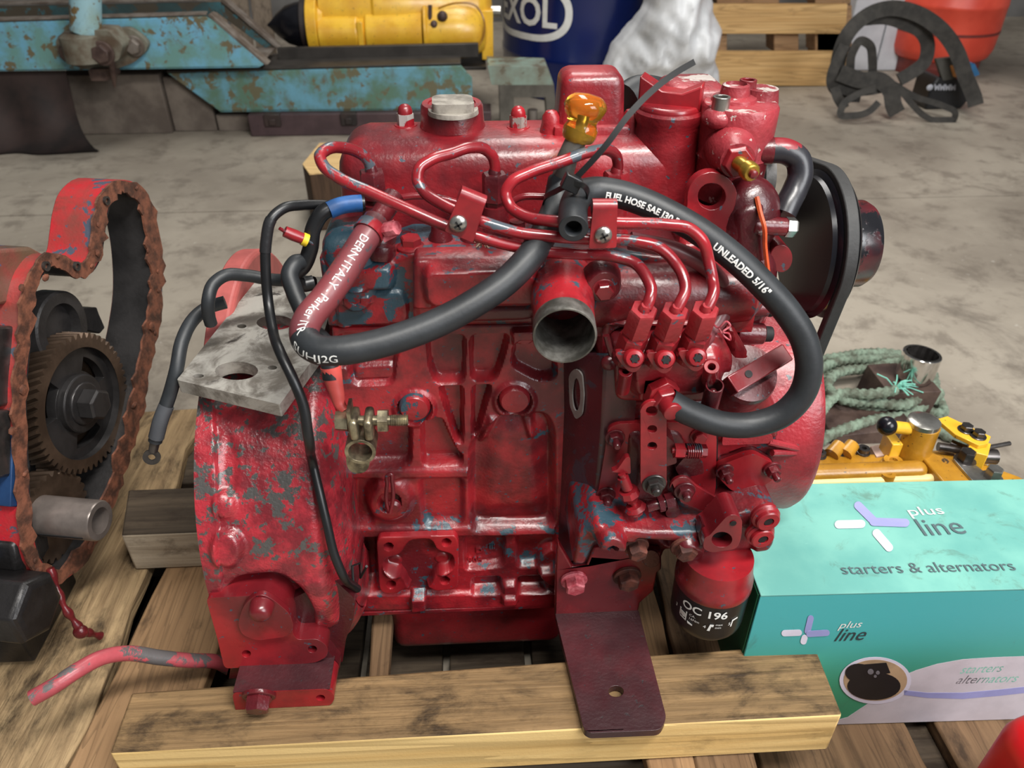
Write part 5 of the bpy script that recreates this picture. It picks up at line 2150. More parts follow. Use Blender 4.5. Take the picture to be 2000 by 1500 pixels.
# ================================================================== HALF-STRIPPED ENGINE AT THE LEFT
nL = Vector((math.cos(R(10)), -math.sin(R(10)), 0))
pL = U(150, 1160, Z=-.03)
pL = Vector((pL.x, pL.y, 0))
LE = thing('timing_case_engine', (pL.x - .05, pL.y, ZP), 'partly stripped engine with open timing case and big dark gear at the left edge', 'engine')


def lp(px, py, off=0.0):
    return UPL(px, py, pL + nL * off, nL)


CASE_PAINT = paint('old_case_paint_red_over_blue', (186, 26, 40), (120, 62, 54), (70, 78, 92), .665, .8, rough=.35, tex=.3, grime_col=(70, 56, 42))
GASKET = plain('torn_brown_gasket', (124, 76, 56), .6, var=.5, scale=60, bump=.8, col2=(66, 42, 32))
CASE_IN = plain('dark_oily_casting', (52, 50, 50), .45, .2, .5, 18, .4)
BLUE_OLD = paint('old_blue_engine_paint', (48, 70, 96), (56, 54, 52), (96, 90, 80), .6, .7, rough=.45)
OILBLACK = plain('oil_black_iron', (40, 38, 38), .4, .3, .5, 26, .4)

rim = [(236, 362), (268, 372), (286, 404), (300, 460), (306, 520), (306, 580), (298, 640), (286, 700), (274, 760), (262, 820), (246, 880), (226, 940), (204, 1000), (176, 1060), (140, 1110), (108, 1128), (74, 1104), (56, 1050),
       (46, 960), (42, 860), (40, 760), (46, 690), (52, 620), (58, 570), (74, 530), (96, 508), (122, 512), (146, 528), (168, 526), (184, 504), (192, 462), (198, 420), (210, 384)]


def ring_strip(m, pts, wi, wo, th, off, seed=None):
    """closed band along picture points in the case plane, wi / wo pixels to the inside / outside"""
    rr = random.Random(seed or 0)
    P = spline([Vector((a, b)) .to_3d() for a, b in pts], 4, True)
    n = len(P)
    A, B = [], []
    for i in range(n):
        t = (P[(i + 1) % n] - P[i - 1]).normalized()
        q = Vector((t.y, -t.x, 0))      # outside for a clockwise-in-picture loop
        ji = rr.gauss(0, 3.2) if seed else 0
        jo = rr.gauss(0, 2.2) if seed else 0
        A.append(P[i] - q * (wi + ji))
        B.append(P[i] + q * (wo + jo))
    vs = [lp(p.x, p.y, off) for p in A] + [lp(p.x, p.y, off) for p in B] + [lp(p.x, p.y, off) - nL * th for p in A] + [lp(p.x, p.y, off) - nL * th for p in B]
    fs = []
    for i in range(n):
        j = (i + 1) % n
        fs += [(i, j, n + j, n + i), (2 * n + i, 3 * n + i, 3 * n + j, 2 * n + j), (i, 2 * n + i, 2 * n + j, j), (n + i, n + j, 3 * n + j, 3 * n + i)]
    m.add(vs, fs)


m = M()
ring_strip(m, rim, 11, 11, .056, -.002)
clampz(m, ZP + .001)
part('timing_case', m, [CASE_PAINT], LE, bevel=.001)
m = M()
ring_strip(m, rim, 13, 13, .0028, .0006, 5)
clampz(m, ZP + .001)
part('torn_gasket', m, GASKET, LE)
m = M()
ring_strip(m, rim, 12.4, -11.2, .054, -.002)
clampz(m, ZP + .001)
part('case_lining', m, CASE_IN, LE)
# back plate of the lower chamber
m = M()
m.prism([lp(a, b, -.058) for a, b in ((150, 620), (196, 700), (250, 760), (262, 820), (246, 890), (224, 950), (200, 1010), (170, 1064), (130, 1108), (96, 1112), (70, 1080), (58, 980), (56, 860), (60, 720), (76, 640), (104, 600))], -nL * .012)
part('back_plate', m, CASE_IN, LE, bevel=.002)
m = M()
m.prism([lp(a, b, -.050) for a, b in ((134, 604), (190, 600), (194, 612), (206, 640), (196, 652), (136, 640))], -nL * .02)
part('rubbing_block', m, OILBLACK, LE, bevel=.002)
# round dark boss behind the gear (camshaft side)
m = M()
cc = lp(88, 640, -.05)
s = pxm(cc)
m.lathe(cc, nL, [(0, 74 * s), (.022, 74 * s), (.024, 70 * s), (.024, 50 * s), (.012, 48 * s), (.012, .001)], 48)
part('side_wheel', m, CASE_IN, LE)
# big helical gear
gc = lp(166, 788, -.012)
s = pxm(gc)
rg = 138 * s
NT_ = 52
gw = .030
uG = Vector((0, 0, 1))
wG = nL.cross(uG).normalized()
vs, fs = [], []
prof = []
for t in range(NT_):
    for fr_, rad in ((-.40, .93), (-.17, 1.0), (.17, 1.0), (.40, .93)):
        prof.append((2 * math.pi * (t + fr_) / NT_, rg * rad))
K = len(prof)
LAY = 4
for l in range(LAY + 1):
    tw = R(9) * l / LAY
    for a, rad in prof:
        vs.append(gc - nL * (gw * l / LAY) + (uG * math.cos(a + tw) + wG * math.sin(a + tw)) * rad)
for l in range(LAY):
    for i in range(K):
        j = (i + 1) % K
        fs.append((l * K + i, l * K + j, (l + 1) * K + j, (l + 1) * K + i))
# front face ring down to the web
base = len(vs)
inn = []
for a, rad in prof:
    inn.append(gc + (uG * math.cos(a) + wG * math.sin(a)) * rg * .80)
vs += inn
for i in range(K):
    j = (i + 1) % K
    fs.append((i, base + i, base + j, j))
m = M()
m.add(vs, fs)
m.lathe(gc - nL * gw, nL, [(0, rg * .9), (0, .01)], 60, False, False)
part('timing_gear', m, GEARTOOTH, LE, ang=30)
TG = bpy.data.objects['timing_gear']
m = M()
web = [gc - nL * .009 + (uG * math.cos(a) + wG * math.sin(a)) * rg * .80 for a in np.linspace(0, 2 * math.pi, 60, endpoint=False)]
hl = []
for a0 in (R(55), R(175), R(295)):
    h = []
    for a in np.linspace(a0 - R(26), a0 + R(26), 9):
        h.append(gc - nL * .009 + (uG * math.cos(a) + wG * math.sin(a)) * rg * .66)
    for a in np.linspace(a0 + R(26), a0 - R(26), 9):
        h.append(gc - nL * .009 + (uG * math.cos(a) + wG * math.sin(a)) * rg * .46)
    hl.append(h)
m.prism(web, -nL * .012, hl)
m.lathe(gc - nL * .009, nL, [(0, rg * .80), (.009, rg * .82)], 60, False, False)
m.lathe(gc - nL * .010, nL, [(0, rg * .42), (.008, rg * .42), (.0095, rg * .40)], 40)
part('gear_web', m, GEARSTEEL, TG, bevel=.001)
m = M()
m.bolt(gc - nL * .002, nL, rg * .235, .020, rot=.35)
part('gear_bolt', m, GEARSTEEL, TG, bevel=.0008)
# crank gear and the sleeve on the crank nose
cc = lp(112, 1008, -.016)
s = pxm(cc)
r2 = 92 * s
m = M()
vs, fs = [], []
for l in range(3):
    for t in range(28 * 4):
        fr_ = (-.40, -.17, .17, .40)[t % 4]
        rad = (.90, 1, 1, .90)[t % 4]
        a = 2 * math.pi * (t // 4 + fr_) / 28 + R(5) * l
        vs.append(cc - nL * (.012 * l) + (uG * math.cos(a) + wG * math.sin(a)) * r2 * rad)
K = 28 * 4
for l in range(2):
    for i in range(K):
        j = (i + 1) % K
        fs.append((l * K + i, l * K + j, (l + 1) * K + j, (l + 1) * K + i))
fs.append(tuple(range(K))[::-1])
m.add(vs, fs)
part('crank_gear', m, GEARTOOTH, LE, ang=30)
m = M()
e = UPL(196, 1017, pL + nL * .055, nL)
b0 = e - nL * .085
rs = 40 * pxm(e)
m.lathe(b0, nL, [(-.004, rs * 1.25), (.004, rs * 1.22), (.006, rs), (.083, rs), (.085, rs * .95), (.085, rs * .66), (.060, rs * .60), (.058, .001)], 48)
sl_ = part('crank_sleeve', m, plain('worn_steel_sleeve', (126, 116, 110), .3, .45, .35, 24, .1), LE)
m = M()
sd = (CAM - e).normalized() * 1.0 + Vector((0, 0, -1)) * .78
sd = (sd - nL * sd.dot(nL)).normalized()
m.obox(b0 + nL * .045 + sd * (rs - .0006), nL * .030, sd * .0016, nL.cross(sd) * .0011)
part('keyway', m, BORE, sl_)
# body of the engine going out of the picture
m = M()
for pts, dz, off, mat in ():
    pass
back = nL * -1
m.prism([lp(a, b, -.03) for a, b in ((-60, 520), (36, 500), (60, 545), (44, 600), (36, 700), (34, 860), (40, 960), (52, 1060), (60, 1110), (-20, 1100), (-90, 900))], -nL * .25)
clampz(m, ZP + .001)
part('crankcase', m, BLUE_OLD, LE, bevel=.006)
m = M()
for a, b in ((( -30, 478), (50, 470)),):
    pass
m.prism([lp(x, y, -.02) for x, y in ((-40, 490), (60, 482), (92, 500), (70, 532), (54, 560), (40, 590), (-20, 600))], -nL * .06)
part('case_shoulder', m, paint('dirty_case_paint', (128, 58, 54), (92, 74, 56), (58, 84, 124), .63, .9, rough=.4, tex=.4, grime_col=(70, 56, 42)), LE, bevel=.004)
m = M()
m.prism([lp(x, y, -.010) for x, y in ((-20, 640), (28, 636), (34, 700), (28, 790), (-20, 800))], -nL * .05)
m.prism([lp(x, y, -.006) for x, y in ((-20, 802), (22, 800), (24, 930), (-20, 940))], -nL * .05)
part('side_cover', m, STEEL_DK, LE, bevel=.003, kind='stuff')
m = M()
m.prism([lp(x, y, -.004) for x, y in ((26, 840), (36, 836), (34, 990), (20, 990))], -nL * .02)
part('blue_edge', m, plain('bright_blue_paint', (30, 60, 100), .4, var=.3), LE, bevel=.001)
for (px, py, rr_, hh, off, rot) in ((34, 1066, 54, .02, -.03, .2), (30, 1182, 70, .03, -.005, .5)):
    m = M()
    c = lp(px, py, off)
    s = pxm(c)
    m.lathe(c - nL * .05, nL, [(0, rr_ * s), (.05 + hh * .8, rr_ * s), (.05 + hh, rr_ * s * .8)], 6, rot=rot)
    clampz(m, ZP + .001)
    part('lower_lug', m, OILBLACK, LE, bevel=.003)
m = M()
bt_ = lp(30, 1200, -.03)
m.box((bt_.x - .10, bt_.y - .02, ZP + .001), (bt_.x + .01, bt_.y + .10, bt_.z + .02))
part('base_foot', m, OILBLACK, LE, bevel=.004)
# strings of torn sealant along the left edge and hanging at the bottom
m = M()
m.tube(spline([lp(a, b, o) for a, b, o in ((98, 1110, .004), (112, 1150, .010), (124, 1182, .018), (140, 1206, .024), (156, 1226, .03), (174, 1236, .035), (196, 1242, .04))], 6),
       [.0042 + .0012 * math.sin(k * .9) for k in range(37)], 10)
m.ball(lp(158, 1234, .032), .0085, (1, .9, 1))
clampz(m, ZP + .002)
part('sealant_string', m, plain('dark_red_sealant', (104, 30, 34), .3, var=.5, scale=60, bump=.5), LE)
rr = random.Random(11)
m = M()
for k in range(22):
    i = rr.randrange(len(rim))
    a = Vector(rim[i]).lerp(Vector(rim[(i + 1) % len(rim)]), rr.random())
    c = lp(a.x + rr.gauss(0, 9), a.y + rr.gauss(0, 9), .002)
    m.ball(c, .0018 + rr.random() * .0022, (1.6, .9 + rr.random(), .5), 7, 5, ax=nL)
part('sealant_crumbs', m, GASKET, LE, kind='stuff')
for px, py in ((208, 392), (90, 520), (150, 520)):
    m = M()
    c = lp(px, py, .002)
    m.lathe(c - nL * .003, nL, [(0, .0055), (.0045, .0055), (.0045, .0032), (.001, .003), (.001, .0001)], 14)
    part('bolt_hole', m, STEEL_DK, LE)
# ================================================================== BEHIND: YELLOW PUMP, ROPE, SOCKET
from mathutils import noise as mnoise
YEL = paint('yellow_engine_paint', (186, 134, 38), (150, 104, 28), (60, 48, 34), .68, .45, rough=.3, tex=.15, grime_col=(60, 44, 22))
YELB = paint('bright_yellow_paint', (232, 184, 52), (214, 160, 40), (60, 50, 30), .74, .25, rough=.35, tex=.1, grime_col=(90, 70, 40))
zd = .055
c = U(1740, 915, Z=zd)
PU_ = thing('yellow_injection_pump', (c.x, c.y, ZR), 'ochre yellow injection pump lying behind the turquoise box', 'pump')
m = M()
A = [U(a, b, Z=zd) for a, b in ((1500, 962), (1548, 893), (1640, 888), (1800, 884), (1850, 880), (1990, 930), (2040, 960))]
m.prism(A, (0, 0, -.05))
obj('deck', m, YEL, PU_, bevel=.003)
m = M()
m.box((A[0].x + .02, c.y - .02, ZR + .0008), (A[-1].x - .01, c.y + .07, zd - .03))
obj('pump_body', m, YEL, PU_, bevel=.006)
m = M()
a, b = U(1535, 928, Z=zd + .006), U(1790, 918, Z=zd + .006)
m.cyl(a, b, .0125, n=24)
m.ball(b, .0125)
obj('roll', m, YEL, PU_)
m = M()
m.cyl(a + (a - b).normalized() * .018, a, .0135, n=20)
obj('hose_stub', m, STEEL_DK, PU_)
m = M()
a, b = U(1560, 944, Z=zd + .002), U(1830, 934, Z=zd + .002)
m.cyl(a, b, .006, n=14)
obj('rod', m, plain('cream_yellow_rod', (236, 214, 150), .3, var=.1), PU_)
for px, py, r, h in ((1600, 890, .0075, .009), (1643, 884, .007, .006), (1685, 884, .0075, .010), (1742, 908, .012, .010), (1730, 938, .009, .014), (1560, 918, .009, .008), (1786, 944, .014, .004), (1690, 946, .012, .003), (1636, 946, .012, .003)):
    m = M()
    p = U(px, py, Z=zd)
    m.lathe(p - Vector((0, 0, .002)), (0, 0, 1), [(0, r * 1.25), (h * .4, r * 1.2), (h * .45, r), (h, r), (h, r * .45), (h * .6, r * .4), (h * .6, .0002)], 18)
    obj('plug', m, YEL if r > .0076 else STEEL_DK, PU_)
for px, py in ((1648, 892), (1622, 893)):
    m = M()
    p = U(px, py, Z=zd)
    m.lathe(p + Vector((0, 0, .004)), (.6, .5, .25), [(0, .010), (.02, .009), (.022, .006)], 16)
    obj('pipe_union', m, YEL, PU_)
m = M()
p = U(1778, 893, Z=zd)
hgt = (U(1782, 822, Y=p.y).z - zd)
m.lathe(p, (.02, 0, 1), [(0, .021), (hgt * .9, .020), (hgt * .92, .018)], 28)
obj('governor_post', m, YEL, PU_, bevel=.001)
m = M()
m.lathe(p + Vector((0, 0, hgt * .90)), (0, 0, 1), [(0, .0195), (.006, .0195), (.008, .016), (.009, .010), (.0095, .0002)], 28)
obj('post_cap', m, STEEL, PU_)
m = M()
q1 = p + Vector((-.012, 0, hgt * .78))
q2 = U(1732, 832, Y=p.y - .005)
m.cyl(q1, q2, .008, n=14)
m.box((q1.x - .022, p.y - .006, zd), (q1.x - .008, p.y + .02, zd + hgt * .45))
obj('post_arm', m, YELB, PU_, bevel=.001)
m = M()
m.ball(q2, .0125, (1, 1, 1))
obj('ball_joint', m, PULLEY, PU_)
m = M()
za = zd + .035
m.prism([U(a, b, Z=za) for a, b in ((1830, 818), (1850, 812), (1936, 852), (1930, 866), (1912, 870), (1866, 848))], (0, 0, -.006))
m.prism([U(a, b, Z=za - .006) for a, b in ((1896, 856), (1936, 866), (1930, 890), (1890, 880))], (0, 0, -.03))
obj('lever_plate', m, YELB, PU_, bevel=.001)
for px, py in ((1886, 840), (1910, 852)):
    m = M()
    m.bolt(U(px, py, Z=za), (0, 0, 1), .0075, .007)
    obj('lever_bolt', m, STEEL_DK, PU_)
m = M()
m.cyl(U(1930, 874, Z=za - .01), U(1972, 866, Z=za - .01), .003, n=10)
m.cyl(U(1905, 890, Z=zd + .01), U(1945, 892, Z=zd + .01), .010, n=16)
obj('lever_pin', m, STEEL_DK, PU_)
m = M()
m.prism([U(a, b, Z=zd + .018) for a, b in ((1862, 896), (1886, 892), (1934, 930), (1926, 944), (1906, 946))], (0, 0, -.004))
obj('grey_plate', m, STEEL, PU_, bevel=.0006)
m = M()
m.prism([U(a, b, Z=zd + .014) for a, b in ((1800, 892), (1822, 884), (1864, 898), (1910, 948), (1850, 950))], (0, 0, -.016))
obj('bracket_block', m, YEL, PU_, bevel=.002)
for px, py in ((1884, 900), (1936, 934)):
    m = M()
    m.bolt(U(px, py, Z=zd + .016), (0, 0, 1), .010, .014)
    obj('plate_bolt', m, STEEL if px > 1900 else STEEL_DK, PU_)
m = M()
for a, b in (((1832, 872), (1880, 880)), ((1856, 866), (1900, 884))):
    m.tube([U(a[0], a[1], Z=zd + .012), U(b[0], b[1], Z=zd + .010)], .006, 10)
obj('linkage', m, STEEL_DK, PU_)
m = M()
m.prism([U(a, b, Z=zd + .002) for a, b in ((1700, 872), (1728, 866), (1734, 888), (1712, 892))], (0, 0, -.03))
obj('pale_tag', m, plain('pale_pink_board', (206, 178, 164), .7, var=.15), PU_)

# rope on the floor
def rope(name, pts, r, mat, label, cat, tw=150, parent=None):
    m = M()
    P, F = frames(spline(pts, 34))
    n = 12
    vs, fs = [], []
    L = 0
    for i, (p, (t, u, w)) in enumerate(zip(P, F)):
        if i:
            L += (p - P[i - 1]).length
        for k in range(n):
            a = 2 * math.pi * k / n
            q = r * (1 + .16 * math.cos(3 * (a + L * tw)))
            vs.append(p + (u * math.cos(a) + w * math.sin(a)) * q)
    for i in range(len(P) - 1):
        for k in range(n):
            a, b = i * n + k, i * n + (k + 1) % n
            fs.append((a, b, b + n, a + n))
    m.add(vs, fs)
    return obj(name, m, mat, parent, label=label, cat=cat)


ROPE = plain('weathered_green_rope', (124, 142, 124), .8, var=.35, scale=40, bump=.5, fine=300, col2=(84, 88, 74))


def fl(px, py, h=.012):
    return U(px, py, Z=ZF + h)


rp_ = []
rr = random.Random(5)
for k in range(3):
    for j in range(9):
        a = -2 * math.pi * (j / 9) - .4
        rp_.append(fl(1716 + (118 + rr.gauss(0, 9) - 10 * k) * math.cos(a), 742 + (52 + rr.gauss(0, 6) - 5 * k) * math.sin(a) + 4 * k, .012 + .017 * k + rr.random() * .006))
rp_ += [fl(a, b, h) for a, b, h in ((1830, 765, .05), (1790, 800, .03), (1700, 822, .03), (1620, 850, .025), (1586, 868, .02), (1590, 835, .03), (1606, 800, .05), (1640, 770, .06), (1700, 770, .07), (1752, 762, .08))]
RP = rope('rope', rp_, .0098, ROPE, 'weathered green rope coiled on the floor behind the engine', 'rope')
rope('rope', [fl(a, b, h) for a, b, h in ((1580, 706, .03), (1640, 696, .035), (1700, 690, .03), (1770, 712, .03), (1815, 750, .02), (1838, 790, .014), (1842, 806, .014), (1800, 800, .016), (1830, 812, .012), (1825, 835, .012), (1850, 852, .012), (1900, 862, .012))], .0088, ROPE,
     'loose end of green rope running out past the chrome socket', 'rope')
m = M()
for k in range(24):
    p = fl(1748, 758, .082)
    q = p + Vector((.02 + rr.gauss(0, .014), rr.gauss(0, .018), rr.gauss(0, .012)))
    m.tube([p, (p + q) / 2 + Vector((0, 0, .006)), q], .0012, 5)
obj('frayed_end', m, plain('bright_green_fibre', (132, 206, 186), .7, var=.2), RP, kind='stuff')
# rusty wedge with a chrome socket standing on it
RUSTY = plain('brown_rusty_iron', (92, 74, 66), .6, .25, .4, 20, .4, col2=(62, 46, 42))
wY = U(1780, 800, Z=ZF).y
tp = U(1782, 742, Y=wY).z
m = M()
x0, x1 = U(1735, 760, Y=wY).x, U(1812, 760, Y=wY).x
m.prism([(x0 - .03, wY - .04, ZF + .0006), (x1 - .01, wY - .04, ZF + .0006), (x1, wY - .04, tp), (x0 + .014, wY - .04, tp), (x0 - .02, wY - .04, ZF + .07)], (0, .10, 0))
m.prism([(x0 - .14, wY - .10, ZF + .0006), (x0 + .01, wY - .10, ZF + .0006), (x0 + .01, wY - .10, ZF + .035), (x0 - .14, wY - .10, ZF + .02)], (0, .13, 0))
obj('iron_wedge', m, RUSTY, bevel=.004, label='brown rusty iron wedge carrying the chrome socket', cat='iron block')
b0 = Vector((U(1782, 744, Y=wY).x, wY + .002, tp + .0008))
b1 = U(1802, 690, Y=wY + .004)
ax = (b1 - b0).normalized()
rs = 36 * pxm(b1)
SO = thing('socket', b0, 'big chrome socket standing tilted on the rusty wedge', 'tool')
m = M()
Ls = (b1 - b0).length
m.lathe(b0, ax, [(.0, rs * .80), (.002, rs * .86), (Ls * .12, rs * .92), (Ls * .2, rs), (Ls * .98, rs), (Ls, rs * .97), (Ls, rs * .82)], 48, True, False)
obj('socket_shell', m, CHROME, SO)
m = M()
vs, fs = [], []
for l in range(2):
    for k in range(24):
        a = 2 * math.pi * k / 24
        u_, w_ = perp(ax)
        vs.append(b0 + ax * (Ls * (1.0 if l == 0 else .35)) + (u_ * math.cos(a) + w_ * math.sin(a)) * rs * (.82 if k % 2 else .74))
for k in range(24):
    fs.append((k, (k + 1) % 24, 24 + (k + 1) % 24, 24 + k))
fs.append(tuple(range(24, 48)))
m.add(vs, fs)
obj('socket_bore', m, STEEL_DK, SO, ang=20)

# ================================================================== BACKGROUND OF THE WORKSHOP
BLUE_RUST = paint('pale_blue_paint_with_rust', (108, 168, 196), (102, 146, 140), (104, 96, 72), .615, .7, rough=.5, tex=.2, scale=1.1, up_wear=.1, grime_col=(98, 80, 54), speck=True)
BLUE_RUST2 = paint('blue_green_paint_with_rust', (98, 152, 172), (84, 116, 98), (98, 94, 70), .585, .75, rough=.5, tex=.2, scale=1.0, up_wear=.1, grime_col=(92, 78, 54))
TEAL = paint('dark_teal_paint', (58, 104, 112), (48, 66, 66), (70, 62, 50), .58, .7, rough=.5, tex=.2, scale=.5)
EDGE_GREY = plain('worn_grey_edge', (124, 116, 108), .6, .2, .3, 20, .2, col2=(92, 80, 70))
BROWN_DK = plain('dark_brown_rubber_sheet', (54, 40, 36), .6, var=.4, scale=6, bump=.2, col2=(30, 23, 21))
BLOCKG = plain('dusty_grey_block', (112, 102, 92), .8, var=.3, scale=8, bump=.2, col2=(86, 76, 68))
MAROON2 = plain('dull_maroon_rail', (76, 58, 60), .55, .1, .3, 15, .2)
DARKRAIL = plain('dark_steel_rail', (62, 58, 54), .5, .3, .4, 12, .2)

F1 = 2.36
p = U(250, 135, Y=F1)
FR = thing('blue_steel_chassis', (p.x, F1, p.z), 'rusty pale blue steel chassis with slanted end, clamp and post', 'chassis')


def fplate(name, parent, px, Y, d, mat, bevel=.003, r=0, holes=()):
    m = M()
    m.plate(px, Y, d, holes, r)
    return obj(name, m, mat, parent, bevel=bevel)


fplate('front_web', FR, [(-60, 46), (400, 32), (420, 40), (516, 126), (506, 132), (-60, 140)], F1, .012, BLUE_RUST)
fplate('rear_web', FR, [(-60, 14), (430, 4), (538, 94), (526, 100), (420, 22), (410, 60), (-60, 70)], F1 + .30, .012, TEAL)
m = M()
a, b = U(-60, 43, Y=F1), U(404, 30, Y=F1)
m.prism([a, b, b + Vector((-.01, .05, 0)), a + Vector((0, .05, 0))], (0, 0, .006))
c2_, d2_ = U(-60, 12, Y=F1 + .3), U(430, 2, Y=F1 + .3)
m.prism([c2_, d2_, d2_ + Vector((0, .06, 0)), c2_ + Vector((0, .06, 0))], (0, 0, .008))
a2, b2 = U(-60, 140, Y=F1), U(506, 131, Y=F1)
m.prism([a2, b2, b2 + Vector((0, .31, 0)), a2 + Vector((0, .31, 0))], (0, 0, .006))
e1, e2 = U(404, 30, Y=F1 - .002), U(518, 128, Y=F1 - .002)
m.prism([e1, e2, e2 + Vector((.012, 0, .004)), e1 + Vector((.012, 0, .006))], (0, .05, 0))
g1, g2 = U(430, 2, Y=F1 + .29), U(540, 96, Y=F1 + .29)
m.prism([g1, g2, g2 + Vector((.014, 0, .004)), g1 + Vector((.014, 0, .008))], (0, .05, 0))
obj('flange', m, EDGE_GREY, FR, bevel=.002)
m = M()
a, b = U(166, -40, Y=F1 - .10), U(168, 62, Y=F1 - .10)
m.cyl(a, b, 28 * pxm(b), n=28)
obj('post', m, paint('pale_post_paint', (150, 190, 200), (140, 160, 140), (120, 98, 62), .62, .5, rough=.5, scale=.6), FR)
CLAMPM = plain('rusty_painted_clamp', (124, 122, 108), .65, .2, .4, 14, .3, col2=(92, 76, 60))
m = M()
m.plate([(108, 78), (128, 58), (150, 54), (168, 64), (200, 58), (250, 54), (272, 68), (290, 86), (284, 102), (262, 122), (230, 134), (170, 136), (135, 126), (112, 104)], F1 - .035, .03, r=8)
m.plate([(176, 58), (212, 60), (240, 90), (232, 118), (196, 128), (176, 110)], F1 - .13, .10, r=6)
m.lathe(U(168, 100, Y=F1 - .10) , (0, 0, 1), [(-.03, .07), (.05, .072), (.06, .055)], 24)
cl_ = obj('clamp', m, CLAMPM, FR, bevel=.006)
for px, py, r, Y in ((135, 104, .026, F1 - .04), (262, 90, .026, F1 - .04), (200, 104, .03, F1 - .135)):
    m = M()
    m.bolt(U(px, py, Y=Y), (0, -1, 0), r, .02)
    obj('clamp_bolt', m, RUSTY if px < 250 else EDGE_GREY, cl_, bevel=.002)
m = M()
m.plate([(172, 136), (222, 134), (226, 150), (208, 158), (178, 158)], F1 - .06, .05, r=4)
m.tube([U(218, 118, Y=F1 - .13), U(222, 150, Y=F1 - .10), U(224, 170, Y=F1 - .09)], [.012, .010, .004], 10)
obj('clamp_spigot', m, RUSTY, cl_, bevel=.003)

F2 = 2.44
p = U(640, 215, Y=F2)
FR2 = thing('blue_steel_channel', (p.x, F2, p.z), 'blue green rusty steel channel on the dark maroon rail behind the engine', 'channel')
fplate('channel_web', FR2, [(326, 143), (900, 128), (922, 152), (924, 214), (430, 219)], F2, .012, BLUE_RUST2)
m = M()
a, b = U(326, 142, Y=F2), U(900, 126, Y=F2)
m.prism([a, b, b + Vector((0, .22, 0)), a + Vector((0, .22, 0))], (0, 0, .006))
a, b = U(430, 218, Y=F2), U(924, 213, Y=F2)
m.prism([a, b, b + Vector((0, .12, 0)), a + Vector((0, .12, 0))], (0, 0, .006))
a, b = U(545, 122, Y=F2 + .14), U(935, 112, Y=F2 + .14)
m.prism([a, b, b + Vector((0, .03, 0)), a + Vector((0, .03, 0))], (0, 0, .05))
zs_ = U(740, 60, Y=F2 + .34).z - 54 * pxm(U(740, 60, Y=F2 + .34))
m.prism([Vector((p.x + dx, p.y + dy, zs_)) for p, dx, dy in ((a, -.1, .06), (b, .03, .06), (b, .03, .35), (a, -.1, .35))], (0, 0, -.012))
obj('channel_flange', m, DARKRAIL, FR2, bevel=.002)


def floorbox(name, label, cat, pxl, pxr, pyb, pyt, depth, mat, skew=0.0, bevel=.004):
    a, b = U(pxl, pyb, Z=ZF), U(pxr, pyb, Z=ZF)
    y = (a.y + b.y) / 2
    z = U((pxl + pxr) / 2, pyt, Y=y).z
    m = M()
    m.prism([(a.x, y, ZF + .0008), (b.x, y, ZF + .0008), (b.x, y, z), (a.x, y, z)], (0, depth, 0))
    return obj(name, m, mat, bevel=bevel, label=label, cat=cat)


ys = U(240, 262, Z=ZF).y
floorbox('grey_block', 'left dusty grey block under the blue steel chassis', 'block', 150, 336, 262, 146, .25, BLOCKG)
floorbox('grey_block', 'middle dusty grey block just left of the slanted channel end', 'block', 343, 424, 257, 150, .25, BLOCKG)
floorbox('grey_block', 'low grey block under the slanted end of the blue channel', 'block', 428, 500, 256, 224, .25, BLOCKG)
# rubber sheet hanging down to the floor
ysh = U(80, 285, Z=ZF).y
zs = U(80, 146, Y=ysh + .03).z
m = M()
nx, nz = 40, 20
x0, x1 = U(-70, 280, Z=ZF).x, U(158, 284, Z=ZF).x
vs, fs = [], []
for lay in range(2):
    for j in range(nz + 1):
        for i in range(nx + 1):
            t, s_ = j / nz, i / nx
            x = x0 + (x1 - x0) * s_ + (.10 * (1 - t) ** 6 if s_ > .8 else 0) * (s_ - .8) * 5
            y = ysh + .06 * t - .10 * (1 - t) ** 5 + .012 * math.sin(s_ * 14 + t * 2) * (1 - t)
            z = ZF + .003 + (zs - ZF) * max(0, t - .06) / .94
            vs.append((x, y + lay * .006, z + lay * .002))
o_ = (nx + 1) * (nz + 1)
for j in range(nz):
    for i in range(nx):
        a = j * (nx + 1) + i
        fs.append((a, a + 1, a + nx + 2, a + nx + 1))
        fs.append((o_ + a, o_ + a + nx + 1, o_ + a + nx + 2, o_ + a + 1))
m.add(vs, fs)
obj('rubber_sheet', m, BROWN_DK, label='dark brown rubber sheet hanging under the left end of the chassis', cat='sheet')
# maroon rail with clips
yr = U(570, 266, Z=ZF).y
RL = thing('maroon_rail', (U(570, 266, Z=ZF).x, yr, ZF), 'dull maroon rail with clips lying on the floor under the blue channel', 'rail')
a, b = U(492, 266, Z=ZF), U(960, 258, Z=ZF)
m = M()
zt_ = U(570, 224, Y=yr).z
m.prism([(a.x, yr, ZF + .001), (b.x, yr, ZF + .001), (b.x, yr, zt_), (a.x, yr, zt_)], (0, .12, 0))
obj('rail_body', m, MAROON2, RL, bevel=.003)
for px in (533, 682):
    m = M()
    x = U(px, 235, Y=yr).x
    m.box((x - .03, yr - .012, zt_ - .04), (x + .03, yr + .03, zt_ + .004))
    m.box((x - .012, yr - .02, zt_ - .034), (x + .012, yr + .0, zt_ - .012))
    obj('rail_clip', m, BROWN_DK, RL, bevel=.002)
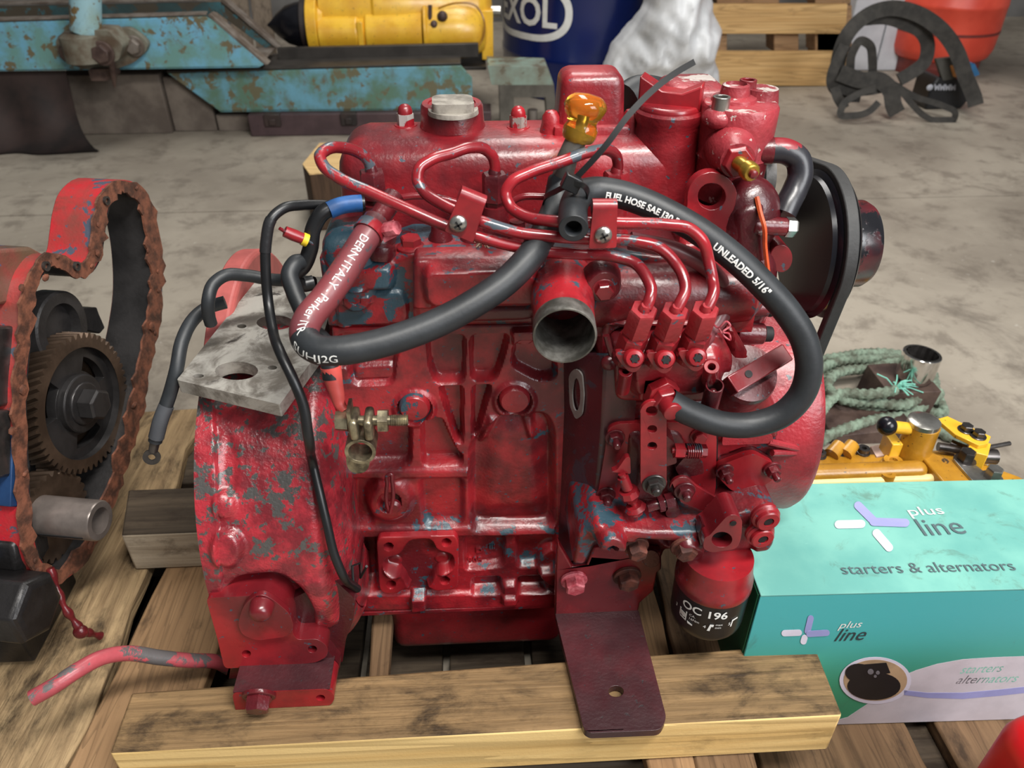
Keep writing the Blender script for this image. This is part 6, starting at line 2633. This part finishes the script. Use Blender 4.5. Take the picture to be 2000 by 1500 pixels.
# timber block at the left behind the engine
TB = thing('timber_post', (U(620, 440, Z=ZF).x, U(620, 440, Z=ZF).y, ZF), 'short brown timber with pale sawn top standing behind the engine', 'timber')
y0 = U(600, 452, Z=ZF).y
xa, xb, xc = U(582, 345, Y=y0).x, U(605, 345, Y=y0).x, U(700, 345, Y=y0).x
zt_ = U(605, 342, Y=y0).z
m = M()
m.prism([(xa, y0 + .08, ZF + .001), (xb, y0, ZF + .001), (xc, y0 + .03, ZF + .001), (xc, y0 + .25, ZF + .001), (xa + .02, y0 + .27, ZF + .001)], (0, 0, zt_ - ZF))
obj('post_body', m, wood('brown_post_side', (84, 64, 48), (58, 44, 34), .4, 'z', bump=.4), TB, bevel=.004)
m = M()
m.prism([(xa, y0 + .08, zt_ + .0004), (xb, y0, zt_ + .0004), (xc, y0 + .03, zt_ + .0004), (xc, y0 + .25, zt_ + .0004), (xa + .02, y0 + .27, zt_ + .0004)], (0, 0, .004))
obj('sawn_top', m, wood('pale_sawn_top', (222, 190, 136), (196, 160, 108), .1, 'x', bump=.2), TB)

# yellow starter motor on the rail
ysm = F2 + .34
zc_ = U(740, 60, Y=ysm).z
STM = thing('starter_motor', (U(740, 105, Y=ysm).x, ysm, U(740, 108, Y=ysm).z), 'big yellow starter motor with black nose lying on the rail', 'starter motor')


def xat(px, py=60):
    return U(px, py, Y=ysm).x


s = pxm(U(740, 60, Y=ysm))
m = M()
m.lathe((xat(524), ysm, zc_ + 12 * s), (1, 0, 0), [(0, .003), (.012, 6 * s), (.04, 20 * s), (.08, 34 * s), (.12, 40 * s), (xat(600) - xat(524), 42 * s)], 32)
obj('nose', m, PULLEY, STM)
m = M()
m.lathe((xat(594), ysm, zc_ + 12 * s), (1, 0, 0), [(0, 46 * s), (xat(612) - xat(594), 46 * s)], 32)
obj('nose_ring', m, BROWN_DK, STM, bevel=.003)
m = M()
m.lathe((xat(608), ysm, zc_ + 8 * s), (1, 0, 0), [(0, 58 * s), (20 * s, 58 * s), (22 * s, 50 * s), (32 * s, 46 * s)], 36)
m.lathe((xat(632), ysm + .05, zc_ + 34 * s), (1, 0, 0), [(0, 58 * s), (100 * s, 60 * s), (104 * s, 64 * s), (300 * s, 66 * s), (312 * s, 60 * s), (326 * s, 40 * s), (330 * s, .001)], 40)
obj('motor_body', m, YELB, STM, bevel=.003)
m = M()
m.lathe((xat(630), ysm - .05, zc_), (1, 0, 0), [(0, 34 * s), (72 * s, 34 * s), (76 * s, 30 * s), (86 * s, 30 * s), (90 * s, 37 * s), (160 * s, 39 * s), (170 * s, 40 * s), (196 * s, 42 * s)], 36)
m.box((xat(705), ysm - .12, zc_ - 30 * s), (xat(716), ysm - .03, zc_ + 26 * s))
m.box((xat(690), ysm - .04, zc_ - 52 * s), (xat(830), ysm + .08, zc_ - 30 * s))
obj('solenoid', m, YELB, STM, bevel=.003)
m = M()
m.lathe((xat(830), ysm - .05, zc_ + 2 * s), (1, 0, 0), [(0, 50 * s), (6 * s, 50 * s), (8 * s, 46 * s), (60 * s, 50 * s), (96 * s, 46 * s), (116 * s, 34 * s), (124 * s, .001)], 36)
m.box((xat(940), ysm - .08, zc_ - 48 * s), (xat(962), ysm + .02, zc_ + 40 * s))
obj('end_cap', m, YELB, STM, bevel=.003)
m = M()
m.ball(U(864, 32, Y=ysm - .13), .02)
m.ball(U(848, 48, Y=ysm - .13), .016)
m.cyl(U(840, 10, Y=ysm - .12), U(840, 100, Y=ysm - .12), .008)
m.cyl(U(850, 72, Y=ysm - .12), U(880, 76, Y=ysm - .12), .01)
obj('terminals', m, RUSTY, STM, kind='stuff')
m = M()
m.tube(spline(S((856, 16, ysm - .12), (890, 6, ysm - .13), (930, 12, ysm - .13), (945, 40, ysm - .14), (944, 72, ysm - .14), (925, 98, ysm - .14), (890, 108, ysm - .14), (855, 104, ysm - .13)), 6), .004, 8)
obj('lead', m, YEL, STM)
m = M()
m.cyl(U(955, 22, Y=ysm), U(978, 22, Y=ysm), .022, n=12)
obj('end_nut', m, STEEL, STM, bevel=.002)

# small green-grey casting with a square window
yc_ = 2.46
CS = thing('grey_green_casting', (U(1020, 230, Y=yc_).x, yc_, ZF), 'small grey green casting with square opening beside the drum', 'casting')
CASTG = paint('grey_green_cast_paint', (132, 158, 146), (112, 112, 98), (96, 90, 74), .58, .6, rough=.5, scale=.5)
m = M()
m.plate([(952, 128), (1070, 132), (1082, 166), (960, 166)], yc_, .16, r=3)
obj('casting_top', m, CASTG, CS, bevel=.004)
m = M()
ly = U(1020, 262, Z=ZF).y
m.plate([(975, 166), (1082, 166), (1092, 262), (978, 262)], yc_, .1, [[(1004, 190), (1066, 190), (1070, 250), (1004, 250)]])
q = U(1020, 262, Y=yc_)
m.box((U(980, 250, Y=yc_).x, yc_ + .01, ZF + .001), (U(1085, 250, Y=yc_).x, yc_ + .10, U(1020, 250, Y=yc_).z))
obj('casting_frame', m, plain('oily_casting', (96, 92, 84), .5, .2, .4, 14, .3), CS, bevel=.003)
m = M()
m.cyl(U(1040, 252, Y=yc_ + .05), U(1040, 214, Y=yc_ + .05), .02, n=16)
obj('casting_stud', m, EDGE_GREY, CS)

# oil drum
DRUM = plain('glossy_blue_drum_paint', (12, 29, 86), .22, .0, .15, 6, .02, spec=.6, coat=.3)
fd = U(1150, 206, Z=ZF)
sd_ = pxm(U(1150, 130, Y=fd.y + .3))
rd = 172 * sd_
dc = Vector((U(1152, 100, Y=fd.y + rd).x, fd.y + rd, ZF))
DR = thing('oil_drum', dc, 'glossy dark blue oil drum with white oval lettering', 'drum')
zrim = U(1150, 124, Y=fd.y + .02).z - ZF
m = M()
m.lathe(dc, (0, 0, 1), [(.001, rd * .97), (.02, rd * .99), (.05, rd), (zrim - .02, rd), (zrim - .008, rd * 1.012), (zrim + .008, rd * 1.012), (zrim + .02, rd), (zrim + .30, rd), (zrim + .31, rd * 1.012), (zrim + .33, rd * 1.012), (zrim + .34, rd), (zrim + .62, rd), (zrim + .63, rd * .96)], 96)
obj('drum_shell', m, DRUM, DR)


def on_drum(px, py, off=.002):
    """point of the drum wall under a picture point"""
    d = ray(px, py)
    ox, oy = CAM.x - dc.x, CAM.y - dc.y
    a = d.x ** 2 + d.y ** 2
    b = 2 * (ox * d.x + oy * d.y)
    c = ox * ox + oy * oy - (rd + off) ** 2
    t = (-b - math.sqrt(max(b * b - 4 * a * c, 0))) / (2 * a)
    return CAM + d * t


def drum_az(px, py):
    p = on_drum(px, py)
    return math.atan2(p.x - dc.x, -(p.y - dc.y)), p.z


def drum_text(m, txt, a0, z0, size, shear=0, bold=0, off=.0022):
    vs, fs = text2d(txt, size, shear, size * .12, bold)
    m.add([(dc.x + (rd + off) * math.sin(a0 + v[0] / rd), dc.y - (rd + off) * math.cos(a0 + v[0] / rd), z0 + v[1]) for v in vs], fs)


m = M()
aL, zL = drum_az(1088, 56)
aX, zX = drum_az(1000, 40)
size = .150
vs_, _ = text2d('EXOL', size, 0, None, .004)
wtx = max(v[0] for v in vs_)
drum_text(m, 'EXOL', aL - wtx / rd, zL + .002, size, 0, .004)
# oval outline around the word
ac, zc2 = aL - wtx / rd * .5, zL + .055
ha_, hz = wtx / rd * .5 + .16, .115
ov = []
N_ = 72
for k in range(N_):
    t = 2 * math.pi * k / N_
    ca, sa = math.cos(t), math.sin(t)
    ex_ = .55
    ov.append((ac + ha_ * math.copysign(abs(ca) ** ex_, ca), zc2 + hz * math.copysign(abs(sa) ** .9, sa), ac + (ha_ - .075) * math.copysign(abs(ca) ** ex_, ca), zc2 + (hz - .026) * math.copysign(abs(sa) ** .9, sa)))
vs = []
for a1, z1, a2_, z2 in ov:
    vs += [(dc.x + (rd + .002) * math.sin(a1), dc.y - (rd + .002) * math.cos(a1), z1), (dc.x + (rd + .002) * math.sin(a2_), dc.y - (rd + .002) * math.cos(a2_), z2)]
m.add(vs, [(2 * k, 2 * ((k + 1) % N_), 2 * ((k + 1) % N_) + 1, 2 * k + 1) for k in range(N_)])
obj('drum_print', m, WHITE_PRINT, DR)

# white crumpled plastic sack against the drum
ywb = fd.y - .34
m = M()
relief(m, [(1286, -40), (1278, 20), (1255, 60), (1215, 108), (1194, 150), (1186, 200), (1190, 246), (1300, 252), (1416, 248), (1416, 150), (1402, 118), (1420, 66), (1402, 30), (1398, -40)], ywb, [
    ([(1290, -40), (1380, -40), (1390, 120), (1240, 150)], .08, 40, 20),
    ([(1340, -10), (1360, -10), (1330, 110), (1300, 130)], .035, 14), ([(1370, 60), (1405, 70), (1390, 120), (1360, 120)], .035, 12), ([(1240, 110), (1280, 80), (1290, 120), (1240, 150)], .03, 12)], ywb + .2, step=.010, edge=.06)
m.v = [(v[0], v[1] + .05 * mnoise.noise(Vector((v[0] * 4, 1.0, v[2] * 4))) + .045 * abs(mnoise.noise(Vector((v[0] * 9 + v[2] * 5, 4.0, v[2] * 7 - v[0] * 4)))) + .02 * abs(mnoise.noise(Vector((v[0] * 22, 7.0, v[2] * 15 + v[0] * 9)))), max(v[2], ZF + .002)) for v in m.v]
obj('plastic_sack', m, plain('white_dusty_plastic', (226, 228, 230), .45, var=.10, scale=6, bump=.15, fine=30, col2=(190, 192, 194)), ang=60, label='white crumpled plastic sack leaning on the blue drum', cat='sack')

# wooden crate of planks
yk = U(1530, 170, Z=ZF).y
CR = thing('wooden_crate', (U(1530, 170, Z=ZF).x, yk, ZF), 'pale plank wooden crate standing behind the white sack', 'crate')
PINE = wood('crate_pine', (222, 184, 128), (188, 146, 92), .3, 'x', .5, bump=.3, dirt_scale=5)
PINE_E = wood('crate_end_grain', (184, 150, 112), (140, 108, 80), .35, 'x', .5, bump=.3)
for k, (t, b_) in enumerate(((101, 168), (8, 66), (-80, -8))):
    fplate('plank', CR, [(1385, t), (1658 - k * 2, t), (1654 - k * 2, b_), (1385, b_)], yk, .03, PINE)
for k, (x0_, x1_, t, b_) in enumerate(((1592, 1662, 64, 102), (1512, 1560, 66, 102), (1385, 1420, 66, 102), (1592, 1662, -10, 9), (1400, 1522, -10, 9), (1596, 1664, 10, 170))):
    fplate('crate_block', CR, [(x0_, t), (x1_, t), (x1_, b_), (x0_, b_)], yk + .032, .12, PINE_E)
for t, b_ in ((101, 168), (8, 66), (-80, -8)):
    fplate('plank', CR, [(1385, t), (1660, t), (1660, b_), (1385, b_)], yk + .75, .03, PINE)

# white cabinet, gas bottle, straps, dark case
WHITEP = plain('white_cabinet_paint', (206, 208, 212), .5, var=.1, scale=4, bump=.05, col2=(180, 182, 188))
yw = U(1716, 138, Z=ZF).y
CB = thing('white_cabinet', (U(1716, 142, Z=ZF).x, yw, ZF), 'plain white cabinet behind the tangle of straps', 'cabinet')
a, b = U(1640, 138, Z=ZF), U(1750, 138, Z=ZF)
m = M()
m.box((a.x, yw, ZF + .002), ((a.x + b.x) / 2 + .03, yw + .4, .75))
obj('cabinet_side', m, WHITEP, CB, bevel=.004)
m = M()
m.box(((a.x + b.x) / 2 + .034, yw - .006, ZF + .002), (b.x, yw + .4, .75))
obj('cabinet_door', m, WHITEP, CB, bevel=.004)

ORANGE = plain('orange_red_cylinder_paint', (226, 84, 62), .4, var=.15, scale=5, bump=.05, col2=(206, 68, 50))
gb = U(1870, 160, Z=ZF)
sg = pxm(gb)
rg_ = 98 * sg
gcn = Vector((gb.x, gb.y + rg_, ZF))
GB = thing('gas_cylinder', gcn, 'orange red gas cylinder standing at the right behind the straps', 'gas cylinder')
m = M()
m.lathe(gcn, (0, 0, 1), [(.07, rg_ * .84), (.085, rg_ * .93), (.12, rg_ * .985), (.20, rg_), (.30, rg_), (.302, rg_ * 1.006), (.318, rg_ * 1.006), (.32, rg_), (.85, rg_), (.95, rg_ * .9), (1.02, rg_ * .6), (1.04, .02)], 64)
obj('cylinder_shell', m, ORANGE, GB)
m = M()
m.lathe(gcn, (0, 0, 1), [(.001, rg_ * .78), (.001, rg_ * .82), (.08, rg_ * .84), (.08, rg_ * .78)], 48, False, False)
obj('foot_ring', m, plain('dull_red_ring', (120, 52, 46), .5, var=.3), GB)
m = M()
m.lathe(gcn + Vector((0, 0, .192)), (0, 0, 1), [(0, rg_ * .99), (.0, rg_ * 1.008), (.012, rg_ * 1.008), (.012, rg_ * .99)], 64, False, False)
obj('weld_band', m, plain('dark_weld', (120, 46, 40), .6), GB)
# dark case with stitching
ycs = U(1850, 214, Z=ZF).y
DC = thing('dark_case', (U(1850, 214, Z=ZF).x, ycs, ZF), 'black case with pale stitching marks lying under the straps', 'case')
BLK = plain('black_case_plastic', (26, 27, 30), .45, var=.3, bump=.1)
m = M()
q0, q1 = U(1806, 214, Y=ycs), U(1890, 214, Y=ycs)
zt_ = U(1850, 150, Y=ycs).z
m.prism([Vector((q0.x, ycs, ZF + .002)), Vector((q1.x - .03, ycs, ZF + .002)), Vector((q1.x, ycs, ZF + .05)), Vector((q1.x - .005, ycs, zt_ - .02)), Vector((q0.x + .02, ycs, zt_)), Vector((q0.x, ycs, zt_ - .03))], (0, .14, 0))
obj('case_body', m, BLK, DC, bevel=.008)
m = M()
m.plate([(1828, 116), (1862, 112), (1884, 150), (1842, 158)], ycs - .004, .02, r=3)
obj('case_flap', m, plain('olive_grey_flap', (76, 74, 68), .7, var=.2), DC, bevel=.002)
m = M()
for k in range(4):
    x = 1826 + 10.5 * k
    for a_, b_ in (((x, 165), (x + 1, 176)), ((x + 1, 176), (x + 4, 168)), ((x + 4, 168), (x + 7, 176)), ((x + 7, 176), (x + 8, 165))):
        m.tube([U(a_[0], a_[1], Y=ycs - .004), U(b_[0], b_[1], Y=ycs - .004)], .0028, 5)
m.ball(U(1816, 171, Y=ycs - .002), .014, (1, .4, .9))
obj('stitching', m, plain('pale_stitching', (176, 178, 186), .5, var=.1, bump=0), DC, kind='stuff')
m = M()
m.plate([(1856, 128), (1864, 128), (1876, 148), (1872, 152), (1862, 150)], ycs - .008, .004, r=2)
obj('orange_patch', m, plain('orange_patch', (224, 150, 80), .6, var=.2), DC)
# webbing straps
STRAP = plain('dark_grey_webbing', (60, 57, 53), .8, var=.25, scale=30, bump=.3, col2=(44, 42, 39))
yst = U(1750, 226, Z=ZF).y + .05
ST = thing('webbing_strap', (U(1750, 226, Z=ZF).x, yst, ZF), 'tangle of dark grey webbing strap in front of the white cabinet', 'strap')


def strap(pts, w, name='strap_run'):
    P = spline([U(a, b, Y=yst + c) for a, b, c in pts], 8)
    P = [Vector((p.x, p.y, max(p.z, ZF + w * pxm(p) * .42))) for p in P]
    _, F = frames(P)
    view = [(p - CAM).normalized() for p in P]
    ups = [v.cross(f[0]) for v, f in zip(view, F)]
    m = M()
    m.ribbon(P, ups, w * pxm(P[0]), .008)
    obj(name, m, STRAP, ST)


strap([(1634, 150, 0), (1640, 105, 0), (1656, 66, 0), (1690, 32, .02), (1740, 16, .04), (1790, 26, .03), (1836, 56, 0), (1868, 100, -.02), (1886, 150, -.05), (1904, 196, -.08), (1906, 206, -.09)], 27)
strap([(1690, 36, .05), (1730, 34, .06), (1770, 46, .06), (1800, 62, .05), (1812, 90, .05), (1806, 120, .04), (1780, 142, .03), (1756, 156, .02)], 26)
strap([(1650, 88, -.01), (1634, 120, -.02), (1624, 160, -.03), (1640, 185, -.03), (1680, 190, -.02)], 20)
strap([(1660, 140, -.03), (1664, 105, -.03), (1680, 80, -.03), (1698, 88, -.03), (1704, 120, -.03), (1704, 152, -.03)], 16)
strap([(1640, 142, -.05), (1680, 156, -.06), (1720, 158, -.06), (1740, 178, -.08), (1745, 205, -.10), (1752, 222, -.11)], 30)
strap([(1636, 150, -.03), (1650, 165, -.04), (1700, 168, -.04), (1730, 162, -.04)], 34)
strap([(1745, 164, -.07), (1790, 190, -.10), (1840, 206, -.13), (1866, 222, -.15), (1862, 236, -.15), (1836, 238, -.15), (1808, 228, -.14), (1782, 204, -.12), (1752, 166, -.08)], 11)
strap([(1710, 172, -.10), (1676, 184, -.12), (1646, 206, -.13), (1642, 224, -.14), (1664, 226, -.15), (1700, 216, -.14), (1716, 200, -.13)], 13)
strap([(1630, 170, -.04), (1636, 190, -.06), (1650, 212, -.08)], 18)
m = M()
m.plate([(1894, 122), (1904, 124), (1914, 146), (1896, 152)], yst + .02, .06, r=3)
obj('blue_clip', m, plain('blue_clip', (44, 104, 150), .5, var=.15), ST, bevel=.003)

# walls of the workshop
WALL = plain('grey_workshop_wall', (128, 126, 124), .8, var=.25, scale=2, bump=.15, col2=(98, 96, 94))
ywl = 4.7
m = M()
m.box((-6, ywl, ZF), (6, ywl + .1, 4.2))
obj('wall_back', m, WALL, kind='structure', at=(0, ywl, ZF))
m = M()
m.box((-6.1, -3, ZF), (-6, ywl, 4.2))
obj('wall_left', m, WALL, kind='structure', at=(-6, 0, ZF))
# boards leaning behind the starter motor
m = M()
for k in range(3):
    x = U(430 + 42 * k, 40, Y=3.2).x
    m = M()
    m.obox((x, 3.2 + .02 * k, .25), (.042, 0, 0), (0, .010, .0), (0, .10, .44))
    obj('leaning_board', m, wood('grey_leaning_board', (136, 122, 106), (104, 92, 80), .4, 'z', bump=.3) if k == 0 else bpy.data.materials['grey_leaning_board'], bevel=.002,
        label=('leftmost', 'middle', 'rightmost')[k] + ' of three grey brown boards leaning behind the starter motor', cat='board', group='boards leaning behind the starter motor')
